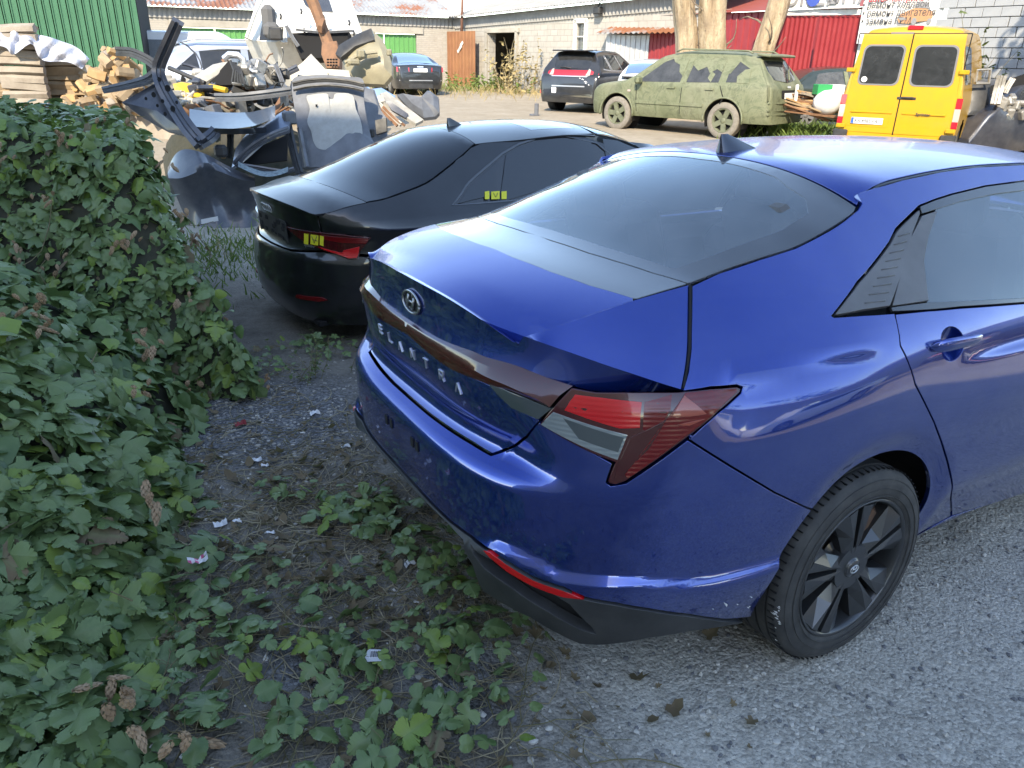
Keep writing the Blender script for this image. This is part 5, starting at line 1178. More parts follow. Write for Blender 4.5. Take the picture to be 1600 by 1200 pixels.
# ---- black crossover with the full-width red lamp strip
t = car_at('parked_suv', 'black crossover with a full width red tail lamp strip and white scratches', 904, 24.2, HD-26, 0, cat='suv')
lf = Loft([(-1.02, .50), (-1.0, .80), (-.94, 1.02), (-.86, 1.08), (-.55, 1.55), (-.46, 1.66), (.3, 1.71), (1.3, 1.70), (2.2, 1.30), (2.5, 1.17), (3.5, 1.08), (3.75, .85), (3.78, .5)], [(-1.02, .80), (-.95, .88), (-.7, .94), (0, .965), (2, .965), (3.3, .92), (3.7, .8), (3.78, .66)], .27, lambda x: 1.10+0*x, .48, [(0, .37, .41), (2.83, .37, .41)])
lf.body('body', M_BLACKP, t, 70, 34)
lf.side('side_window', [(-.42, 1.20), (-.05, 1.50), (.05, 1.52), (.05, 1.16)], M_GREYGL, t); lf.side('side_window', [(.22, 1.16), (.22, 1.54), (1.02, 1.57), (1.06, 1.15)], M_GREYGL, t); lf.side('side_window', [(1.18, 1.15), (1.14, 1.57), (1.5, 1.54), (2.1, 1.20), (2.1, 1.16)], M_GREYGL, t)
lf.side('window_chrome', [(-.48, 1.16), (.05, 1.12), (1.06, 1.11), (2.2, 1.13), (2.2, 1.15), (1.06, 1.135), (.05, 1.145), (-.46, 1.19)], M_CHROME, t, off=.007)
for xx in (.10, .19, 1.08): lf.side('pillar_trim', [(xx, 1.16), (xx+.03, 1.16), (xx-.01, 1.54), (xx-.03, 1.54)], M_CHROME, t, off=.007)
lf.end('rear_window', rr(-.56, .56, 1.18, 1.52, .10), M_GREYGL, t, off=.012, bulge=.10)
lf.end('tail_lamp_strip', [(-.86, .98), (.86, .98), (.86, 1.10), (.80, 1.13), (-.80, 1.13), (-.86, 1.10)], M_LAMPR, t, off=.02, bulge=.12); lf.end('lamp_surround', [(-.88, .965), (.88, .965), (.88, .985), (-.88, .985)], M_CHROME, t, off=.02, bulge=.12)
for sg in (-1, 1): lf.end('lamp_lens', [(sg*.50, 1.0), (sg*.62, 1.0), (sg*.60, 1.14), (sg*.54, 1.17)], M_LAMPC, t, off=.026, bulge=.12); lf.end('bumper_reflector', rr(sg*.80-.08, sg*.80+.08, .50, .60, .02), M_LAMPR, t, off=.014)
lf.end('bumper_chrome', [(-.86, .70), (.86, .70), (.86, .73), (-.86, .73)], M_CHROME, t, off=.014); lf.end('number_plate', rr(.36, .66, .52, .67, .02), M_PLATE, t, off=.014)
b = MB(); b.bbox((-.62, 0, 1.665), (.34, 1.25, .035), .012, ry=-.06); b.build('roof_spoiler', M_BLACKP, t); b = MB(); b.tube([(-.86, -.02, 1.2), (-.78, .22, 1.22), (-.80, .35, 1.22)], .012, 5); b.build('rear_wiper', M_BLACKPL, t)
b = MB()
for (y, z, l) in ((-.40, .90, .09), (-.52, .80, .06), (-.48, .84, .12), (-.62, .76, .05), (-.33, .93, .05)): x = float(lf.xr(np.array([z]))[0]); b.add([(x-.012, y, z), (x-.012, y-l, z-.012), (x-.012, y-l*.4, z+.03)], [(0, 1, 2)])
b.build('paint_scratch', mat('scratched_primer', (.7, .7, .72), .7), t)
for y in (-.3, .3): b = MB(); b.tube([(-1.0, y, .36), (-.85, y, .36)], .045, 10); b.build('exhaust_pipe', M_CHROME, t)
put_wheels(t, wheel_set(.375, .25, 6, M_ALLOY, twin=True, spoke_w=.09), [(2.83, -.94, .375), (2.83, .94, .375), (0, .94, .375), (0, -.94, .375)])

# ---- white hatchback half hidden behind the green one
M_WHITEP = mat('white_car_paint', (.74, .745, .75), .35, coat=.8, var=(.66, .66, .66), vscale=3)
t = car_at('parked_hatchback', 'white hatchback with a black tailgate band, half hidden by the green camouflaged car', 1010, 22.8, HD-12, 0)
lf = Loft([(-.86, .55), (-.84, .80), (-.80, .98), (-.70, 1.06), (-.10, 1.36), (.4, 1.46), (1.2, 1.50), (1.8, 1.40), (2.5, 1.02), (3.3, .88), (3.55, .5)], [(-.86, .72), (-.75, .84), (-.3, .90), (1, .91), (2.6, .9), (3.4, .75), (3.55, .55)], .2, lambda x: .98+0*x, .6, [(0, .33, .36), (2.7, .33, .36)])
lf.body('body', M_WHITEP, t, 56, 28); lf.side('side_window', [(-.2, 1.05), (.2, 1.30), (1.1, 1.38), (1.7, 1.30), (2.2, 1.03)], M_GREYGL, t)
b = MB(); b.grid(lambda u, v: (-.60+.55*v, (u-.5)*(1.36-.14*v), float(lf.top(-.60+.55*v))+.010-.03*abs(2*u-1)**3), 12, 6); b.build('rear_window', M_GREYGL, t, 60)
lf.end('tailgate_band', [(-.78, .86), (.78, .86), (.76, .99), (-.76, .99)], M_GLOSSBLK, t, off=.012); b = MB(); b.bbox((-.80, 0, 1.035), (.16, 1.5, .035), .012); b.build('tail_spoiler', M_GLOSSBLK, t)
for sg in (-1, 1): lf.end('tail_lamp', [(sg*.66, .74), (sg*.82, .76), (sg*.80, .90), (sg*.74, .98)], M_LAMPC, t, off=.016)
lf.end('number_plate', rr(-.26, .26, .70, .80, .01), M_PLATE, t, bulge=0, off=.012); b = MB(); x = float(lf.xr(np.array([.83]))[0])-.012; b.prism([(.05*math.cos(k), .05*math.sin(k)) for k in np.linspace(0, 6.28, 14)[:-1]], (0, -1, 0), (0, 0, 1), (-1, 0, 0), (x, 0, .82), .01); b.build('badge', M_GLOSSBLK, t)
put_wheels(t, wheel_set(.33, .22, 5, M_ALLOY), [(2.7, -.88, .33), (2.7, .88, .33), (0, .88, .33), (0, -.88, .33)])

# ---- camouflaged green estate
def camo_fn(nt, b):
    n1 = noise(nt, 2.2, 4, .7, dist=1.2); n2 = noise(nt, 4.2, 5, .72, dist=2.5); n3 = noise(nt, 1.2, 2, .5)
    c = ramp(nt, n1, [(.38, (.125, .140, .080)), (.50, (.165, .178, .108)), (.62, (.10, .118, .066))])
    c = mixc(nt, ramp(nt, n2, [(.54, (0, 0, 0)), (.60, (.62, .62, .62))]), c, (.075, .085, .05)); c = mixc(nt, ramp(nt, n3, [(.5, (0, 0, 0)), (.7, (.5, .5, .5))]), c, (.23, .225, .16))
    nt.links.new(c, b.inputs['Base Color'])
M_CAMO = mat('hand_painted_camouflage', rough=.6, fn=camo_fn)
M_CAMOGL = glass_mat('camouflaged_glass', (.08, .085, .085), 1.5, .1)
kq0, kq1 = gpt(1124, 217), gpt(965, 196); kyh = math.degrees(math.atan2(kq1[1]-kq0[1], kq1[0]-kq0[0]))
t = thing('parked_suv', 'green hand camouflaged estate car with painted over windows and dusty wheels', 'suv', tuple(kq0), R_(kyh+13)); kyh = kyh+13
KP = thing('k', None, None); bpy.data.objects.remove(KP)
lf = Loft([(-1.02, .55), (-1.0, .85), (-.97, 1.05), (-.88, 1.18), (-.62, 1.52), (-.50, 1.66), (.2, 1.735), (1.1, 1.755), (1.7, 1.68), (2.35, 1.25), (2.55, 1.15), (3.3, 1.03), (3.55, .85), (3.62, .5)], [(-1.02, .76), (-.95, .85), (-.7, .91), (0, .94), (2, .94), (3.2, .90), (3.5, .80), (3.62, .62)], .34, lambda x: 1.06+0*x, .42, [(0, .37, .44), (2.74, .37, .44)])
lf.body('body', M_CAMO, t, 80, 38)
cw = [(-.45, 1.14), (.05, 1.13), (.05, 1.53), (-.10, 1.53), (-.38, 1.40)], [(.22, 1.12), (.98, 1.10), (.96, 1.56), (.22, 1.55)], [(1.14, 1.10), (2.22, 1.08), (1.70, 1.50), (1.50, 1.57), (1.12, 1.57)]
for i, pl in enumerate(cw): lf.side('side_window', pl, M_CAMOGL, t, off=.004)
for pl in ([(-.47, 1.12), (-.20, 1.12), (-.16, 1.25), (-.28, 1.38), (-.40, 1.40)], [(.22, 1.32), (.36, 1.38), (.5, 1.30), (.62, 1.42), (.80, 1.34), (.97, 1.45), (.97, 1.57), (.22, 1.56)], [(1.12, 1.22), (1.24, 1.30), (1.30, 1.45), (1.45, 1.50), (1.52, 1.58), (1.12, 1.58)], [(.40, 1.12), (.5, 1.2), (.47, 1.33), (.36, 1.28)], [(.02, 1.30), (.06, 1.30), (.06, 1.54), (-.1, 1.54)]):
    lf.side('painted_patch', pl, M_CAMO, t, off=.010)
lf.side('pillar_trim', [(1.0, 1.08), (1.09, 1.08), (1.08, 1.58), (.99, 1.58)], M_CAMO, t, off=.007)
lf.side('door_shut_line', [(1.05, .45), (1.062, .45), (1.062, 1.08), (1.05, 1.08)], M_DARK, t, off=.003); lf.side('door_shut_line', [(.02, .82), (.10, .70), (.11, .71), (.045, .82), (.16, 1.06), (.145, 1.06)], M_DARK, t, off=.003); lf.side('door_shut_line', [(2.18, .45), (2.192, .45), (2.24, 1.0), (2.228, 1.0)], M_DARK, t, off=.003); lf.side('side_strip', [(.50, .62), (2.2, .62), (2.2, .68), (.50, .68)], M_CAMO, t, off=.022, th=.02); lf.side('side_lamp', rr(2.38, 2.46, .86, .90, .012), M_LAMPC, t, off=.01)
for xx in (.28, 1.22): lf.side('door_handle', rr(xx, xx+.20, .965, 1.0, .016), M_CAMO, t, off=.03, th=.03)
lf.end('rear_window', [(-.62, 1.20), (0, 1.14), (.62, 1.20), (.55, 1.55), (-.55, 1.55)], M_GREYGL, t, off=.012, bulge=.12)
b = MB(); b.tube([(-.93, -.05, 1.2), (-.80, -.25, 1.36), (-.74, -.42, 1.42)], .016, 5); b.build('rear_wiper', M_CAMO, t); b = MB(); b.bbox((-.60, 0, 1.665), (.30, 1.25, .05), .018, ry=-.1); b.build('roof_spoiler', M_CAMO, t)
lf.end('plate_recess', rr(-.36, .36, .84, 1.0, .03), M_DARK, t, bulge=0, off=.006); lf.end('number_plate', rr(-.26, .24, .83, .945, .01), M_PLATE, t, bulge=0, off=.016); lf.end('badge', rr(-.08, .08, 1.04, 1.075, .015), M_CHROME, t, bulge=0, off=.012)
for zz in (.52, .60, .74): lf.end('bumper_step', [(-.86, zz), (.86, zz), (.86, zz+.025), (-.86, zz+.025)], M_CAMO, t, off=.03, th=.03)
for sg in (-1, 1): lf.end('tail_lamp', [(sg*.72, .80), (sg*.90, .80), (sg*.88, 1.10), (sg*.72, 1.06)], M_CAMO, t, off=.016)
for sg in (-1, 1):
    b = MB(); b.tube([(-.35, sg*.60, 1.70), (-.25, sg*.60, 1.745), (1.3, sg*.60, 1.77), (1.45, sg*.60, 1.715)], .018, 6); b.build('roof_rail', M_CAMO, t); b = MB(); b.bbox((2.12, sg*1.03, 1.12), (.12, .22, .17), .04); b.build('door_mirror', M_CAMO, t)
seat_row(t, .5, 1.0); seat_row(t, 1.4, 1.0)
for ax in (0, 2.74):
    for sg in (-1, 1):
        b = MB(); y = float(lf.yw(ax, .7)); th = np.linspace(-.1, math.pi+.1, 22); b.tube([(ax+.46*math.cos(k), sg*(y+.004), .37+.46*math.sin(k)) for k in th], .022, 6); b.build('arch_lip', M_CAMO, t)
M_DUSTR = mat('dusty_tyre', (.16, .145, .125), .95, var=(.24, .22, .19), vscale=12)
kw = wheel_set(.37, .25, 5, mat('olive_painted_rim', (.16, .17, .11), .6, var=(.10, .11, .07), vscale=12), spoke_w=.17)
for c in kw.children:
    if c.name.startswith('tyre'): c.data.materials.clear(); c.data.materials.append(M_DUSTR)
put_wheels(t, kw, [(2.74, -.92, .37), (2.74, .92, .37), (0, .92, .37), (0, -.92, .37)])
t.location = Vector(t.location)+Vector((math.sin(R_(kyh)), -math.cos(R_(kyh)), 0))*.94

# ---- yellow panel van
M_YEL = mat('yellow_van_paint', (.53, .285, .003), .4, coat=.5, var=(.47, .26, .012), vscale=4)
vp = dep(1409, 140, 14.0)
vh = HD-33.
t = thing('delivery_van', 'bright yellow delivery van seen from behind with its twin rear doors closed', 'van', (vp[0], vp[1], gz(vp[0], vp[1])-.03), R_(vh)); t.scale = (1, 1, .93)
lf = Loft([(0, .42), (.015, .9), (.05, 1.5), (.10, 2.25), (.17, 2.36), (.5, 2.40), (3.5, 2.42), (3.9, 2.3), (4.4, 1.5), (5.0, 1.15), (5.25, .9), (5.3, .45)], [(0, .88), (.04, .945), (.12, .965), (4, .965), (5, .9), (5.3, .75)], .40, lambda x: 1.15+0*x, .10, [(1.05, .36, .41), (4.3, .36, .41)], mid=.8, sill=.02, crown=.05, rc=.10)
lf.body('body', M_YEL, t, 70, 34)
vx = lambda z: lf.xr(np.array([z]))[0]
for y0, y1 in ((-.012, .012), (-.872, -.858), (.858, .872)): lf.end('door_gap', [(y0, .5), (y1, .5), (y1, 2.25), (y0, 2.25)], M_DARK, t, off=.006, bulge=.02)
lf.end('door_gap', [(-.86, 2.242), (.86, 2.242), (.86, 2.256), (-.86, 2.256)], M_DARK, t, off=.006, bulge=.02)
M_RUBSEAL = mat('grey_window_seal', (.16, .16, .165), .7)
for sg in (-1, 1):
    d = lf.end('rear_door', [(sg*.012, .52), (sg*.84, .52), (sg*.855, 1.2), (sg*.79, 2.24), (sg*.012, 2.24)], M_YEL, t, off=.014, bulge=.02, th=.012)
    sk = -sg*.03
    lf.end('window_seal', rr(sg*.42-.335, sg*.42+.335, 1.36, 2.06, .10, sk=sk), M_RUBSEAL, d, off=.020, bulge=.02); g_ = lf.end('door_window', rr(sg*.42-.305, sg*.42+.305, 1.39, 2.03, .09, sk=sk), M_GREYGL, d, off=.026, bulge=.02)
    for z in (1.62, .62): 
        b = MB(); b.bbox((float(vx(z))-.03, sg*.885, z), (.035, .15, .075), .01); b.bbox((float(vx(z))-.035, sg*.93, z), (.03, .03, .05), .008); b.build('hinge', M_YEL, d)
    b = MB(); b.bbox((float(vx(.86))-.02, sg*.42, .885), (.02, .68, .035), .008); b.build('pressed_rib', M_YEL, d)
    for nm, z0, z1, m in (('tail_lamp', .66, .78, M_LAMPR), ('tail_lamp', .78, 1.0, M_LAMPC), ('tail_lamp', 1.0, 1.18, M_LAMPR)): lf.end(nm, [(sg*.875, z0), (sg*.965, z0), (sg*.96, z1), (sg*.87, z1)], m, t, off=.03, bulge=.03, th=.03)
    b = MB(); b.bbox((float(vx(.5))+.02, sg*.87, .46), (.18, .24, .18), .02); b.build('bumper_corner', M_BLACKPL, t)
b = MB(); b.bbox((float(vx(1.2))-.02, -.10, 1.15), (.02, .30, .05), .01); b.bbox((float(vx(1.2))-.045, -.12, 1.165), (.03, .18, .03), .008); b.build('door_handle', M_BLACKPL, t)
b = MB(); b.bbox((.16, 0, 2.345), (.10, .24, .075), .012); b.build('high_brake_lamp', M_LAMPR, t); b = MB(); b.bbox((float(vx(2.25))-.012, .18, 2.255), (.012, .36, .03), .004); b.build('roof_gutter_strip', M_RUBSEAL, t)
pb = lf.end('plate_recess', rr(.12, .78, .62, .86, .03), mat('yellow_van_paint'), t, off=.019, bulge=.02)
xpl = float(vx(.72))-.032
b = MB(); b.bbox((xpl, .46, .725), (.01, .53, .115), .003); plate = b.build('number_plate', M_PLATE, t)
b = MB(); b.box((xpl-.006, .70, .725), (.002, .042, .105)); b.build('plate_flag', mat('plate_blue', (.02, .10, .50), .5), plate)
me = text_mesh('KA 4985 PA', .098, .001, .001); M4 = Matrix(((0, 0, -1, xpl-.0075), (-.78, 0, 0, .665), (0, 1, 0, .690), (0, 0, 0, 1))); me.transform(M4); link('plate_text', me, M_INK, plate)
me = text_mesh('Sprinter', .07, .002, .002); M4 = Matrix(((0, 0, -1, float(vx(.87))-.034), (-1, 0, 0, -.30), (0, 1, 0, .862), (0, 0, 0, 1))); me.transform(M4); link('badge_text', me, M_BLACKPL, t)
b = MB(); b.prism([(.05*math.cos(k), .05*math.sin(k)) for k in np.linspace(0, 6.28, 14)[:-1]], (0, -1, 0), (0, 0, 1), (-1, 0, 0), (float(vx(1.46))-.032, .64, 1.46), .002); b.build('round_sticker', M_PLATE, t)
b = MB(); b.box((float(vx(.43))-.02, 0, .46), (.06, .16, .05)); b.build('tow_step', M_YEL, t); lf.side('side_window', rr(.35, 1.5, 1.40, 2.05, .1), M_GREYGL, t, off=.006)
for y in (-.45, .45): pass
seat_row(t, 2.2, 1.3, (-.45, .45), .8); seat_row(t, 3.4, 1.3, (-.45, .45), .8)
put_wheels(t, wheel_set(.34, .22, 6, M_GREYPL), [(4.3, -.93, .34), (4.3, .93, .34), (1.05, .93, .34), (1.05, -.93, .34)])

# ---- dark green saloon with its door open, behind the plank pile
M_DKGRN = mat('dark_green_paint', (.010, .022, .018), .35, .2, .8, fn=paint_fn(.12, (.3, .3, .27)))
t = car_at('stripped_sedan', 'dark green stripped saloon standing in front of the red gates', 1236, 20.4, HD-88, 0)
lf = Loft([(-1.0, .55), (-.95, .98), (-.5, 1.04), (.1, 1.36), (.8, 1.44), (1.3, 1.42), (2.1, 1.04), (2.4, .97), (3.2, .9), (3.4, .55)], [(-1, .7), (-.8, .82), (0, .88), (2, .88), (3.2, .8), (3.4, .6)], .22, lambda x: .95+0*x, .6, [(0, .3, .34), (2.65, .3, .34)])
lf.body('body', M_DKGRN, t, 50, 28); lf.side('side_window', [(.1, 1.0), (.22, 1.27), (.82, 1.34), (.84, 1.0)], glass_mat('clear_car_glass', (.5, .5, .5), 1.4, .15), t); lf.side('side_window', [(.98, 1.0), (.97, 1.34), (1.3, 1.32), (1.85, 1.02)], glass_mat('clear_car_glass', (.5, .5, .5), 1.4, .15), t)
lf.side('pillar_trim', [(.86, .98), (.96, .98), (.95, 1.36), (.85, 1.36)], M_CAMO, t, off=.01); b = MB()
b.bbox((1.75, -1.0, 1.05), (.10, .2, .14), .03); b.build('door_mirror', M_CHROME, t)
lf.side('bare_door_panel', [(.15, .40), (1.9, .40), (1.95, .92), (.1, .92)], M_BLACKPL, t, off=.02, th=.02)
put_wheels(t, wheel_set(.31, .2, 7, M_GREYPL), [(2.65, -.86, .31), (2.65, .86, .31), (0, .86, .31), (0, -.86, .31)])

# ---- silver-blue estate behind the scrap heap
M_SILV = mat('silver_blue_paint', (.42, .46, .53), .32, .7, 1., fn=paint_fn(.15, (.6, .6, .6)))
t = car_at('parked_suv', 'silver blue estate car standing behind the scrap heap, dark windows', 322, 18.2, HD-72, 0, cat='suv')
lf = Loft([(-1.05, .6), (-1.0, 1.0), (-.86, 1.12), (-.45, 1.58), (-.30, 1.67), (.4, 1.74), (1.2, 1.74), (1.7, 1.66), (2.5, 1.15), (3.2, 1.05), (3.7, .85), (3.8, .5)], [(-1.05, .78), (-.8, .92), (0, .98), (2.4, .98), (3.4, .9), (3.8, .65)], .3, lambda x: 1.06+0*x, .5, [(0, .38, .42), (3., .38, .42)])
lf.body('body', M_SILV, t, 60, 32); lf.side('side_window', [(-.40, 1.14), (.02, 1.50), (.10, 1.13)], M_GREYGL, t); lf.side('side_window', [(.16, 1.13), (.10, 1.53), (.95, 1.57), (.98, 1.12)], M_GREYGL, t); lf.side('side_window', [(1.12, 1.12), (1.10, 1.57), (1.55, 1.54), (2.25, 1.12)], M_GREYGL, t)
lf.side('window_chrome', [(-.48, 1.12), (.02, 1.53), (.6, 1.585), (1.5, 1.57), (2.35, 1.12), (2.28, 1.12), (1.5, 1.548), (.6, 1.563), (.04, 1.505), (-.42, 1.13)], M_CHROME, t, off=.008)
lf.end('rear_window', [(-.62, 1.18), (.62, 1.18), (.56, 1.52), (-.56, 1.52)], M_GREYGL, t, off=.012, bulge=.1)
b = MB(); b.bbox((-.42, 0, 1.655), (.3, 1.2, .05), .018, ry=-.1); b.build('roof_spoiler', M_SILV, t); 
for y in (-.66, .66): b = MB(); b.tube([(-.2, y, 1.69), (0, y, 1.745), (1.3, y, 1.755), (1.5, y, 1.70)], .02, 6); b.build('roof_rail', M_CHROME, t)
put_wheels(t, wheel_set(.38, .25, 5, M_ALLOY), [(3., -.95, .38), (3., .95, .38), (0, .95, .38), (0, -.95, .38)])

# ---- white minibus beyond it
t = car_at('parked_minibus', 'white minibus with side windows parked left of the green gates', 232, 26, HD-84, 0, cat='minibus')
lf = Loft([(-.9, .5), (-.87, 1.6), (-.75, 1.95), (0, 2.0), (2.5, 2.0), (3., 1.75), (3.5, 1.15), (3.9, .9), (3.95, .5)], [(-.9, .8), (-.7, .92), (3, .92), (3.9, .75), (3.95, .6)], .3, lambda x: 1.1+0*x, .16, [(0, .34, .4), (2.9, .34, .4)])
lf.body('body', M_WHITEP, t, 50, 26)
for x0, x1 in ((-.6, .25), (.38, 1.5), (1.65, 2.7)): lf.side('side_window', rr(x0, x1, 1.15, 1.72, .08), glass_mat('clear_car_glass', (.5, .5, .5), 1.4, .15), t, off=.006)
put_wheels(t, wheel_set(.33, .2, 5, M_GREYPL), [(2.9, -.9, .33), (2.9, .9, .33), (0, .9, .33), (0, -.9, .33)])

# ---- dark wreck at the right edge
t = car_at('wrecked_car', 'crushed dark blue wreck with its front torn open beside the block wall', 1590, 16.4, HD-65, 0, cat='wreck')
lf = Loft([(-1.5, .5), (-1.4, .95), (-.7, 1.0), (.1, 1.32), (.9, 1.38), (1.5, 1.2), (2.1, .9), (2.4, .45)], [(-1.5, .7), (-.8, .85), (1.5, .86), (2.4, .6)], .12, lambda x: .9+0*x, .6, [(0, .25, .33)])
lf.body('body', mat('dark_blue_wreck_paint', (.010, .014, .030), .35, .3, .6, fn=paint_fn(.15)), t, 44, 24); lf.side('side_window', [(-.2, .96), (.2, 1.22), (1.2, 1.22), (1.6, .95)], M_GREYGL, t)
t.rotation_euler = (0, .05, R_(HD+118))

# ---- two more cars on the right-hand side of the yard, out of frame but mirrored in the blue paint
for src, lab, (x, y), h in ((next(o for o in COL.objects if o.name.startswith('parked_hatchback')), 'white hatchback parked on the sunny right side of the yard', (5.6, -7.2), 178), (next(o for o in COL.objects if o.name.startswith('parked_suv')), 'black crossover parked on the sunny right side of the yard', (10.5, -6.8), 10)):
    c = copy_tree(src); c.name = src.name.split('.')[0]; c.location = (x, y, gz(x, y)); c.rotation_euler = (0, 0, R_(h)); c['label'] = lab
# ================================================================== THE BLACK SEDAN NEXT TO THE BLUE ONE
AH = R_(6.5)
def _w(px, py, dz_, x, z):       # world point of a pixel on the plane z
    return at(px, py, 2, z)
AZ = -.21
_rg = at(417, 322, 2, .93+AZ)       # badge centre of the boot lid, 0.93 m above its ground
aud = thing('parked_sedan', 'black sedan with yellow crayon stickers parked beyond the blue sedan', 'car', (0, 0, 0), AH)
AX = .93
aud.location = Vector((_rg[0]+AX*math.cos(AH), _rg[1]+AX*math.sin(AH), AZ)); bpy.context.view_layer.update()
ATF = Matrix.Translation(aud.location) @ Matrix.Rotation(AH, 4, 'Z')
_h = dict(WID=WID, XR=XR, XRS=XRS, NP=NP, XS=XS, XF=XF, SKIRT=SKIRT, U2_=U2_)
UA_a = pch([-1.2, -.8, -.4, 0, .5, 1.2, 2.0, 2.8, 3.6], [.70, .70, .72, .77, .79, .79, .77, .72, .66]); UB_a = pch([-1.2, -.8, -.4, 0, .5, 1.2, 2., 2.8, 3.6], [2.2, 2.0, 1.3, .85, .74, .72, .9, 2.4, 2.6])
def WID(x, z):
    lo = .898-.30*(z-.70)**2-.02*sstep(.42, .2, z); up = UA_a(x)-UB_a(x)*(z-1.02)
    k = .05; h = np.clip(.5+.5*(up-lo)/k, 0, 1); w = up*(1-h)+lo*h-k*h*(1-h)
    w = w+.010*sstep(-.012, .012, z-.83)*sstep(.98, .88, z)
    for ax in (0., 2.637):
        r = np.hypot(x-ax, z-.325); w = w-.012*(1-sstep(.345, .40, r))
    return w
XR = pch([.15, .22, .35, .50, .60, .655, .68, .72, .85, .93, .985, 1.02, 1.4], [-.84, -.90, -.955, -.965, -.955, -.95, -.93, -.90, -.905, -.925, -.95, -.955, -.955]); XRS = XR
NP = pch([.15, .5, .9, 1.02, 1.4], [3.2, 3.0, 2.9, 3.2, 3.5]); SKIRT = lambda u: np.full_like(u, -1.)
bodyB = Table(np.arange(-1.55, 5.70, .02), np.arange(.155, 1.45, .008))
SB = Surf(bodyB, np.arange(-1.5, 5.6, .03), np.arange(.18, 1.43, .0125), ATF)
B3 = lambda uv: bodyB(np.asarray(uv, float).reshape(-1, 2)); PB = lambda *pts: [SB.pick(*q) for q in pts]
# shared edge of boot lid, rear window and roof with the body side
be = B3(np.array(PB((511, 333), (540, 324), (575, 316), (603, 311), (622, 304), (645, 296), (666, 287), (690, 270), (710, 254), (728, 239), (745, 225))))
be = [be[0]]+[q for i, q in enumerate(be[1:]) if True]; kk = [0]
for i in range(1, len(be)):
    if be[i][0] > be[kk[-1]][0]+.02: kk.append(i)
be = np.array([be[i] for i in kk]); x_l = be[-1][0]
be = np.concatenate([[[-1.02, -.56, be[0][2]-.01]], be[(be[:, 0] > -.98)], [[max(.75, x_l+.3), -.575, 1.335], [1.2, -.57, 1.352], [1.5, -.575, 1.335], [1.85, -.60, 1.27], [2.2, -.66, 1.10], [2.4, -.7, .99]]])
YB, ZB_ = pch(be[:, 0], -be[:, 1]), pch(be[:, 0], be[:, 2])
ZCB = spl([-1.05, -.96, -.75, -.55, -.1, .38, .65, 1.0, 1.35, 1.7, 2.05, 2.3], [1.005, 1.012, 1.045, 1.068, 1.225, 1.375, 1.405, 1.420, 1.418, 1.385, 1.26, 1.06])
def topB(uv):
    x, y = uv[:, 0], uv[:, 1]; w = np.abs(y)/YB(x); zc = np.maximum(ZCB(x), ZB_(x)+.004); return np.stack([x, y, zc-(zc-ZB_(x))*np.minimum(w, 1.4)**2.2], 1)
STB = Surf(topB, np.arange(-1.05, 2.3, .025), np.arange(-.8, .801, .025), ATF)
def bp(name, SF, P, m, par=aud, step=.06, **k): return link(name, surf_mesh(name, np.array(P), SF.pn, step, **k), m, par)
M_ABLK = mat('deep_black_paint', (.0035, .004, .006), .3, .2, 1., .02, fn=paint_fn(.035, (.4, .4, .42)))
dust_and_dim_tops(M_ABLK, .45)
lipb = [np.array([-.955+.10*(t/.56)**2.2, -t]) for t in np.linspace(0, .56, 10)]
glb_b = [np.array([-.575+.05*(t/.6)**2, -min(t, float(YB(-.53))-.004)]) for t in np.linspace(0, float(YB(-.53)), 8)]
gt_b = [np.array([.43-.05*(t/.6)**2, -min(t, float(YB(.38))-.004)]) for t in np.linspace(0, float(YB(.38)), 8)]
edge = lambda a, c, n=14, d=.002: [np.array([x, -YB(x)+d]) for x in np.linspace(a, c, n)]
lidB = bp('trunk_lid', STB, sym((lipb+edge(lipb[-1][0]+.02, glb_b[-1][0]-.01)+glb_b[::-1])[::-1]), M_ABLK, gap=.001)
rwB = bp('rear_window', STB, sym((glb_b+edge(glb_b[-1][0]+.02, gt_b[-1][0]-.01, 16, .012)+gt_b[::-1])[::-1]), mat('dark_tinted_rear_glass', (.012, .014, .018), .06, spec=.42), gap=.002)
roofB = bp('roof', STB, sym((gt_b+edge(gt_b[-1][0]+.02, 1.5, 14)+[np.array([1.55, -.3]), np.array([1.56, 0])])[::-1]), M_ABLK, gap=.0015)
bp('sunroof_panel', STB, sym(([np.array([.98, 0]), np.array([.98, -.42]), np.array([1.42, -.42]), np.array([1.42, 0])])[::-1]), M_GLOSSBLK, roofB, off=.001, gap=.002, thick=.003)
bp('windscreen', STB, sym([np.array(q) for q in ((1.58, 0), (1.55, -.53), (2.05, -.62), (2.2, -.4), (2.22, 0))][::-1]), M_GREYGL)
# body side
uB = lambda x: U1_+(x-XS)
bu = bodyB
def uvB(x, z):
    if x >= XS: return np.array([uB(x), z])
    lo, hi = 0., U1_
    for _ in range(40):
        m = .5*(lo+hi); lo, hi = (m, hi) if bu(np.array([[m, z]]))[0, 0] < x else (lo, m)
    return np.array([lo, z])
archB = lambda a0, a1, n=24, ax=0.: [uvB(ax+.345*math.cos(a), .325+.345*math.sin(a)) for a in np.linspace(a0, a1, n)]
gapu = PB((511, 334), (530, 345), (547, 352), (566, 362))      # upper corner of the wing down to the lamp
dlo = PB((706, 321), (720, 302), (745, 272), (784, 239), (810, 224), (841, 214), (880, 210), (933, 208.5))
zt1 = dlo[-1][1]; xt1 = B3(dlo[-1])[0][0]
dl_f = [np.array([uB(x), z]) for x, z in ((1.2, zt1-.005), (1.5, zt1-.06), (1.85, .99))]
sill_z = .24
roofe = [uvB(x, float(ZB_(x))) for x in np.linspace(be[1][0]+.01, 1.35, 26)]
belt_b = [np.array([uB(x), .965-.02*(x-.3)]) for x in (1.8, 1.2, .6)]
side_u = roofe+[uvB(1.6, 1.29), uvB(1.9, 1.10), np.array([uB(2.0), .94])]+belt_b+[dlo[0]+[.01, -.012]]
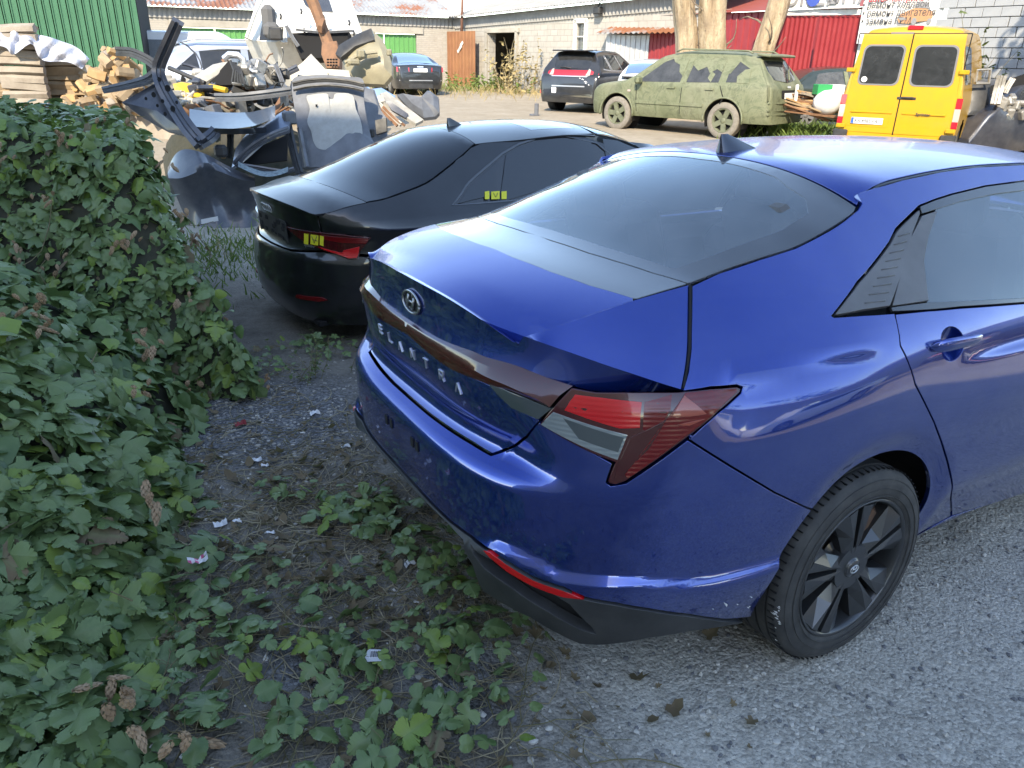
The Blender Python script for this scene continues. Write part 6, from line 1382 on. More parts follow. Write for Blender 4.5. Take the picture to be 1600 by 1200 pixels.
full = roofe+[uvB(1.7, 1.24), np.array([uB(2.02), .99]), np.array([uB(2.7), .90]), np.array([uB(2.9), .86])]+archB(1.2, math.pi+.25, 22, 2.637)+archB(-.25, math.pi+.3)+[uvB(-.60, .24)]
corner_z = [.24, .5, .66, .80, .93]
full = full[:-1]+[np.array([1.16, .705]), np.array([.63, .722]), np.array([.63, .86]), np.array([.612, .965])]
for sg in (False, True): link('body_side', surf_mesh('s', np.array(full), SB.pn, .05, gap=.001, mirror=sg, holes=(np.array(dlo+dl_f+[np.array([uB(1.8), .955])]+belt_b),)), M_ABLK, aud)
dlo_p = dlo+dl_f+[np.array([uB(1.8), .955])]+belt_b
qx = PB((797, 238), (790, 270), (783, 318))                     # split between quarter glass and door glass
for sg in (False, True):
    link('window_frame', surf_mesh('s', np.array(dlo_p), SB.pn, .05, gap=.0, off=-.006, mirror=sg), M_GLOSSBLK, aud)
    link('window_trim', surf_mesh('s', np.array(dlo_p), SB.pn, .05, gap=.0, off=.003, thick=.006, mirror=sg, holes=(inset(dedupe(np.array(dlo_p), .004), .011),)), mat('satin_grey_trim', (.13, .135, .145), .35, .6), aud)
    for nm, pl in (('side_window', inset(np.array(PB((716, 318), (745, 281), (778, 250), (770, 306))), .004)), ('side_window', np.array(PB((791, 241), (815, 229), (850, 219), (922, 217), (933, 256), (900, 275), (850, 295), (781, 316)))),
                   ('side_window', np.array(PB((942, 217), (985, 222), (1030, 231), (1000, 240), (948, 249))))):
        link(nm, surf_mesh('s', pl, SB.pn, .06, gap=.0, off=.001, mirror=sg, thick=.003), M_GREYGL if sg else mat('dark_privacy_glass', (.01, .011, .013), .05, coat=1., spec=.6), aud)
# tail: boot face, bumper, lamp
zz = [1.004, .97, .93, .85, .76, .70]
bf = [np.array([0, .995]), np.array([.3, .993]), np.array([.52, .985]), np.array([.60, .96]), np.array([.62, .86]), np.array([.60, .72]), np.array([.3, .69]), np.array([0, .685])]
bp('boot_face', SB, symu(bf), M_ABLK, lidB, gap=.001)
lip3 = [np.array([q[0], q[1], topB(np.array([q]))[0, 2]]) for q in lipb]; fl = B3(np.array([np.array([u, .992-.012*(u/.5)**2]) for u in np.linspace(0, .50, 10)]))
both_grid('spoiler_lip', [np.array(lip3), np.array(lip3)*.5+fl*.5+np.array([-.003, 0, -.004]), fl], M_ABLK, lidB, 40)
bump = [np.array([0, .68]), np.array([.35, .685]), np.array([.62, .715]), np.array([.9, .70]), np.array([1.18, .70])]+[q for q in archB(1.9, math.pi+.25, 14)]+[np.array([.9, .22]), np.array([.4, .22]), np.array([0, .22])]
bp('rear_bumper', SB, symu(bump), M_ABLK, gap=.0015, step=.04)
LP = PB((447, 353), (460, 356), (500, 362), (540, 366), (580, 370), (574, 380), (563, 392), (560, 405), (547, 406), (530, 400), (497, 387), (473, 375))
for sg in (False, True):
    lmp = link('tail_lamp', surf_mesh('s', np.array(LP), SB.pn, .03, gap=.0005, off=.012, rim=.003, mirror=sg), M_REDD, aud)
    for px, m in (([(500, 366), (540, 370), (576, 373), (572, 380), (530, 378), (503, 372)], M_RED), ([(499, 385), (536, 395), (538, 391), (562, 385), (558, 403), (545, 404), (530, 398)], M_REDB)):
        link('red_lens', surf_mesh('s', np.array(PB(*px)), SB.pn, .03, gap=0, off=.015, mirror=sg, thick=.004), m, lmp)
M_STICK = mat('yellow_sticker', (.62, .58, .03), .6); 
b = MB()
for i, (x0, x1) in enumerate(((478, 485), (488, 500), (502, 508))):
    q = [SB.pick(x0, 363.5+i*1.5), SB.pick(x1, 365+i*1.5), SB.pick(x1-.3, 382+i*.9), SB.pick(x0, 380+i*.9)]; P0, N0 = SB.pn(np.array(q)); P0 = P0+N0*.017; b.add(P0, [(3, 2, 1, 0)])
b.build('yellow_sticker', M_STICK, lmp if False else aud)
b = MB()
for x0, x1 in ((757, 764), (767, 780), (783, 791)):
    q = [SB.pick(x0, 300), SB.pick(x1, 299), SB.pick(x1, 311.5), SB.pick(x0, 312)]; P0, N0 = SB.pn(np.array(q)); P0 = P0+N0*.006; b.add(P0, [(3, 2, 1, 0)])
b.build('yellow_sticker', M_STICK, aud)
b = MB()                                                # scribbles on the stickers
for px0, px1 in (((490, 368), (494, 379)), ((494, 379), (498, 367)), ((491, 373), (499, 376))):
    q0, q1 = (SB.pn(SB.pick(*p)) for p in (px0, px1)); b.tube([q0[0][0]+q0[1][0]*.0185, q1[0][0]+q1[1][0]*.0185], .002, 4)
for px0, px1 in (((770, 302), (774, 309)), ((774, 309), (777, 302))):
    q0, q1 = (SB.pn(SB.pick(*p)) for p in (px0, px1)); b.tube([q0[0][0]+q0[1][0]*.0075, q1[0][0]+q1[1][0]*.0075], .002, 4)
b.build('sticker_scribble', M_INK, aud)
def fr_b(u, z): 
    P0, N0 = SB.pn(np.array([[u, z]])); P0, N0 = P0[0], N0[0]; a = B3([u+.004, z])[0]-B3([u-.004, z])[0]; a /= np.linalg.norm(a); return P0, a, np.cross(N0, a), N0
P0, a, up, n = fr_b(0, .925); b = MB()
for i in range(4):
    c = P0+n*.010+a*((i-1.5)*.040); b.tube([c+a*(.026*math.cos(t))+up*(.026*math.sin(t)) for t in np.linspace(0, 6.2832, 21)], .004, 5)
b.build('ring_emblem', M_CHROME, lidB)
b = MB()
P0, a, up, n = fr_b(0, .79); b.prism(rr(-.26, .26, -.075, .075, .02), a, up, n, P0+n*.004, .004); b.build('plate_recess', M_BLACKPL, lidB)
b = MB(); random.seed(5)
for i in range(16): x, z = random.uniform(-.22, .22), random.uniform(-.06, .06); b.prism(rr(x-.02, x+.02, z-.014, z+.014, .004), a, up, n, P0+n*.0075, .003)
tag(b.build('clip_hole', M_DARK, lidB), kind='stuff')
P0, a, up, n = fr_b(.46, .735)
me = text_mesh('quattro', .032, .001); M4 = Matrix(((a[0], up[0], n[0], P0[0]+n[0]*.004), (a[1], up[1], n[1], P0[1]+n[1]*.004), (a[2], up[2], n[2], P0[2]), (0, 0, 0, 1))); me.transform(M4); link('badge_text', me, M_CHROME, lidB)
rfl = [np.array([.38, .385]), np.array([.60, .395]), np.array([.66, .41]), np.array([.62, .425]), np.array([.40, .41])]; pair('bumper_reflector', SB, rfl, M_RED, aud, off=.006, gap=0, step=.05)
b = MB(); fz_ = float(topB(np.array([[.58, 0.]]))[0, 2])
def finb(u, v):
    a_ = u*6.28319; L = .17*(1-v)+.03*v; x = .50+.005*v+L*(.5-.5*math.cos(a_)); return (x, math.sin(a_)*(.028*(1-v)+.003)*(1-.6*(x-.50)/L), fz_-.012+.066*v)
b.grid(finb, 20, 8, closeu=True); b.build('antenna_fin', M_GLOSSBLK, aud, 40, fixn=True)
b = MB(); b.box((.8, 0, .23), (3.3, 1.1, .03)); b.box((-.3, 0, .62), (.8, 1.0, .5)); b.box((.9, 0, .60), (2.0, 1.56, .5)); b.box((-.2, 0, .95), (.7, 1.1, .03)); b.build('inner_shell', M_DARK, aud)
seat_row(aud, .25, .70); seat_row(aud, 1.1, .74)
put_wheels(aud, wheel_set(.32, .225, 5, M_ALLOY, twin=True), [(2.637, -.87, .32), (2.637, .87, .32), (0, .87, .32), (0, -.87, .32)])
globals().update(_h)
# ================================================================== PLANTS
def leaf_mat(name, c0, c1, rough=.5):
    def fn(nt, b):
        oi = nt.nodes.new('ShaderNodeObjectInfo'); ge = nt.nodes.new('ShaderNodeNewGeometry')
        n = noise(nt, 9., 3, .6); k = mth(nt, 'MULTIPLY_ADD', n, .7, mth(nt, 'MULTIPLY', ge.outputs['Random Per Island'], .5)); k = mth(nt, 'MULTIPLY_ADD', oi.outputs['Random'], .25, k)
        c = ramp(nt, k, [(.30, c0), (.75, c1)]); spots = ramp(nt, noise(nt, 190., 2, .5), [(.70, (0, 0, 0)), (.74, (1, 1, 1))])
        c = mixc(nt, mth(nt, 'MULTIPLY', spots, .35), c, (.25, .27, .22)); nt.links.new(c, b.inputs['Base Color'])
        at_ = nt.nodes.new('ShaderNodeAttribute'); at_.attribute_name = 'rib'; c = mixc(nt, mth(nt, 'MULTIPLY', ramp(nt, at_.outputs['Fac'], [(.62, (0, 0, 0)), (.98, (1, 1, 1))]), .42), c, (.17, .22, .10)); nt.links.new(c, b.inputs['Base Color'])
        tr = nt.nodes.new('ShaderNodeBsdfTranslucent'); nt.links.new(mixc(nt, .5, c, (.10, .17, .03)), tr.inputs[0]); mx = nt.nodes.new('ShaderNodeMixShader'); mx.inputs[0].default_value = .22
        out = nt.nodes['Material Output']; nt.links.new(b.outputs[0], mx.inputs[1]); nt.links.new(tr.outputs[0], mx.inputs[2]); nt.links.new(mx.outputs[0], out.inputs[0])
        w = nt.nodes.new('ShaderNodeBump'); w.inputs['Strength'].default_value = .35; w.inputs['Distance'].default_value = .003; nt.links.new(noise(nt, 60., 3, .6), w.inputs['Height']); nt.links.new(w.outputs[0], b.inputs['Normal'])
    return mat(name, c0, rough, fn=fn, spec=.45)
M_LEAF = leaf_mat('hop_leaf_green', (.056, .108, .036), (.145, .21, .078), .36)
M_LEAFY = leaf_mat('hop_leaf_yellow_green', (.12, .21, .035), (.19, .26, .05), .5)
M_LEAFD = leaf_mat('dry_leaf', (.10, .07, .042), (.18, .135, .08), .8)
M_STEM = mat('vine_stem', (.12, .12, .05), .8, var=(.17, .13, .07), vscale=20); M_STRAW = mat('dry_straw', (.36, .31, .20), .85, var=(.17, .135, .085), vscale=9)
M_CONE = mat('brown_hop_cone', (.40, .28, .17), .8, var=(.25, .155, .085), vscale=25); M_FILL = mat('dark_brown_filler', (.022, .026, .015), .95, var=(.05, .045, .03), vscale=20)
def leaf_outline(kind, rg):
    """half outline of a toothed leaf, stalk at the origin, tip along +y"""
    if kind == 0:   pts = [(0, 0), (.10, -.10), (.30, -.14), (.44, .02), (.50, .24), (.38, .34), (.20, .36), (.34, .52), (.34, .70), (.20, .88), (0, 1.05)]          # three lobes
    elif kind == 1: pts = [(0, 0), (.08, -.12), (.28, -.18), (.44, -.06), (.52, .10), (.46, .22), (.19, .25), (.44, .36), (.58, .56), (.48, .64), (.18, .52), (.26, .72), (.16, .92), (0, 1.10)]   # five lobes
    else:           pts = [(0, 0), (.14, -.09), (.32, .02), (.42, .24), (.42, .46), (.32, .70), (.16, .88), (0, 1.0)]
    out = [np.array(pts[0])]
    for a, b_ in zip(pts[:-1], pts[1:]):        # teeth
        a, b_ = np.array(a), np.array(b_); d = b_-a; n = np.array([d[1], -d[0]]); out += ([a+d*.27+n*.17, a+d*.36-n*.03, a+d*.66+n*.15, a+d*.75-n*.03, b_] if np.linalg.norm(d) > .17 else [a+d*.45+n*.15, a+d*.58-n*.03, b_])
    return np.array(out)
RIBS = {}
def set_rib(me, arr):
    a = me.attributes.new('rib', 'FLOAT', 'POINT'); a.data.foreach_set('value', np.asarray(arr, dtype=np.float32))
def leaf_geo(kind, rg, droop=.25, fold=.22):
    o = leaf_outline(kind, rg); m = len(o); R = np.array(o); L = o*[-1, 1]
    L = L*(1+.10*rg.standard_normal()*np.array([1, 0])); mid = [(0, y) for y in np.linspace(0, R[-1][1], 6)]
    def z(p): x, y = p; return -droop*(y-.2)**2-fold*.55*abs(x)**1.5+.05*math.sin(9*y+4*x)*abs(x)*1.6
    V = []; F = []
    def half(P, s):
        base = len(V); V.extend([(p[0], p[1], z(p)) for p in P]); mb = len(V); V.extend([(0, p[1], z(p)+.012) for p in mid])
        for i in range(len(P)-1):
            k = int(np.clip(round((P[i][1]+P[i+1][1])/2/R[-1][1]*5-.3), 0, 5)); F.append((base+i, base+i+1, mb+k) if s > 0 else (base+i+1, base+i, mb+k))
        for k in range(5): pass
        ks = [int(np.clip(round((P[i][1]+P[i+1][1])/2/R[-1][1]*5-.3), 0, 5)) for i in range(len(P)-1)]
        for i in range(len(ks)-1):
            if ks[i] != ks[i+1]: F.append((base+i+1, mb+ks[i+1], mb+ks[i]) if s > 0 else (base+i+1, mb+ks[i], mb+ks[i+1]))
    half(R, 1); half(L, -1)
    RIBS[len(V)] = np.array(([0.]*m+[1.]*6)*2); return np.array(V), F
LRG = np.random.default_rng(11)
LEAVES = [leaf_geo(k, LRG, .20+.25*LRG.random(), .15+.3*LRG.random()) for k in (0, 1, 2, 0, 1, 2, 0)]
# coarse leaves for the mass
def coarse(kind):
    pts = {0: [(0, 0), (.32, -.12), (.50, .22), (.30, .40), (.34, .70), (0, 1.05)], 1: [(0, 0), (.30, -.16), (.50, .10), (.27, .28), (.56, .56), (.25, .60), (0, 1.1)], 2: [(0, 0), (.30, .0), (.42, .40), (.20, .85), (0, 1.)]}[kind]
    n = len(pts); z = lambda x, y: -.3*(y-.2)**2-.25*abs(x)**1.4
    V = [(x, y, z(x, y)) for x, y in pts]+[(-x, y, z(x, y)) for x, y in pts[1:-1]]+[(0, .45, .02)]; c = len(V)-1
    F = [(i, i+1, c) for i in range(n-1)]; Lx = [0]+list(range(n, n+n-2))+[n-1]; F += [(Lx[i+1], Lx[i], c) for i in range(n-1)]; return np.array(V), F
CLEAVES = [coarse(0), coarse(1), coarse(2)]
def leaf_frame(n, d, roll):
    """leaf lies with normal n, tip pointing along d"""
    n = n/np.linalg.norm(n); y = d-n*(d @ n); L = np.linalg.norm(y); y = y/L if L > 1e-6 else np.array([1., 0, 0]); x = np.cross(y, n); c, s = math.cos(roll), math.sin(roll); return np.stack([x*c+n*s, y, n*c-x*s], 1)
LEAF_ME = []
for V, F in LEAVES:
    for m in (M_LEAF, M_LEAFY, M_LEAFD):
        me = bpy.data.meshes.new('leaf'); me.from_pydata(V.tolist(), [], F); me.materials.append(m); me.polygons.foreach_set('use_smooth', [True]*len(F)); me.update(); set_rib(me, RIBS[len(V)]); LEAF_ME.append(me)
CONE = None
def cone_mesh():
    b = MB()
    for j in range(6):
        for k in range(6):
            a = k*math.pi/3+j*.52; r = [.30, .42, .44, .38, .27, .13][j]; z = -j*.22; c, s = math.cos(a), math.sin(a)
            b.add([(r*.35*c, r*.35*s, z+.12), (r*c-.19*s, r*s+.19*c, z-.05), (r*1.05*c, r*1.05*s, z-.28), (r*c+.19*s, r*s-.19*c, z-.05)], [(0, 1, 2, 3)])
    return b
_cm = cone_mesh().mesh('hop_cone'); _cm.materials.append(M_CONE)
CV = np.array([v.co for v in _cm.vertices]); CF = [tuple(p.vertices) for p in _cm.polygons]
def vine(b, pts, r=.0035): b.tube(pts, r, 4, cap=False)
def hop_mass(label, samples, n_big, n_mass, size, seed, cones, core, yellow=.05, dry=.02, group='hop bushes along the verge', bigsort=True):
    """samples(rg) -> point, outward normal; the leaves that show largest are objects of their own"""
    rg = np.random.default_rng(seed); t = thing('hop_bush', label, 'bush', (0, 0, 0), 0, group)
    L = []
    for k in range(n_mass+n_big):
        p, n = samples(rg); depth = rg.random()**2*.10; sc = size*(.38+1.0*rg.random()**1.4)
        nn = n+np.array([0, 0, .55])+.55*rg.standard_normal(3); d = np.array([0, 0, -.9])+n*.35+.55*rg.standard_normal(3)
        q = p-n*depth+rg.standard_normal(3)*.012; L.append((q, nn, d, .35*rg.standard_normal(), sc, rg.random(), depth))
    for l in L: pass
    key = [l[4]/np.linalg.norm(l[0]-CP)-l[6]*.6 for l in L]; vis = []
    for i, l in enumerate(L):
        v = l[0]-CP; zc = v @ FW; px, py = 800+FPX*(v @ RT)/zc, 600-FPX*(v @ UP)/zc
        vis.append(-20 < px < 1620 and -20 < py < 1220 and (l[1] @ -v) > 0)
    order = sorted(range(len(L)), key=lambda i: -(key[i]+(10 if vis[i] else 0))); big = set(order[:n_big])
    for i in order[:n_big]:
        q, nn, d, roll, sc, u, _ = L[i]; kd = 1 if u < yellow else (2 if u > 1-dry else 0); o = bpy.data.objects.new('leaf', LEAF_ME[(i % 7)*3+kd]); COL.objects.link(o); o.parent = t
        Rm = leaf_frame(nn, d, roll)*sc; o.matrix_world = Matrix([[*Rm[r], q[r]] for r in range(3)]+[[0, 0, 0, 1]])
    b = MB(); ribs = []
    for i in order[n_big:]:
        q, nn, d, roll, sc, u, _ = L[i]; V, F = CLEAVES[i % 3] if np.linalg.norm(q-CP) > 3. else LEAVES[i % 7]; ribs.append(RIBS.get(len(V), np.r_[np.zeros(len(V)-1), 1.])); b.add(V @ (leaf_frame(nn, d, roll)*sc).T+q, F, 1 if u < yellow else (2 if u > 1-dry else 0), True)
    o = b.build('foliage', [M_LEAF, M_LEAFY, M_LEAFD], t); set_rib(o.data, np.concatenate(ribs)); tag(o, kind='stuff')
    core(t, rg)
    for k in range(cones):                       # cones hang in clusters
        p, n = samples(rg)
        if n[2] > .8 and rg.random() < .5: p, n = samples(rg)
        b = MB(); m = int(rg.integers(3, 8))
        for j in range(m):
            s = .026*(.7+.6*rg.random())*size/.085; q = p+n*(.055+.045*rg.random())+rg.standard_normal(3)*[.03, .03, .03]*(size/.085); tl = .5*rg.standard_normal(2); V = CV*s; V = V+np.stack([V[:, 2]*tl[0], V[:, 2]*tl[1], 0*V[:, 2]], 1); b.add(V+q, CF)
        tag(b.build('cone_cluster', M_CONE, t), kind='stuff')
    b = MB()
    for k in range(26):                          # stray stems on the surface
        p, n = samples(rg); pts = [p+n*.02]; dd = rg.standard_normal(3)*.5+[0, 0, -.6]
        for j in range(6): dd = dd+.35*rg.standard_normal(3); pts.append(pts[-1]+dd/np.linalg.norm(dd)*.07+n*.002)
        vine(b, pts, .0022*size/.085+.0005)
    tag(b.build('vine_stem', M_STEM, t), kind='stuff')
    return t
def heightfield_mass(H, s0, s1, l0, l1, st=.06):
    """a leafy mound over the ground: H(s, l) gives its height; returns a sampler over its skin and a builder for the dark core sheet inside"""
    ss, ll = np.arange(s0, s1, st), np.arange(l0, l1, st); Z = np.array([[H(a, c) for c in ll] for a in ss]); q = np.array([[CP[:2]+HF[:2]*a+HR[:2]*c for c in ll] for a in ss])
    P = np.zeros((len(ss), len(ll), 3)); P[..., :2] = q; P[..., 2] = [[Z[i, j]+gz(*q[i, j]) for j in range(len(ll))] for i in range(len(ss))]
    T = []; A = []; N = []
    for i in range(len(ss)-1):
        for j in range(len(ll)-1):
            if max(Z[i, j], Z[i+1, j], Z[i, j+1], Z[i+1, j+1]) < .03: continue
            for tri in (((i, j), (i, j+1), (i+1, j)), ((i+1, j), (i, j+1), (i+1, j+1))):
                a, b_, c = (P[k] for k in tri); n = np.cross(b_-a, c-a); L = np.linalg.norm(n)
                if n[2] < 0: n = -n
                n = n/L; v = CP-(a+b_+c)/3; f = n @ v/np.linalg.norm(v); T.append((a, b_, c)); N.append(n); A.append(L*(1. if f > -.05 else .12)/max(.5, np.linalg.norm(v)-.6)**1.1)
    A = np.cumsum(A); A /= A[-1]
    def sample(rg):
        k = min(int(np.searchsorted(A, rg.random())), len(T)-1); a, b_, c = T[k]; u, v = rg.random(2)
        if u+v > 1: u, v = 1-u, 1-v
        p = a+(b_-a)*u+(c-a)*v; n = N[k]; lump = .05*mnoise.noise(Vector(p*4.5))+.03*mnoise.noise(Vector(p*11)); return p+n*lump, n
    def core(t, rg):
        b = MB(); nn = len(ll); V = P.copy(); V[..., 2] -= .085+.0*Z; F = [(i*nn+j, i*nn+j+1, (i+1)*nn+j+1, (i+1)*nn+j) for i in range(len(ss)-1) for j in range(nn-1) if max(Z[i, j], Z[i+1, j], Z[i, j+1], Z[i+1, j+1]) > .05]  # dark core sheet added under the leaves to block the view through
        b.add(V.reshape(-1, 3), F, 0, True); tag(b.build('dark_core', M_FILL, t), kind='stuff')
    return sample, core
def G2(px, py): q = gpt(px, py); return q[0], q[1]
# near bush at the left, far bush behind it: domes placed on the ground
_e, _k = pch([1.0, 1.4, 1.6, 2.0, 2.4, 3.0, 3.6], [-.75, -.84, -1.02, -1.10, -1.24, -1.44, -1.62]), pch([1.0, 1.6, 2.0, 2.4, 3.0, 4.], [.35, .50, .90, 1.37, 1.55, 1.5])
def H_near(s, l):
    d = float(_e(s))-l+.10*mnoise.noise(Vector((s*2.2, l*2.2, 0)))
    if d <= 0: return 0.
    k = float(_k(s)); h = k*d; cap = .35+.42*max(0, min(1.75, s-1.2)); h = cap*(1-math.exp(-h/cap*1.15)) if h < 3*cap else cap
    return h*float(sstep(3.95, 3.3, s))*(1+.16*mnoise.noise(Vector((s*1.7, l*1.7, 4))))
def H_far(s, l):
    w = .10*mnoise.noise(Vector((s*2.5, l*2.5, 7))); d = min((s-3.70+w)/.62, (-1.50-.56*(s-3.8)-l+w)/.30, (6.3-s)/.5)
    return 0. if d <= 0 else 1.36*min(1, d)**.75*(1+.07*mnoise.noise(Vector((s*2.3, l*2.3, 1))))
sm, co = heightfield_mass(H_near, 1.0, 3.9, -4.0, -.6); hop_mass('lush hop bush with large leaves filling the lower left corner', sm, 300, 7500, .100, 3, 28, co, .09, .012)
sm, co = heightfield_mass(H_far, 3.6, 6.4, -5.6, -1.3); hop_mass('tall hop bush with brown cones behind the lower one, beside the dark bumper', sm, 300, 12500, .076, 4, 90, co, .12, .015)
# ---- creeping vines, straw and litter on the verge
def ground_cover():
    rg = np.random.default_rng(21); b = MB(); spots = [((330, 950), .30, 60), ((560, 1060), .22, 45), ((620, 1130), .22, 45), ((700, 1010), .14, 26), ((590, 840), .16, 70), ((650, 880), .12, 50), ((520, 900), .22, 40), ((740, 1080), .14, 22), ((420, 880), .22, 32), ((480, 1150), .25, 45), ((300, 1100), .28, 60), ((400, 560), .35, 90), ((330, 570), .3, 70), ((480, 560), .16, 40), ((600, 800), .14, 50), ((700, 1150), .2, 30), ((770, 1030), .12, 14)]
    ribs = []
    def put_leaf(q, n_, d, sc, u, k):
        V, F = LEAVES[k % 7]; ribs.append(RIBS[len(V)]); b.add(V @ (leaf_frame(n_, d, .25*rg.standard_normal())*sc).T+q, F, 1 if u < .10 else (2 if u > .95 else 0), True)
    def tube(pts, r):
        n0 = len(b.v); b.tube(pts, r, 4, 3, cap=False); ribs.append(np.zeros(len(b.v)-n0))
    for (px, py), sd, n in spots:
        c = gpt(px, py); left = n*.6
        while left > 0:
            x, y = c[0]+sd*rg.standard_normal()*.8, c[1]+sd*rg.standard_normal()*.8; a = rg.random()*6.28; cv = .9*rg.standard_normal(); m = int(5+rg.integers(9)); pts = []; base = .085*(.55+.6*rg.random())
            for j in range(m):
                if x > -.82 and y > -.35 and y < 1.4 and rg.random() < .8: break
                z = gz(x, y)+hump(x, y)+.012+.02*abs(math.sin(j*.9)); pts.append((x, y, z)); k = j/m; sc = base*(1-.55*k)*(.75+.4*rg.random()); si = 1 if j % 2 else -1
                pd = np.array([math.cos(a+si*1.1), math.sin(a+si*1.1), 0.]); q = np.array([x, y, z]); pe = q+pd*(.018+.03*rg.random())+[0, 0, .012+.035*rg.random()]; tube([q, (q+pe)/2+[0, 0, .008], pe], .0011)
                put_leaf(pe, np.array([.35*rg.standard_normal(), .35*rg.standard_normal(), 1.])+pd*.25, pd+[.3*rg.standard_normal(), .3*rg.standard_normal(), -.25], sc, rg.random(), int(rg.integers(7)))
                x += math.cos(a)*.05; y += math.sin(a)*.05; a += cv*.15+.25*rg.standard_normal()
            if len(pts) > 1: tube(pts, .0017)
            left -= max(1, len(pts))
    o = b.build('creeping_vine', [M_LEAF, M_LEAFY, M_LEAFD, M_STEM]); set_rib(o.data, np.concatenate(ribs)); tag(o, kind='stuff')
    b = MB()
    for k in range(1700):
        x, y = -1.25+.42*rg.standard_normal(), .45+.75*rg.standard_normal()
        if x > -.75: continue
        a = rg.random()*6.28; Lg = .05+.28*rg.random()**1.5; pts = []; z0 = gz(x, y); cv = 1.8*rg.standard_normal()
        for j in range(6):
            pts.append((x, y, gz(x, y)+hump(x, y)+.004+.016*rg.random()*math.sin(j*.63))); x += math.cos(a)*Lg/5; y += math.sin(a)*Lg/5; a += cv*.2
        b.tube(pts, .0009+.0016*rg.random(), 3, int(rg.random() < .25), cap=False)
    tag(b.build('dry_stems', [M_STRAW, M_STEM]), kind='stuff')
    b = MB()
    for k in range(700):
        x, y = -1.2+.40*rg.standard_normal(), .3+.8*rg.standard_normal()
        if x > -.72 and y > -.3: continue
        V, F = CLEAVES[k % 3]; sc = .016+.04*rg.random()**2; n_ = np.array([.4*rg.standard_normal(), .4*rg.standard_normal(), 1.]); V = V*[1, 1, -2.]; b.add(V @ (leaf_frame(n_, rg.standard_normal(3), 0)*sc).T+[x, y, gz(x, y)+hump(x, y)+.008], F, 0, True)
    tag(b.build('leaf_litter', [M_LEAFD]), kind='stuff')
ground_cover()
def weed(name, label, cat, c, h, n, m, seed, spread=.25, leafm=None, group=None, lean=.3, leaf=.05, r=.004):
    rg = np.random.default_rng(seed); t = thing(name, label, cat, (0, 0, 0), 0, group); b = MB(); b2 = MB()
    for k in range(n):
        x, y = c[0]+spread*rg.standard_normal(), c[1]+spread*rg.standard_normal(); p = np.array([x, y, gz(x, y)]); d = np.array([lean*rg.standard_normal(), lean*rg.standard_normal(), 1.]); pts = [p]; hh = h*(.5+.6*rg.random())
        for j in range(5): pts.append(pts[-1]+d/np.linalg.norm(d)*hh/5); d = d+[.12*rg.standard_normal(), .12*rg.standard_normal(), -.05]
        b.tube(pts, [r, r*.9, r*.8, r*.7, r*.55, r*.3], 4, cap=False)
        if leafm:
            for j in range(1, 6):
                for q in range(3):
                    V, F = CLEAVES[(k+j+q) % 3]; nn = np.array([.7*rg.standard_normal(), .7*rg.standard_normal(), 1]); V = V*[.55, 1, 1]; b2.add(V @ (leaf_frame(nn, np.array([*rg.standard_normal(2), .1]), 0)*leaf*(.6+.7*rg.random())).T+pts[j]-np.array([0, 0, hh/5*rg.random()]), F, 0, True)
    tag(b.build('stem', m, t), kind='stuff')
    if leafm: tag(b2.build('foliage', leafm, t), kind='stuff')
    return t
M_DRYG = leaf_mat('sun_dried_weed', (.33, .25, .11), (.42, .33, .16), .8); M_GRASS = leaf_mat('grass_green', (.075, .15, .03), (.15, .22, .05), .6); M_WEEDG = leaf_mat('weed_green', (.06, .10, .035), (.12, .15, .05), .6)
weed('weed', 'wispy green weed stems growing between the rear bumpers', 'weed', gpt(495, 590), .30, 12, M_STEM, 31, .08, M_WEEDG, lean=.35, leaf=.02, r=.002)
weed('weed', 'dead bindweed stalks in front of the dark blue bumper skin', 'weed', gpt(330, 405), .28, 16, M_STRAW, 32, .14, M_DRYG, leaf=.014, lean=.5, r=.002)
c = oC+aR*on_wall(845, 120, oC, aR, nR)[0]+nR*.9
weed('weed', 'tall brown dried weeds against the whitewashed wall right of the doorway', 'weed', c, 2.1, 34, M_STRAW, 33, .55, M_DRYG, leaf=.16, lean=.16, r=.014)
c = oC+aR*on_wall(795, 120, oC, aR, nR)[0]+nR*1.6
weed('weed', 'yellow green weeds at the foot of the open doorway', 'weed', c, .8, 40, M_STEM, 34, .9, M_GRASS, leaf=.14, r=.01)
c = gpt(1560, 212); weed('weed', 'dry yellow grass tussock beside the concrete kerb on the right', 'weed', c, .55, 120, M_STRAW, 35, .42, M_DRYG, leaf=.06, lean=.4, r=.006)
c = oW+aW*on_wall(1560, 80, oW, aW, nW)[0]+nW*.8; weed('sapling', 'slender green sapling growing against the grey block wall', 'sapling', c, 2.5, 10, M_STEM, 36, .16, M_WEEDG, leaf=.13, lean=.10, r=.012)
def grass(name, c, rx, n, h, m, seed):
    rg = np.random.default_rng(seed); b = MB()
    for k in range(n):
        x, y = c[0]+rx*rg.standard_normal(), c[1]+rx*rg.standard_normal(); a = rg.random()*6.28; hh = h*(.4+.8*rg.random()); z = gz(x, y); l = .5*hh*rg.standard_normal(2); w = .006+hh*.02
        b.add([(x-w*math.cos(a), y-w*math.sin(a), z), (x+w*math.cos(a), y+w*math.sin(a), z), (x+l[0]*.5+w*.6*math.cos(a), y+l[1]*.5+w*.6*math.sin(a), z+hh*.6), (x+l[0], y+l[1], z+hh)], [(0, 1, 2), (0, 2, 3)])
    return tag(b.build(name, m), kind='stuff')
grass('grass_patch', gpt(1250, 212), .75, 1500, .28, M_GRASS, 41); grass('grass_patch', gpt(1545, 222), .8, 900, .25, M_DRYG, 42); grass('grass_patch', gpt(340, 400), .45, 900, .10, M_GRASS, 43)
grass('grass_strip', oC+aR*6+nR*1.5, 2.2, 900, .3, M_DRYG, 44); grass('grass_strip', gpt(690, 140), 1.6, 500, .3, M_GRASS, 45)
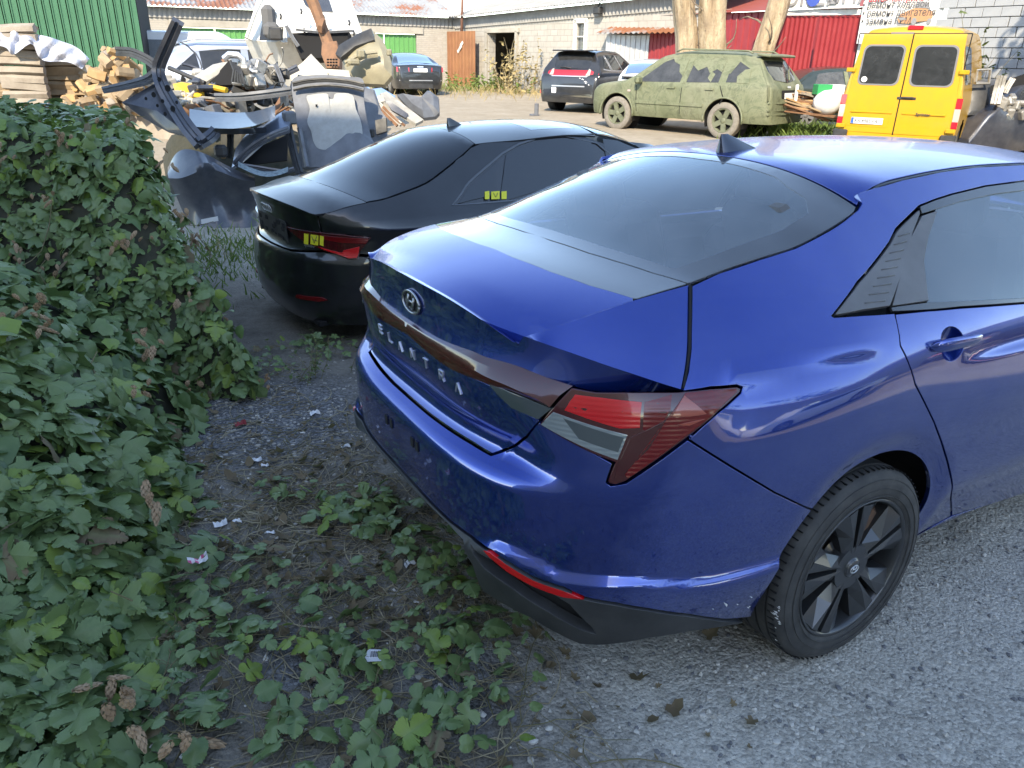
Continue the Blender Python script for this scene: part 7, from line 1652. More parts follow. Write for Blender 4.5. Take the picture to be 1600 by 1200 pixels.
# ---- bare dead trunks
def bark_fn(nt, b):
    n1 = noise(nt, 5., 6, .7, stretch=(1, 1, .12)); n2 = noise(nt, 1.3, 5, .7); n3 = noise(nt, 16., 4, .7, stretch=(1, 1, .3))
    c = ramp(nt, n1, [(.33, (.13, .085, .05)), (.44, (.34, .25, .155)), (.62, (.50, .40, .27))]); c = mixc(nt, ramp(nt, n2, [(.46, (0, 0, 0)), (.62, (.8, .8, .8))]), c, (.27, .20, .135)); c = mixc(nt, ramp(nt, n3, [(.30, (.7, .7, .7)), (.42, (0, 0, 0))]), c, (.09, .06, .04))
    nt.links.new(c, b.inputs['Base Color']); bp = nt.nodes.new('ShaderNodeBump'); bp.inputs['Strength'].default_value = .9; bp.inputs['Distance'].default_value = .05; nt.links.new(mth(nt, 'ADD', n1, n3), bp.inputs['Height']); nt.links.new(bp.outputs[0], b.inputs['Normal'])
M_BARK = mat('peeled_bark_trunk', rough=.9, fn=bark_fn)
M_BARK0 = mat('peeled_pale_trunk', (.44, .345, .225), .85, var=(.22, .15, .09), vscale=4.5, bump=.8, bscale=9, bdist=.06, stretch=(1, 1, .22))
def trunk(label, pxb, pxt, s, rb, rt, seed):
    rg = np.random.default_rng(seed); A = dep(pxb[0], pxb[1], s); A[2] = gz(A[0], A[1])-.05; B = dep(pxt[0], pxt[1], s-.2); d = (B-A); t = thing('bare_trunk', label, 'tree trunk', tuple(A), 0, 'bare trunks behind the green car'); b = MB(); n = 44
    ph = rg.random(6)*6
    def f(u, v):
        a = u*6.2832; k = v*1.9; r = (rb+(rt-rb)*min(k, 1.5))*(1+.10*math.sin(2*a+ph[0]+k*2)+.06*math.sin(3*a+ph[1]-k*3)+.05*math.sin(5*a+ph[2]+5*k)+.07*mnoise.noise(Vector((math.cos(a)*3, math.sin(a)*3, k*3+seed)))+.06*mnoise.noise(Vector((math.cos(a)*9, math.sin(a)*9, k*6+seed)))); r *= 1+.5*math.exp(-k*7)
        c = d*k+HR*.10*math.sin(k*4+ph[3]); return (c[0]+r*math.cos(a), c[1]+r*math.sin(a), c[2])
    b.grid(f, n, 40, closeu=True); b.build('trunk', M_BARK, t)
    b = MB()
    for k in range(7):
        a = rg.random()*6.28; kk = .2+rg.random()*.7; p = d*kk; o = np.array([math.cos(a), math.sin(a), 0])*(rb*.9); pts = [p+o]; dd = o/np.linalg.norm(o)+[0, 0, 1.2]
        for j in range(5): dd = dd+.5*rg.standard_normal(3); pts.append(pts[-1]+dd/np.linalg.norm(dd)*.16)
        b.tube(pts, [.03, .025, .02, .015, .01, .006], 5)
    b.build('twig', M_TIMBER, t)
    return t
trunk('thick peeled trunk on the left of the bare pair', (1070, 150), (1068, 0), 22.3, .30, .28, 1)
trunk('thick peeled trunk on the right of the bare pair', (1110, 150), (1120, 0), 22.0, .30, .32, 2)
trunk('leaning pale trunk standing just left of the red gates', (1178, 140), (1212, 0), 21.2, .27, .24, 3)
# ---- leafy trees out of frame on the right and beyond the yard: they shade the block wall and stand in the reflections
def tree(label, base, h, r, n, seed, group='leafy trees beside the yard'):
    rg = np.random.default_rng(seed); t = thing('broadleaf_tree', label, 'tree', (base[0], base[1], gz(base[0], base[1])), 0, group); b = MB()
    b.tube([(0, 0, -.1), (.05, .03, h*.25), (0, .1, h*.45), (.1, 0, h*.8)], [.22, .17, .12, .04], 8)
    for k in range(9): a = k*2.4; z = h*(.3+.05*k); b.tube([(0, 0, z), (r*.4*math.cos(a), r*.4*math.sin(a), z+h*.1), (r*.8*math.cos(a), r*.8*math.sin(a), z+h*.16)], [.08, .05, .015], 5)
    b.build('trunk', M_TIMBER, t); b = MB(); cl = [(np.array([math.cos(a), math.sin(a), 0])*r*(.25+.6*rg.random())+[0, 0, h*(.35+.6*rg.random())], r*(.25+.25*rg.random())) for a in rg.random(16)*6.28]
    for k in range(n):
        c, rr_ = cl[k % 16]; d = rg.standard_normal(3); d /= np.linalg.norm(d); p = c+d*rr_*rg.random()**.4; V, F = CLEAVES[k % 3]; b.add(V @ (leaf_frame(d+rg.standard_normal(3)*.5, rg.standard_normal(3), 0)*(.16+.12*rg.random())).T+p, F, 0, True)
    b.build('crown', M_WEEDG, t); return t
q = loc(11., 11.3); tree('leafy tree right of the frame shading the grey block wall', q, 7.5, 2.9, 2600, 51)
tree('leafy tree beyond the side workshop, left of its pair', (4, -19), 8, 3., 1200, 52); tree('leafy tree beyond the side workshop, right of its pair', (13, -19), 9, 3.2, 1200, 53)
# ---- litter
def crumple(name, label, px, size, m, seed, m2=None):
    rg = np.random.default_rng(seed); c = gpt(*px); b = MB(); nx, ny = 7, 5; ph = rg.random(8)*6
    lift = .03 if m2 else .0; b.grid(lambda u, v: (c[0]+(u-.5)*size, c[1]+(v-.5)*size*.6+.2*size*math.sin(u*5+ph[0]), c[2]+hump(c[0], c[1])+lift+.012+size*.22*abs(math.sin(u*9+ph[1])*math.cos(v*7+ph[2]))+size*.1*math.sin(v*13+u*5)), nx, ny, smooth=False)
    if m2:
        b.mi = [int(rg.random() < .45) for _ in b.mi]
    return tag(b.build(name, [m, m2] if m2 else m), label, 'litter')
M_PAPER = mat('white_litter', (.66, .66, .67), .7); M_PINK = mat('pink_wrapper', (.55, .12, .22), .5); M_REDL = mat('dark_red_litter', (.22, .02, .025), .6)
crumple('wrapper', 'crumpled pink and white wrapper among the vine leaves', (312, 890), .065, M_PAPER, 61, M_PINK)
crumple('wrapper', 'dark red scrap lying on the crushed stone', (376, 664), .055, M_REDL, 62)
PS = [((401, 720), .045, 'largest pale paper scrap on the crushed stone patch'), ((414, 728), .03, 'small paper scrap touching the largest one on the crushed stone'), ((640, 885), .04, 'white scrap under the lower lip of the blue bumper'), ((345, 822), .05, 'white paper scrap beside the leaves of the near hop bush'), ((370, 820), .035, 'paper scrap lying between dry stems in the middle of the verge'), ((424, 838), .03, 'small square white scrap in the middle of the verge'), ((540, 702), .04, 'white scrap close to the left end of the blue bumper'), ((492, 650), .05, 'folded white paper near the bumper corner of the blue sedan'), ((300, 660), .03, 'tiny pale scrap left of the dark red scrap'), ((268, 622), .05, 'pale scrap at the foot of the tall hop bush')]
for i, (px, sz, lb) in enumerate(PS): crumple('paper_scrap', lb, px, sz, M_PAPER, 70+i)['group'] = 'paper scraps on the verge'
c = gpt(585, 1043); b = MB(); z = c[2]+hump(c[0], c[1])+.05; ax = np.array([HR[0], HR[1], .05]); ay = np.array([HF[0], HF[1], .12]); lab = thing('torn_label', 'torn white label with a barcode lying among the vine leaves', 'litter', (c[0], c[1], z))
b.prism([(-.026, -.022), (.026, -.020), (.024, .020), (-.02, .024)], ax, ay, np.cross(ax, ay), (0, 0, .002), .0015); b.build('label_paper', mat('smudged_label', (.45, .46, .48), .6), lab)
b = MB(); b.prism([(-.012, -.010), (.014, -.009), (.013, .016), (-.011, .017)], ax, ay, np.cross(ax, ay), (0, 0, .0032), .001); b.build('barcode_panel', M_PAPER, lab)
b = MB(); x = -.010
for wv in (1, 2, 1, 1, 3, 1, 2, 1, 2, 1): b.prism([(x, -.008), (x+wv*.0009, -.008), (x+wv*.0009, .014), (x, .014)], ax, ay, np.cross(ax, ay), (0, 0, .0042), .0008); x += wv*.0009+.0012
b.build('barcode_bars', M_INK, lab)
# ================================================================== THE SCRAP HEAP, FIREWOOD AND SMALL THINGS
def sheet(b, pts, th, mi=0, push=None, bulge=0.):
    """a plate whose outline runs through 3D points; thickness th away from the camera"""
    P = [np.asarray(p, float) for p in pts]; c = sum(P)/len(P); n = np.zeros(3)
    for i in range(len(P)): n += np.cross(P[i]-c, P[(i+1) % len(P)]-c)
    n /= np.linalg.norm(n)
    if n @ (CP-c) < 0: P = P[::-1]; n = -n
    k = len(P); ring = [c+(p-c)*.72+n*bulge*.6 for p in P]; V = P+[p-n*th for p in P]+ring+[c+n*bulge]
    F = [tuple([i, (i+1) % k, 2*k+(i+1) % k, 2*k+i]) for i in range(k)]+[(2*k+i, 2*k+(i+1) % k, 3*k) for i in range(k)]+[tuple(k+i for i in reversed(range(k)))]+[((i+1) % k, i, k+i, k+(i+1) % k) for i in range(k)]
    b.add(V, F, mi); return b
def D(*pts): return [dep(*p) for p in pts]
def CD(*pts): return cr(D(*pts), 4, closed=True)
def one(name, label, cat, m, fn, group=None, sharp=30, par=None):
    b = MB(); fn(b); o = b.build(name, m, par, sharp)
    if par is None: tag(o, label, cat, group)
    return o
# green metal hall at the far left; its colour is darkened to stand for shade
gw0, gw1 = dep(-160, 60, 21.5), dep(222, 60, 23.5); a, n, L = wall_frame(gw0, gw1); a = rt_dir(a); o0 = np.array([gw0[0], gw0[1], 0]) if (gw1-gw0) @ a > 0 else np.array([gw1[0], gw1[1], 0])
gh = thing('green_hall', 'green ribbed metal hall at the top left corner, its colour darkened for shade', 'building', (0, 0, 0)); M_GHALL = mat('shaded_green_sheet', (.034, .13, .066), .5, var=(.042, .145, .078), vscale=2)
k = 30; wd = L/k
for i in range(k):
    b = MB(); o = o0+a*(wd*i+.012); b.prism([(0, 0), (.03, 0), (.045, .0), (wd-.03, 0), (wd-.03, 4.2), (0, 4.2)], a, UPZ, n, o+n*.03, .03); b.prism([(0, 0), (.028, 0), (.028, 4.2), (0, 4.2)], a, UPZ, n, o+n*.055, .05); b.build('wall_panel', M_GHALL, gh)
b = MB(); b.box(tuple(o0+a*L/2-n*2.05+UPZ*2.1), (L-.02, 3.9, 4.2), rz=math.atan2(a[1], a[0])); b.box(tuple(o0+a*L/2-n*2+UPZ*4.25), (L+.3, 4.4, .12), rz=math.atan2(a[1], a[0])); b.build('hall_core', M_DARK, gh)
# firewood
M_LOG = mat('split_firewood', (.36, .27, .17), .85, var=(.24, .175, .11), vscale=5, bump=.4, bscale=18, bdist=.01, stretch=(1, 1, .25)); M_LOGG = mat('weathered_firewood', (.33, .29, .24), .9, var=(.22, .185, .15), vscale=4, bump=.4, bscale=18, bdist=.01); M_LOGR = mat('fresh_sawn_wood', (.46, .30, .15), .8, var=(.34, .21, .10), vscale=8)
fr = random.Random(9)
def log_mesh(L, r, m, seed):
    q = random.Random(seed); b = MB(); n = q.choice([4, 5, 5, 6]); an = sorted(q.uniform(0, 6.28) for _ in range(n)); an = [6.283*i/n+q.uniform(-.35, .35) for i in range(n)]; rr_ = [r*q.uniform(.75, 1.15) for _ in range(n)]; V = []
    for x in (-L/2, 0, L/2):
        dx, dz = q.uniform(-.012, .012), q.uniform(-.012, .012); V += [(x+q.uniform(-.01, .01), k*math.cos(t)+dx, k*math.sin(t)*.8+dz) for t, k in zip(an, rr_)]
    F = [(j*n+i, j*n+(i+1) % n, (j+1)*n+(i+1) % n, (j+1)*n+i) for j in range(2) for i in range(n)]+[tuple(reversed(range(n))), tuple(2*n+i for i in range(n))]
    b.add(V, F); me = b.mesh('firewood_log'); me.materials.append(m); return me
LOGS = [log_mesh(.84, .095, [M_LOG, M_LOGG][i % 2], i) for i in range(8)]; BLK = [log_mesh(.29, .088, [M_LOG, M_LOGR, M_LOG, M_LOGG][i % 4], 20+i) for i in range(8)]
def put(me, p, rot, label, cat, group): o = bpy.data.objects.new(me.name.split('.')[0], me); COL.objects.link(o); o.location = tuple(map(float, p)); o.rotation_euler = rot; return tag(o, label, cat, group)
yl = math.atan2(HR[1], HR[0])
for ci, (px, rows, s, z0, lab) in enumerate(((-30, 13, 15.6, .15, 'split log in the tall stack at the left edge under the plastic sheet'), (32, 13, 15.4, .15, 'split log in the tall stack at the left edge under the plastic sheet'), (96, 9, 15.9, .15, 'split log in the shorter stack between tall stack and loose pile'))):
    for j in range(rows):
        for dd in (0, .17):
            q = dep(px, 100, s+dd); put(LOGS[(ci*3+j*2+(dd > 0)) % 8], (q[0], q[1], gz(q[0], q[1])+z0+j*.142+fr.uniform(-.012, .012)), (fr.uniform(0, 6.28), fr.uniform(-.05, .05), yl+fr.uniform(-.05, .05)), lab, 'firewood log', 'stacked split firewood')
for k in range(150):
    u = fr.random(); px = 128+fr.gauss(40, 42); s = 15.3+fr.uniform(-.7, .7); h = max(.12, 1.50-abs(px-178)/1175*15*.9+fr.uniform(-.75, .08)); q = dep(px, 100, s)
    put(BLK[k % 8], (q[0], q[1], gz(q[0], q[1])+h), (fr.uniform(0, 6.28), fr.uniform(-.9, .9), fr.uniform(0, 6.28)), 'short wood block tossed on the loose pile right of the neat stacks', 'firewood block', 'loose firewood blocks')
# ground of the pile so that no block floats
one('wood_chips', None, None, M_LOGG, lambda b: b.grid(lambda u, v: (lambda q, h: (q[0], q[1], gz(q[0], q[1])+h-.1))(dep(85+190*u, 100, 14.9+1.6*v), max(0., 1.38*math.sin(min(1, max(0, u*1.25))*math.pi*.8)*math.sin(v*math.pi)**.5)), 16, 8)); tag(bpy.data.objects['wood_chips'], kind='stuff')
# plastic sheet over the stacks
def tarp(b):
    top = [(-60, 44), (0, 44), (22, 47), (40, 52), (70, 56), (95, 64), (120, 74), (140, 92)]; bot = [(-60, 70), (4, 72), (20, 86), (48, 68), (60, 88), (74, 96), (106, 97), (128, 108)]
    T, B_ = np.array(cr(top, 4)), np.array(cr(bot, 4)); m = len(T)
    def f(u, v):
        i = u*(m-1); i0 = min(int(i), m-2); k = i-i0; t, q = T[i0]*(1-k)+T[i0+1]*k, B_[i0]*(1-k)+B_[i0+1]*k; p = t*(1-v)+q*v; return tuple(dep(p[0], p[1], 15.45-.30*v**.6+.06*math.sin(u*37+v*3)+.05*math.sin(u*19-v*8)))
    b.grid(f, 48, 9)
one('plastic_sheet', 'crumpled translucent white plastic sheet draped over the firewood stacks', 'plastic sheet', mat('white_plastic_film', (.46, .48, .56), .35, var=(.37, .39, .46), vscale=5, bump=.4, bscale=9, bdist=.03), tarp, sharp=180)
# wreck materials
M_WRK = mat('dark_blue_bare_shell', (.030, .036, .055), .4, .3, .5, fn=paint_fn(.25, (.30, .29, .27), 6.)); M_WRKG = mat('grey_primer_shell', (.16, .17, .19), .55, .2, var=(.10, .105, .115), vscale=6); M_WRKW = mat('dirty_white_shell', (.46, .44, .40), .5, var=(.27, .25, .21), vscale=6); M_ALU = mat('dull_aluminium', (.42, .41, .39), .5, .6, var=(.25, .24, .22), vscale=12, bump=.4, bscale=22); M_RUST = mat('brown_rust', (.25, .13, .07), .85, var=(.16, .09, .055), vscale=9); M_PAD = mat('light_grey_insulation', (.36, .36, .345), .95, var=(.29, .29, .275), vscale=14, bump=.2, bscale=60); M_OLIVE = mat('dusty_olive_plastic', (.30, .27, .18), .45, var=(.21, .185, .125), vscale=5, coat=.2); M_YELP = mat('yellow_plastic', (.62, .40, .03), .5, var=(.60, .33, .03), vscale=7)
# cut body pillar standing up
pl_ = thing('cut_body_pillar', 'dark cut off body pillar of a car standing bent above the hop bush', 'car wreck', (0, 0, 0))
def rib(b, pts, w, d, mi=0):                 # a folded steel channel along a path
    P = [np.asarray(p, float) for p in cr(pts, 5)]
    for i in range(len(P)):
        pass
    V = []; n = len(P)
    for i, p in enumerate(P):
        t = P[min(i+1, n-1)]-P[max(i-1, 0)]; t /= np.linalg.norm(t); v = CP-p; v /= np.linalg.norm(v); s = np.cross(t, v); s /= np.linalg.norm(s); f = np.cross(s, t); ww = w[0]+(w[1]-w[0])*i/(n-1) if isinstance(w, tuple) else w
        V += [p-s*ww/2-f*d, p-s*ww/2, p-s*ww*.18+f*d*.1, p-s*ww*.10-f*d*.25, p+s*ww*.10-f*d*.25, p+s*ww*.18+f*d*.1, p+s*ww/2, p+s*ww/2-f*d]
    b.add(V, [(i*8+k, i*8+(k+1) % 8, (i+1)*8+(k+1) % 8, (i+1)*8+k) for i in range(n-1) for k in range(8)]+[tuple(range(8)), tuple((n-1)*8+k for k in reversed(range(8)))], mi, True)
one('pillar_post', None, None, M_WRK, lambda b: rib(b, D((277, 36, 8.4), (262, 70, 8.5), (248, 105, 8.6), (252, 130, 8.5), (268, 160, 8.4), (290, 195, 8.2), (312, 222, 8.1)), (.115, .16), .07), par=pl_)
one('pillar_sill', None, None, M_WRK, lambda b: rib(b, D((312, 224, 8.1), (328, 214, 8.2), (338, 204, 8.3)), .13, .09), par=pl_)
one('sill_arm', None, None, M_WRKG, lambda b: rib(b, D((160, 141, 8.4), (195, 134, 8.5), (228, 125, 8.6), (246, 112, 8.6)), (.07, .11), .06), par=pl_)
one('inner_panel', None, None, M_WRK, lambda b: sheet(b, D((190, 160, 8.5), (246, 128, 8.7), (262, 160, 8.6), (300, 215, 8.3), (262, 205, 8.4), (225, 185, 8.5)), .03, bulge=.03), par=pl_)
one('roof_strip', None, None, M_BLACKPL, lambda b: rib(b, D((180, 80, 9.2), (205, 82, 9.1), (228, 92, 9.0), (242, 102, 8.9)), .10, .03), par=pl_)
b = MB()
for px, py, r in ((262, 138, 5), (249, 124, 3.5), (240, 148, 4), (254, 158, 3), (270, 170, 4.5), (284, 186, 3.5), (246, 165, 2.5), (258, 178, 3), (228, 154, 2.5), (294, 205, 3.5), (276, 160, 2.5)):
    p = dep(px, py, 8.30); v = CP-p; v /= np.linalg.norm(v); x = np.cross(UPZ, v); x /= np.linalg.norm(x); k = r/1175*8.4; b.prism([(k*math.cos(t)*.8, k*math.sin(t)) for t in np.linspace(0, 6.28, 9)[:-1]], x, np.cross(v, x), v, p, .01)
b.build('panel_hole', M_DARK, pl_)
# bumper skin
def skin(b):
    top = [(262, 262), (275, 240), (292, 233), (320, 240), (350, 256), (375, 268), (398, 276)]; low = [(300, 365), (312, 366), (330, 367), (352, 367), (372, 367), (388, 366), (402, 362)]
    T, B_ = np.array(cr(top, 5)), np.array(cr(low, 5)); m = len(T); md = np.array(cr([(262, 275), (280, 275), (300, 268), (320, 258), (345, 265), (372, 276), (398, 280)], 5))
    def f(u, v):
        i = u*(m-1); i0 = min(int(i), m-2); k = i-i0; L_ = lambda A: A[i0]*(1-k)+A[i0+1]*k; t, q, w = L_(T), L_(B_), L_(md)
        p = t*(1-v*5)+w*(v*5) if v < .2 else w*(1-(v-.2)/.8)+q*((v-.2)/.8); s = 7.9+.35*abs(u-.45)*1.2-(.30*v*5 if v < .2 else .30-.12*math.sin((v-.2)/.8*math.pi)+.05*math.sin(u*9)); return tuple(dep(p[0], p[1], s))
    b.grid(f, 36, 14)
bs = one('bumper_skin', 'dark blue torn off bumper skin leaning at the front of the heap', 'car part', M_WRK, skin, sharp=60)
one('white_sticker', None, None, M_PAPER, lambda b: sheet(b, D((314, 343, 7.42), (340, 338, 7.42), (341, 345, 7.42), (315, 351, 7.42)), .004), par=bs); bpy.data.objects['white_sticker']['label'] = 'white smeared sticker low on the bumper skin'
# cross panel
one('bonnet_panel', 'dark blue folded bonnet lying across the heap', 'car part', M_WRK, lambda b: (b.grid(lambda u, v: tuple(dep(296+134*u, 170+6*math.sin(u*3.1)-22*max(0, u-.75)+(30-10*u)*v, 9.1-.8*v+.1*math.sin(u*6))), 20, 6), b.grid(lambda u, v: tuple(dep(306+110*u, 198+3*math.sin(u*3)+9*v, 8.3+.25*v)), 16, 3)), sharp=50)
# crushed door with its window frame
dr = thing('crushed_door', 'crushed car door with an empty window frame and shattered glass', 'car part', (0, 0, 0))
one('door_skin', None, None, mat('blue_grey_door_paint', (.16, .20, .28), .3, .5, .8, fn=paint_fn(.2)), lambda b: sheet(b, D((362, 262, 8.3), (368, 232, 8.5), (385, 208, 8.8), (420, 190, 9.0), (445, 172, 9.1), (455, 178, 9.0), (450, 200, 8.7), (410, 222, 8.5), (378, 250, 8.2)), .03, bulge=.05), par=dr)
one('window_frame', None, None, M_WRK, lambda b: (rib(b, D((366, 258, 8.1), (392, 232, 8.15), (425, 212, 8.2), (452, 202, 8.3)), .07, .04), rib(b, D((372, 258, 8.05), (400, 262, 8.0), (440, 268, 8.0), (460, 264, 8.05)), .05, .05)), par=dr)
one('door_opening', None, None, M_DARK, lambda b: sheet(b, D((376, 254, 8.4), (400, 232, 8.5), (450, 210, 8.6), (448, 250, 8.4), (400, 256, 8.4)), .02), par=dr)
one('shattered_glass', None, None, mat('crazed_glass', (.30, .38, .40), .25, var=(.12, .15, .17), vscale=30, bump=.6, bscale=45), lambda b: b.grid(lambda u, v: tuple(dep(372+78*u, 252+16*math.sin(u*2.6)+8*v, 7.95-.2*v)), 14, 4), par=dr)
# tailgate standing upright with its pad
tg = thing('car_bonnet', 'grey bonnet standing upright showing its pale insulation pad', 'car part', (0, 0, 0))
one('bonnet_frame', None, None, M_WRKG, lambda b: sheet(b, CD((456, 140, 9.4), (459, 122, 9.5), (480, 118, 9.5), (510, 117, 9.5), (545, 120, 9.5), (567, 124, 9.5), (568, 150, 9.4), (572, 180, 9.3), (580, 215, 9.1), (585, 240, 8.9), (475, 262, 8.8), (468, 225, 9.0), (462, 180, 9.2)), .05, bulge=.02), par=tg)
one('insulation_pad', None, None, M_PAD, lambda b: sheet(b, CD((479, 152, 9.28), (486, 148, 9.29), (510, 146, 9.29), (515, 154, 9.28), (521, 154, 9.28), (525, 146, 9.29), (550, 148, 9.29), (556, 170, 9.22), (564, 190, 9.14), (566, 218, 9.02), (556, 228, 8.98), (505, 234, 8.92), (491, 224, 8.97), (486, 205, 9.04), (480, 190, 9.10), (484, 170, 9.2)), .02, bulge=.012), par=tg)
one('edge_rail', None, None, M_BLACKPL, lambda b: (rib(b, D((457, 132, 9.3), (480, 127, 9.3), (512, 125, 9.3), (545, 128, 9.3), (568, 133, 9.3)), .05, .03), rib(b, D((458, 141, 9.3), (482, 136, 9.3), (512, 134, 9.3), (545, 137, 9.3), (568, 142, 9.3)), .03, .03)), par=tg)
one('hinge_post', None, None, M_BLACKPL, lambda b: rib(b, D((449, 192, 8.9), (455, 220, 8.75), (462, 250, 8.6), (468, 270, 8.5)), .09, .08), par=tg); one('hinge_bracket', None, None, M_WRKG, lambda b: (b.bbox(tuple(dep(452, 184, 8.9)), (.14, .12, .14), .02), b.tube(D((468, 200, 8.95), (474, 230, 8.85), (480, 262, 8.7)), .03, 6)), par=tg)
one('pad_hole', None, None, M_DARK, lambda b: sheet(b, D((493, 163, 9.19), (496, 163, 9.19), (496, 167, 9.18), (493, 167, 9.18)), .003), par=tg)
# the shell the tailgate stands on, to its right
one('car_shell_side', 'grey dismantled car shell between upright bonnet and black sedan', 'car wreck', M_WRKG, lambda b: (sheet(b, D((566, 150, 9.9), (590, 165, 9.9), (604, 185, 9.8), (606, 235, 9.6), (575, 245, 9.5), (572, 190, 9.7)), .06), sheet(b, D((560, 135, 10.2), (585, 140, 10.2), (596, 172, 10.1), (570, 186, 10.0)), .04, bulge=.05)))
one('rear_lamp_cluster', 'black plastic lamp housing on the dismantled shell', 'car part', M_BLACKPL, lambda b: (sheet(b, D((586, 188, 9.6), (603, 184, 9.6), (604, 205, 9.55), (588, 210, 9.55)), .05), b.bbox(tuple(dep(581, 208, 9.5)), (.06, .06, .1), .015)))
# white lorry cab tipped up, behind
cb = thing('lorry_cab', 'white tipped up lorry cab with dark window openings behind the heap', 'lorry cab', (0, 0, 0))
one('cab_shell', None, None, M_WHITEMETAL, lambda b: (sheet(b, D((382, 62, 17), (405, -12, 17.6), (545, -12, 17.6), (562, 40, 16.9), (566, 52, 16.6), (460, 56, 16.4), (430, 66, 16.4)), 1.1, bulge=.12)), par=cb, sharp=30)
one('side_window', None, None, M_GREYGL, lambda b: sheet(b, D((405, 62, 16.3), (415, 8, 16.75), (428, 25, 16.6), (442, 62, 16.25)), .02), par=cb); one('windscreen', None, None, M_FRIT, lambda b: sheet(b, D((468, -12, 17.35), (510, -12, 17.35), (520, 18, 17.0), (490, 18, 17.0), (477, 8, 17.1)), .02), par=cb)
one('cab_seat', None, None, M_SEAT, lambda b: (b.bbox(tuple(dep(420, 30, 16.2)), (.25, .25, .5), .08), b.bbox(tuple(dep(424, 48, 16.1)), (.3, .3, .3), .08)), par=cb)
one('mirror_arm', None, None, M_BLACKPL, lambda b: (b.tube(D((420, 60, 15.9), (421, 44, 15.9), (442, 43, 15.9), (440, 62, 15.9)), .02, 6), b.bbox(tuple(dep(431, 53, 15.9)), (.26, .08, .22), .03, rz=yl)), par=cb)
one('cab_pillar', None, None, M_WHITEMETAL, lambda b: (rib(b, D((412, 2, 16.4), (428, 20, 16.3), (440, 42, 16.2), (444, 66, 16.1)), .13, .08), rib(b, D((388, 60, 16.6), (402, 20, 16.8), (414, -5, 16.9)), .14, .1)), par=cb)
one('cab_underside', None, None, M_DARK, lambda b: sheet(b, D((452, 52, 16.3), (545, 48, 16.3), (540, 88, 16.2), (470, 92, 16.1)), .3), par=cb); one('trim_strip', None, None, M_WRKG, lambda b: (rib(b, D((447, 40, 16.0), (458, 60, 16.0), (466, 72, 16.0)), .07, .05), rib(b, D((462, 46, 16.2), (500, 50, 16.2), (550, 48, 16.2)), .05, .05)), par=cb)
b = MB()
for px, py in ((438, 22), (470, 14), (505, 24), (545, 32), (475, 45), (515, 47), (552, 48), (495, 40)): b.tube(D((px, py, 16.3), (px+1.5, py+4, 16.25), (px+.5, py+8, 16.25)), .022, 5)
b.build('door_hook', M_BLACKPL, cb)
# rusty beam with a perforated bracket
one('rusty_boom', 'rusty brown steel boom with a perforated foot standing behind the heap', 'steel boom', M_RUST, lambda b: (b.tube(D((483, -10, 14.6), (492, 10, 14.6), (502, 38, 14.5), (512, 66, 14.4), (517, 84, 14.3)), [.10, .10, .09, .10, .12], 7), b.tube(D((500, 40, 14.35), (506, 42, 14.35)), .13, 7), sheet(b, D((503, 66, 14.3), (526, 64, 14.3), (531, 92, 14.1), (530, 106, 14.0), (510, 106, 14.0), (502, 85, 14.2)), .15, bulge=.05)))
b = MB()
for i in range(3):
    for j in range(4): p = dep(513+j*4.4, 93+i*4.5, 13.86); b.tube([p, p-HF*.05], .017, 6)
b.build('bracket_hole', M_DARK, bpy.data.objects['rusty_boom'])
# olive lamp / liner panel
fl_ = thing('front_wing_liner', 'dusty olive see through bumper section tilted up beside the boom', 'car part', (0, 0, 0))
one('liner_shell', None, None, M_OLIVE, lambda b: (sheet(b, D((530, 82, 13.4), (545, 66, 13.5), (580, 46, 13.6), (598, 62, 13.5), (606, 80, 13.3), (612, 100, 13.2), (612, 118, 13.1), (600, 132, 13.1), (560, 130, 13.1), (540, 108, 13.2)), .10, bulge=.18)), par=fl_); one('black_edge', None, None, M_BLACKPL, lambda b: sheet(b, D((524, 84, 13.2), (530, 70, 13.3), (560, 52, 13.4), (580, 44, 13.4), (585, 62, 13.3), (555, 72, 13.2), (532, 90, 13.1)), .08, bulge=.03), par=fl_)
one('liner_bracket', None, None, M_OLIVE, lambda b: (rib(b, D((540, 100, 12.9), (565, 88, 12.95), (590, 84, 13.0)), .10, .05), b.bbox(tuple(dep(564, 84, 12.9)), (.12, .12, .14), .03), b.bbox(tuple(dep(553, 97, 12.85)), (.2, .1, .1), .03), b.bbox(tuple(dep(608, 82, 13.0)), (.08, .08, .1), .02)), par=fl_)
# white radiator frames and plastic liner right of the upright bonnet
one('scrap_radiator_frame', 'white perforated radiator frame sliding off the heap by the black sedan', 'car part', M_WRKW, lambda b: (sheet(b, D((594, 146, 11.2), (604, 143, 11.3), (662, 187, 11.0), (650, 193, 10.9), (600, 160, 11.0)), .05), rib(b, D((590, 160, 11.0), (608, 178, 10.9), (626, 194, 10.8)), .06, .04), sheet(b, D((589, 150, 11.1), (598, 148, 11.1), (602, 158, 11.0), (592, 160, 11.0)), .06)), sharp=20)
one('brown_seal', 'brown edged radiator bar lying under the white frame', 'car part', M_RUST, lambda b: (rib(b, D((588, 164, 10.9), (604, 180, 10.8), (620, 196, 10.7)), .04, .03), rib(b, D((598, 166, 10.95), (616, 184, 10.85), (632, 196, 10.8)), .035, .03)))
one('radiator_core', 'dark radiator core inside the white frame', 'car part', M_WRK, lambda b: sheet(b, D((604, 160, 11.0), (612, 160, 11.0), (638, 178, 10.95), (634, 184, 10.9), (612, 172, 10.95)), .03))
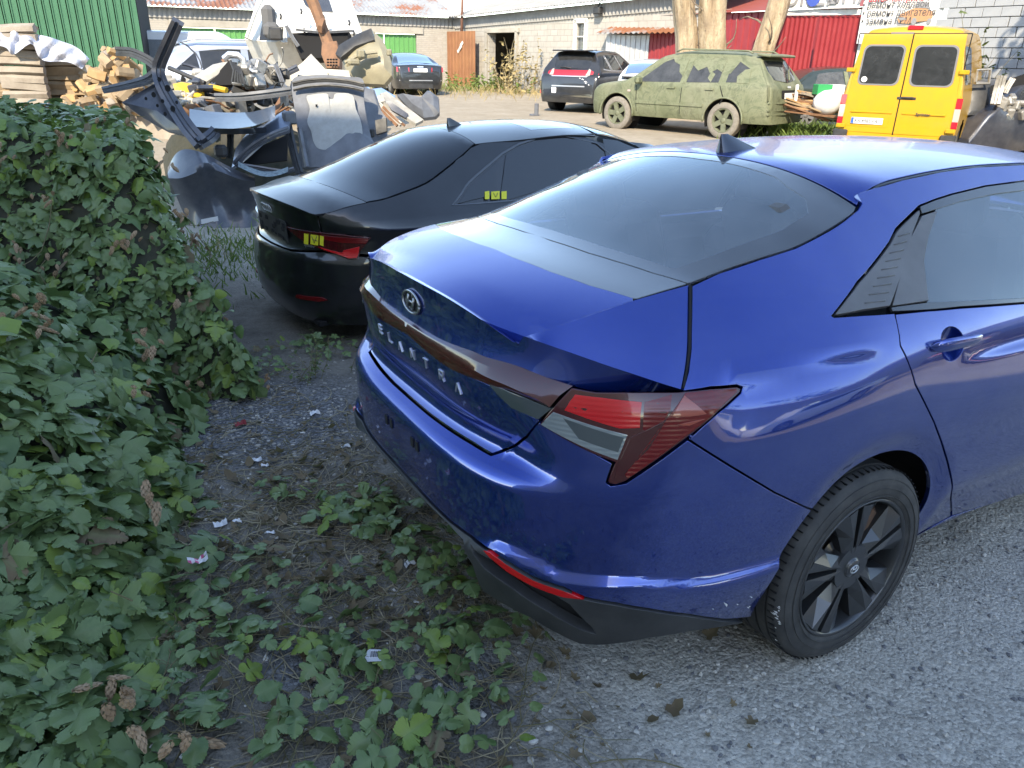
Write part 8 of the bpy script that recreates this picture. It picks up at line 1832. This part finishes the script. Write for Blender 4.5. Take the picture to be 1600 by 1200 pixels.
one('wheel_arch_liner', 'grey crumpled plastic wheel arch liner at the right end of the heap', 'car part', M_WRKG, lambda b: (sheet(b, D((620, 148, 11.6), (640, 155, 11.5), (655, 160, 11.5), (672, 142, 11.6), (677, 146, 11.5), (685, 152, 11.5), (686, 176, 11.3), (680, 182, 11.3), (662, 184, 11.2), (640, 170, 11.4)), .06, bulge=.12)), sharp=25)
one('bright_blue_panel', 'small blue and white body panel behind the radiator frame', 'car part', mat('pale_blue_paint', (.30, .42, .62), .3, .3, 1.), lambda b: sheet(b, D((572, 140, 11.6), (596, 137, 11.7), (618, 150, 11.7), (612, 160, 11.6), (590, 150, 11.6), (585, 178, 11.4), (572, 160, 11.5)), .04, bulge=.06))
# planks seen under the cross panel
for k, (x0, x1, y0, y1) in enumerate(((345, 356, 202, 246), (357, 364, 200, 240), (366, 378, 202, 232))):
    tag(one('plank', None, None, M_LOGR, lambda b: sheet(b, D((x0, y0, 9.6), (x1, y0-1, 9.6), (x1-3, y1, 9.4), (x0, y1, 9.4)), .03)), 'upright fresh sawn plank glimpsed below the dark bonnet panel', 'plank', 'planks under the heap')
one('dark_post', 'black upright strut between the planks below the bonnet panel', 'strut', M_BLACKPL, lambda b: rib(b, D((358, 190, 8.9), (360, 220, 8.8), (358, 246, 8.7)), .07, .05)); one('door_mirror', 'small square dark mirror lying beside the crushed door', 'car part', M_BLACKPL, lambda b: b.bbox(tuple(dep(345, 236, 8.3)), (.14, .09, .13), .03, rz=yl))
# the mixed heap: sheets, castings, beams
hr = random.Random(17); HM = [M_WRKW, M_ALU, M_WRKG, M_RUST, M_BLACKPL, M_ALU, M_WRK, M_WRKW]
def heap_piece(k):
    px = 262+hr.random()*212; py = 126+hr.random()*48-(14 if 340 < px < 440 else 0); s = 10.6+hr.random()*1.6-(py-126)/48*1.0; kind = hr.choice(['sheet', 'cast', 'beam', 'cast', 'sheet', 'coil']); m = hr.choice(HM); b = MB(); q = dep(px, py, s)
    w = lambda a, b_: hr.uniform(a, b_)
    if kind == 'sheet':
        n = hr.randint(4, 6); an = sorted(w(0, 6.28) for _ in range(n)); an = [6.28*i/n+w(-.3, .3) for i in range(n)]; ax = Vector((w(-1, 1), w(-1, 1), w(-1, 1))).normalized(); u = ax.orthogonal().normalized(); v = ax.cross(u); sheet(b, [np.array(q)+np.array(u)*math.cos(t)*w(.12, .30)+np.array(v)*math.sin(t)*w(.10, .22) for t in an], .015, bulge=w(-.03, .05)); nm, cat = 'scrap_sheet', 'scrap sheet'
    elif kind == 'cast':
        for j in range(hr.randint(3, 6)): b.bbox((q[0]+w(-.13, .13), q[1]+w(-.13, .13), q[2]+w(-.1, .1)), (w(.06, .24), w(.06, .2), w(.05, .18)), .012, rz=w(0, 3), rx=w(-.6, .6))
        for j in range(3): b.tube([(q[0]+w(-.15, .15), q[1]+w(-.15, .15), q[2]+w(-.12, .12)) for _ in range(3)], w(.012, .03), 6)
        nm, cat = 'engine_casting', 'engine part'
    elif kind == 'beam':
        d = np.array([w(-1, 1), w(-1, 1), w(-.4, .4)]); d /= np.linalg.norm(d); L_ = w(.25, .5); rib(b, [np.array(q)-d*L_, np.array(q)+[0, 0, w(-.05, .08)], np.array(q)+d*L_], w(.05, .10), .05); nm, cat = 'scrap_beam', 'scrap beam'
    else:
        p = np.array(q); pts = [p]; d = np.array([w(-1, 1), w(-1, 1), w(0, 1)])
        for j in range(8): d = d+np.array([w(-1, 1), w(-1, 1), w(-.8, .6)]); pts.append(pts[-1]+d/np.linalg.norm(d)*.09)
        b.tube(pts, w(.008, .022), 5); nm, cat = 'hose', 'hose'
    lab = {'scrap_sheet': 'bent sheet metal scrap on the mixed heap', 'engine_casting': 'greasy engine casting on the mixed heap', 'scrap_beam': 'bent steel channel on the mixed heap', 'hose': 'loose hose or cable tangled on the mixed heap'}[nm]
    tag(b.build(nm, m, None, 30), lab, cat, 'mixed scrap heap: '+cat)
for k in range(105): heap_piece(k)
one('scrap_mound', None, None, M_FILL, lambda b: b.grid(lambda u, v: (lambda q, h: (q[0], q[1], gz(q[0], q[1])+h))(dep(240+250*u, 160, 9.3+3.2*v), .95*math.sin(u*math.pi)**.6*math.sin(min(1, v*1.15)*math.pi*.75)+.1*math.sin(u*23)*math.sin(v*17)), 26, 14)); tag(bpy.data.objects['scrap_mound'], kind='stuff')
one('scrap_plastic', 'bright yellow torn plastic panel on the left of the heap', 'car part', M_YELP, lambda b: (sheet(b, D((270, 131, 10.3), (284, 128, 10.3), (316, 134, 10.2), (317, 146, 10.1), (306, 158, 10.0), (296, 168, 9.9), (282, 168, 9.9), (286, 156, 10.0), (296, 146, 10.1), (274, 145, 10.2)), .05, bulge=.06)), sharp=25)
one('yellow_bar', 'thin yellow bar sticking out beside the engine', 'bar', M_YELP, lambda b: b.tube(D((328, 135, 10.2), (354, 141, 10.1)), .035, 6))
one('white_wing', 'dirty white car wing with a black wheel opening on the heap', 'car part', [M_WRKW, M_DARK], lambda b: (sheet(b, D((292, 128, 10.6), (310, 118, 10.7), (338, 100, 10.8), (356, 96, 10.8), (352, 108, 10.7), (338, 118, 10.6), (318, 130, 10.5), (300, 132, 10.5)), .06, bulge=.06), sheet(b, D((326, 128, 10.55), (342, 112, 10.65), (356, 96, 10.7), (375, 98, 10.7), (374, 132, 10.5), (345, 133, 10.5)), .05, 1)))
en = thing('engine', 'aluminium engine with tangled fittings standing on the heap', 'engine', (0, 0, 0))
one('engine_block', None, None, M_ALU, lambda b: [b.bbox(tuple(dep(375+hr.uniform(0, 30), 104+hr.uniform(0, 30), 10.4+hr.uniform(-.15, .15))), (hr.uniform(.08, .2), hr.uniform(.08, .2), hr.uniform(.08, .2)), .02, rz=hr.uniform(0, 3), rx=hr.uniform(-.5, .5)) for _ in range(16)], par=en); one('inlet_pipe', None, None, M_CHROME, lambda b: (b.tube(D((350, 92, 10.3), (358, 85, 10.3), (372, 86, 10.3), (380, 92, 10.3), (381, 102, 10.3)), .04, 8), b.tube(D((386, 104, 10.3), (396, 112, 10.2), (402, 112, 10.2)), .02, 6)), par=en); one('black_hose', None, None, M_BLACKPL, lambda b: [b.tube(D((360+4*i, 95+3*i, 10.25), (366+3*i, 110+2*i, 10.2), (363+5*i, 128+i, 10.2)), .02, 6) for i in range(5)], par=en)
one('cream_panel', 'cream coloured body panel leaning against the silver blue car', 'car part', mat('cream_dirty_paint', (.55, .50, .40), .5, var=(.44, .40, .32), vscale=5), lambda b: (sheet(b, D((452, 112, 12.4), (472, 98, 12.6), (486, 84, 12.8), (512, 112, 12.4), (512, 130, 12.2), (455, 128, 12.2)), .06, bulge=.08), sheet(b, D((505, 108, 12.6), (545, 110, 12.5), (548, 122, 12.3), (520, 124, 12.3)), .05, bulge=.04)), sharp=30)
one('grey_beam', 'long grey steel beam lying along the middle of the heap', 'beam', M_WRKG, lambda b: (rib(b, D((335, 152, 10.0), (370, 152, 9.9), (410, 148, 9.9), (455, 142, 10.0)), .10, .07), rib(b, D((430, 100, 10.9), (440, 125, 10.7), (448, 150, 10.5)), .06, .05)))
one('bent_strut', 'thin black strut rising across the heap to the silver blue car', 'strut', M_BLACKPL, lambda b: b.tube(D((264, 106, 10.6), (285, 115, 10.5), (320, 130, 10.4)), .03, 6))
# plank pile and crate near the red gates
pr = random.Random(4)
for k in range(26):
    px = 1246+pr.random()*62; py = 150+pr.random()*30; s = 17.3-(py-150)/30*.6; q = dep(px, py, s); L_ = pr.uniform(.9, 1.7); b = MB(); b.box((0, 0, 0), (L_, .11, .03)); o = b.build('plank', [M_LOGR, M_LOG, M_RUST, M_LOGG][k % 4]); o.location = tuple(q); o.rotation_euler = (pr.uniform(-.3, .3), pr.uniform(-.02, .32), yl+pr.uniform(-.5, .25)); tag(o, 'broken plank in the untidy pile left of the yellow van', 'plank', 'planks in the pile by the van')
bx = thing('cardboard_box', 'green and white printed box lying on the plank pile', 'box', (0, 0, 0)); q = dep(1294, 140, 16.9)
one('box_side', None, None, mat('green_print', (.02, .30, .10), .6), lambda b: b.bbox(tuple(q-HR*.12), (.30, .3, .20), .008, rz=yl), par=bx); one('box_end', None, None, M_PAPER, lambda b: b.bbox(tuple(q+HR*.16), (.26, .3, .20), .008, rz=yl), par=bx)
one('sack', 'white crumpled sack beside the plank pile', 'sack', M_PAPER, lambda b: b.grid(lambda u, v: tuple(dep(1296, 160, 16.7)+HR*(.30*math.sin(v*3.14)*math.cos(u*6.28)*(1+.2*math.sin(u*19)))+HF*(.2*math.sin(v*3.14)*math.sin(u*6.28))+UPZ*(.25*math.cos(v*3.14))), 14, 8, closeu=True), sharp=180)
tag(one('post', None, None, M_WHITEMETAL, lambda b: b.tube(D((1246, 133, 17.2), (1244, 150, 17.1), (1243, 160, 17.05)), .035, 6)), 'short pale pole leaning behind the camouflaged car', 'pole')
one('bollard', 'short metal bollard standing alone in the yard', 'bollard', M_WRKG, lambda b: (lambda q: (b.tube([q, q+UPZ*.32], .06, 10), b.bbox(tuple(q+UPZ*.02-HR*.06), (.22, .16, .06), .01)))(gpt(838, 181)))
# concrete kerbs and slab on the right
for i in range(3):
    q = gpt(1510+i*46, 203+i*3); b = MB(); b.bbox((0, 0, .12), (.95, .22, .26), .02); o = b.build('kerb_block', mat('pale_concrete', (.44, .42, .38), .9, var=(.36, .345, .31), vscale=7)); o.location = tuple(q); o.rotation_euler = (0, 0, yl-.05); tag(o, 'pale concrete kerb block behind the grass tussock right of the van', 'kerb', 'kerb blocks by the block wall')
q = gpt(1512, 222); b = MB(); b.bbox((0, 0, .06), (.62, .5, .14), .02); o = b.build('concrete_slab', mat('pale_concrete')); o.location = tuple(q); o.rotation_euler = (.05, 0, yl+.2); tag(o, 'tilted pale concrete slab on the ground right of the van', 'slab')
# torn front end parts of the wreck at the right edge
wk = thing('torn_front_end', 'black and silver torn engine bay parts in front of the block wall', 'car wreck', (0, 0, 0))
one('radiator_pack', None, None, M_BLACKPL, lambda b: (sheet(b, D((1516, 132, 15.2), (1548, 130, 15.2), (1545, 178, 15.0), (1512, 180, 15.0)), .3, bulge=.05)), par=wk); one('frame_hoop', None, None, M_ALU, lambda b: b.tube(D((1524, 128, 15.0), (1527, 110, 15.0), (1548, 108, 15.0), (1545, 130, 15.0), (1524, 130, 15.0)), .03, 6), par=wk)
one('silver_strut', None, None, M_ALU, lambda b: (rib(b, D((1566, 118, 14.8), (1560, 140, 14.8), (1555, 162, 14.7)), .16, .06), rib(b, D((1583, 122, 14.9), (1575, 135, 14.9), (1570, 145, 14.9)), .10, .05)), par=wk); one('engine_casting', None, None, M_ALU, lambda b: [b.bbox(tuple(dep(1555+hr.random()*50, 152+hr.random()*30, 14.9)), (hr.uniform(.08, .22), .15, hr.uniform(.06, .2)), .02, rz=hr.uniform(0, 3), rx=hr.uniform(-.5, .5)) for _ in range(14)], par=wk); one('dark_mass', None, None, M_DARK, lambda b: sheet(b, D((1545, 135, 15.4), (1610, 112, 15.4), (1610, 188, 15.2), (1545, 182, 15.2)), .4), par=wk)
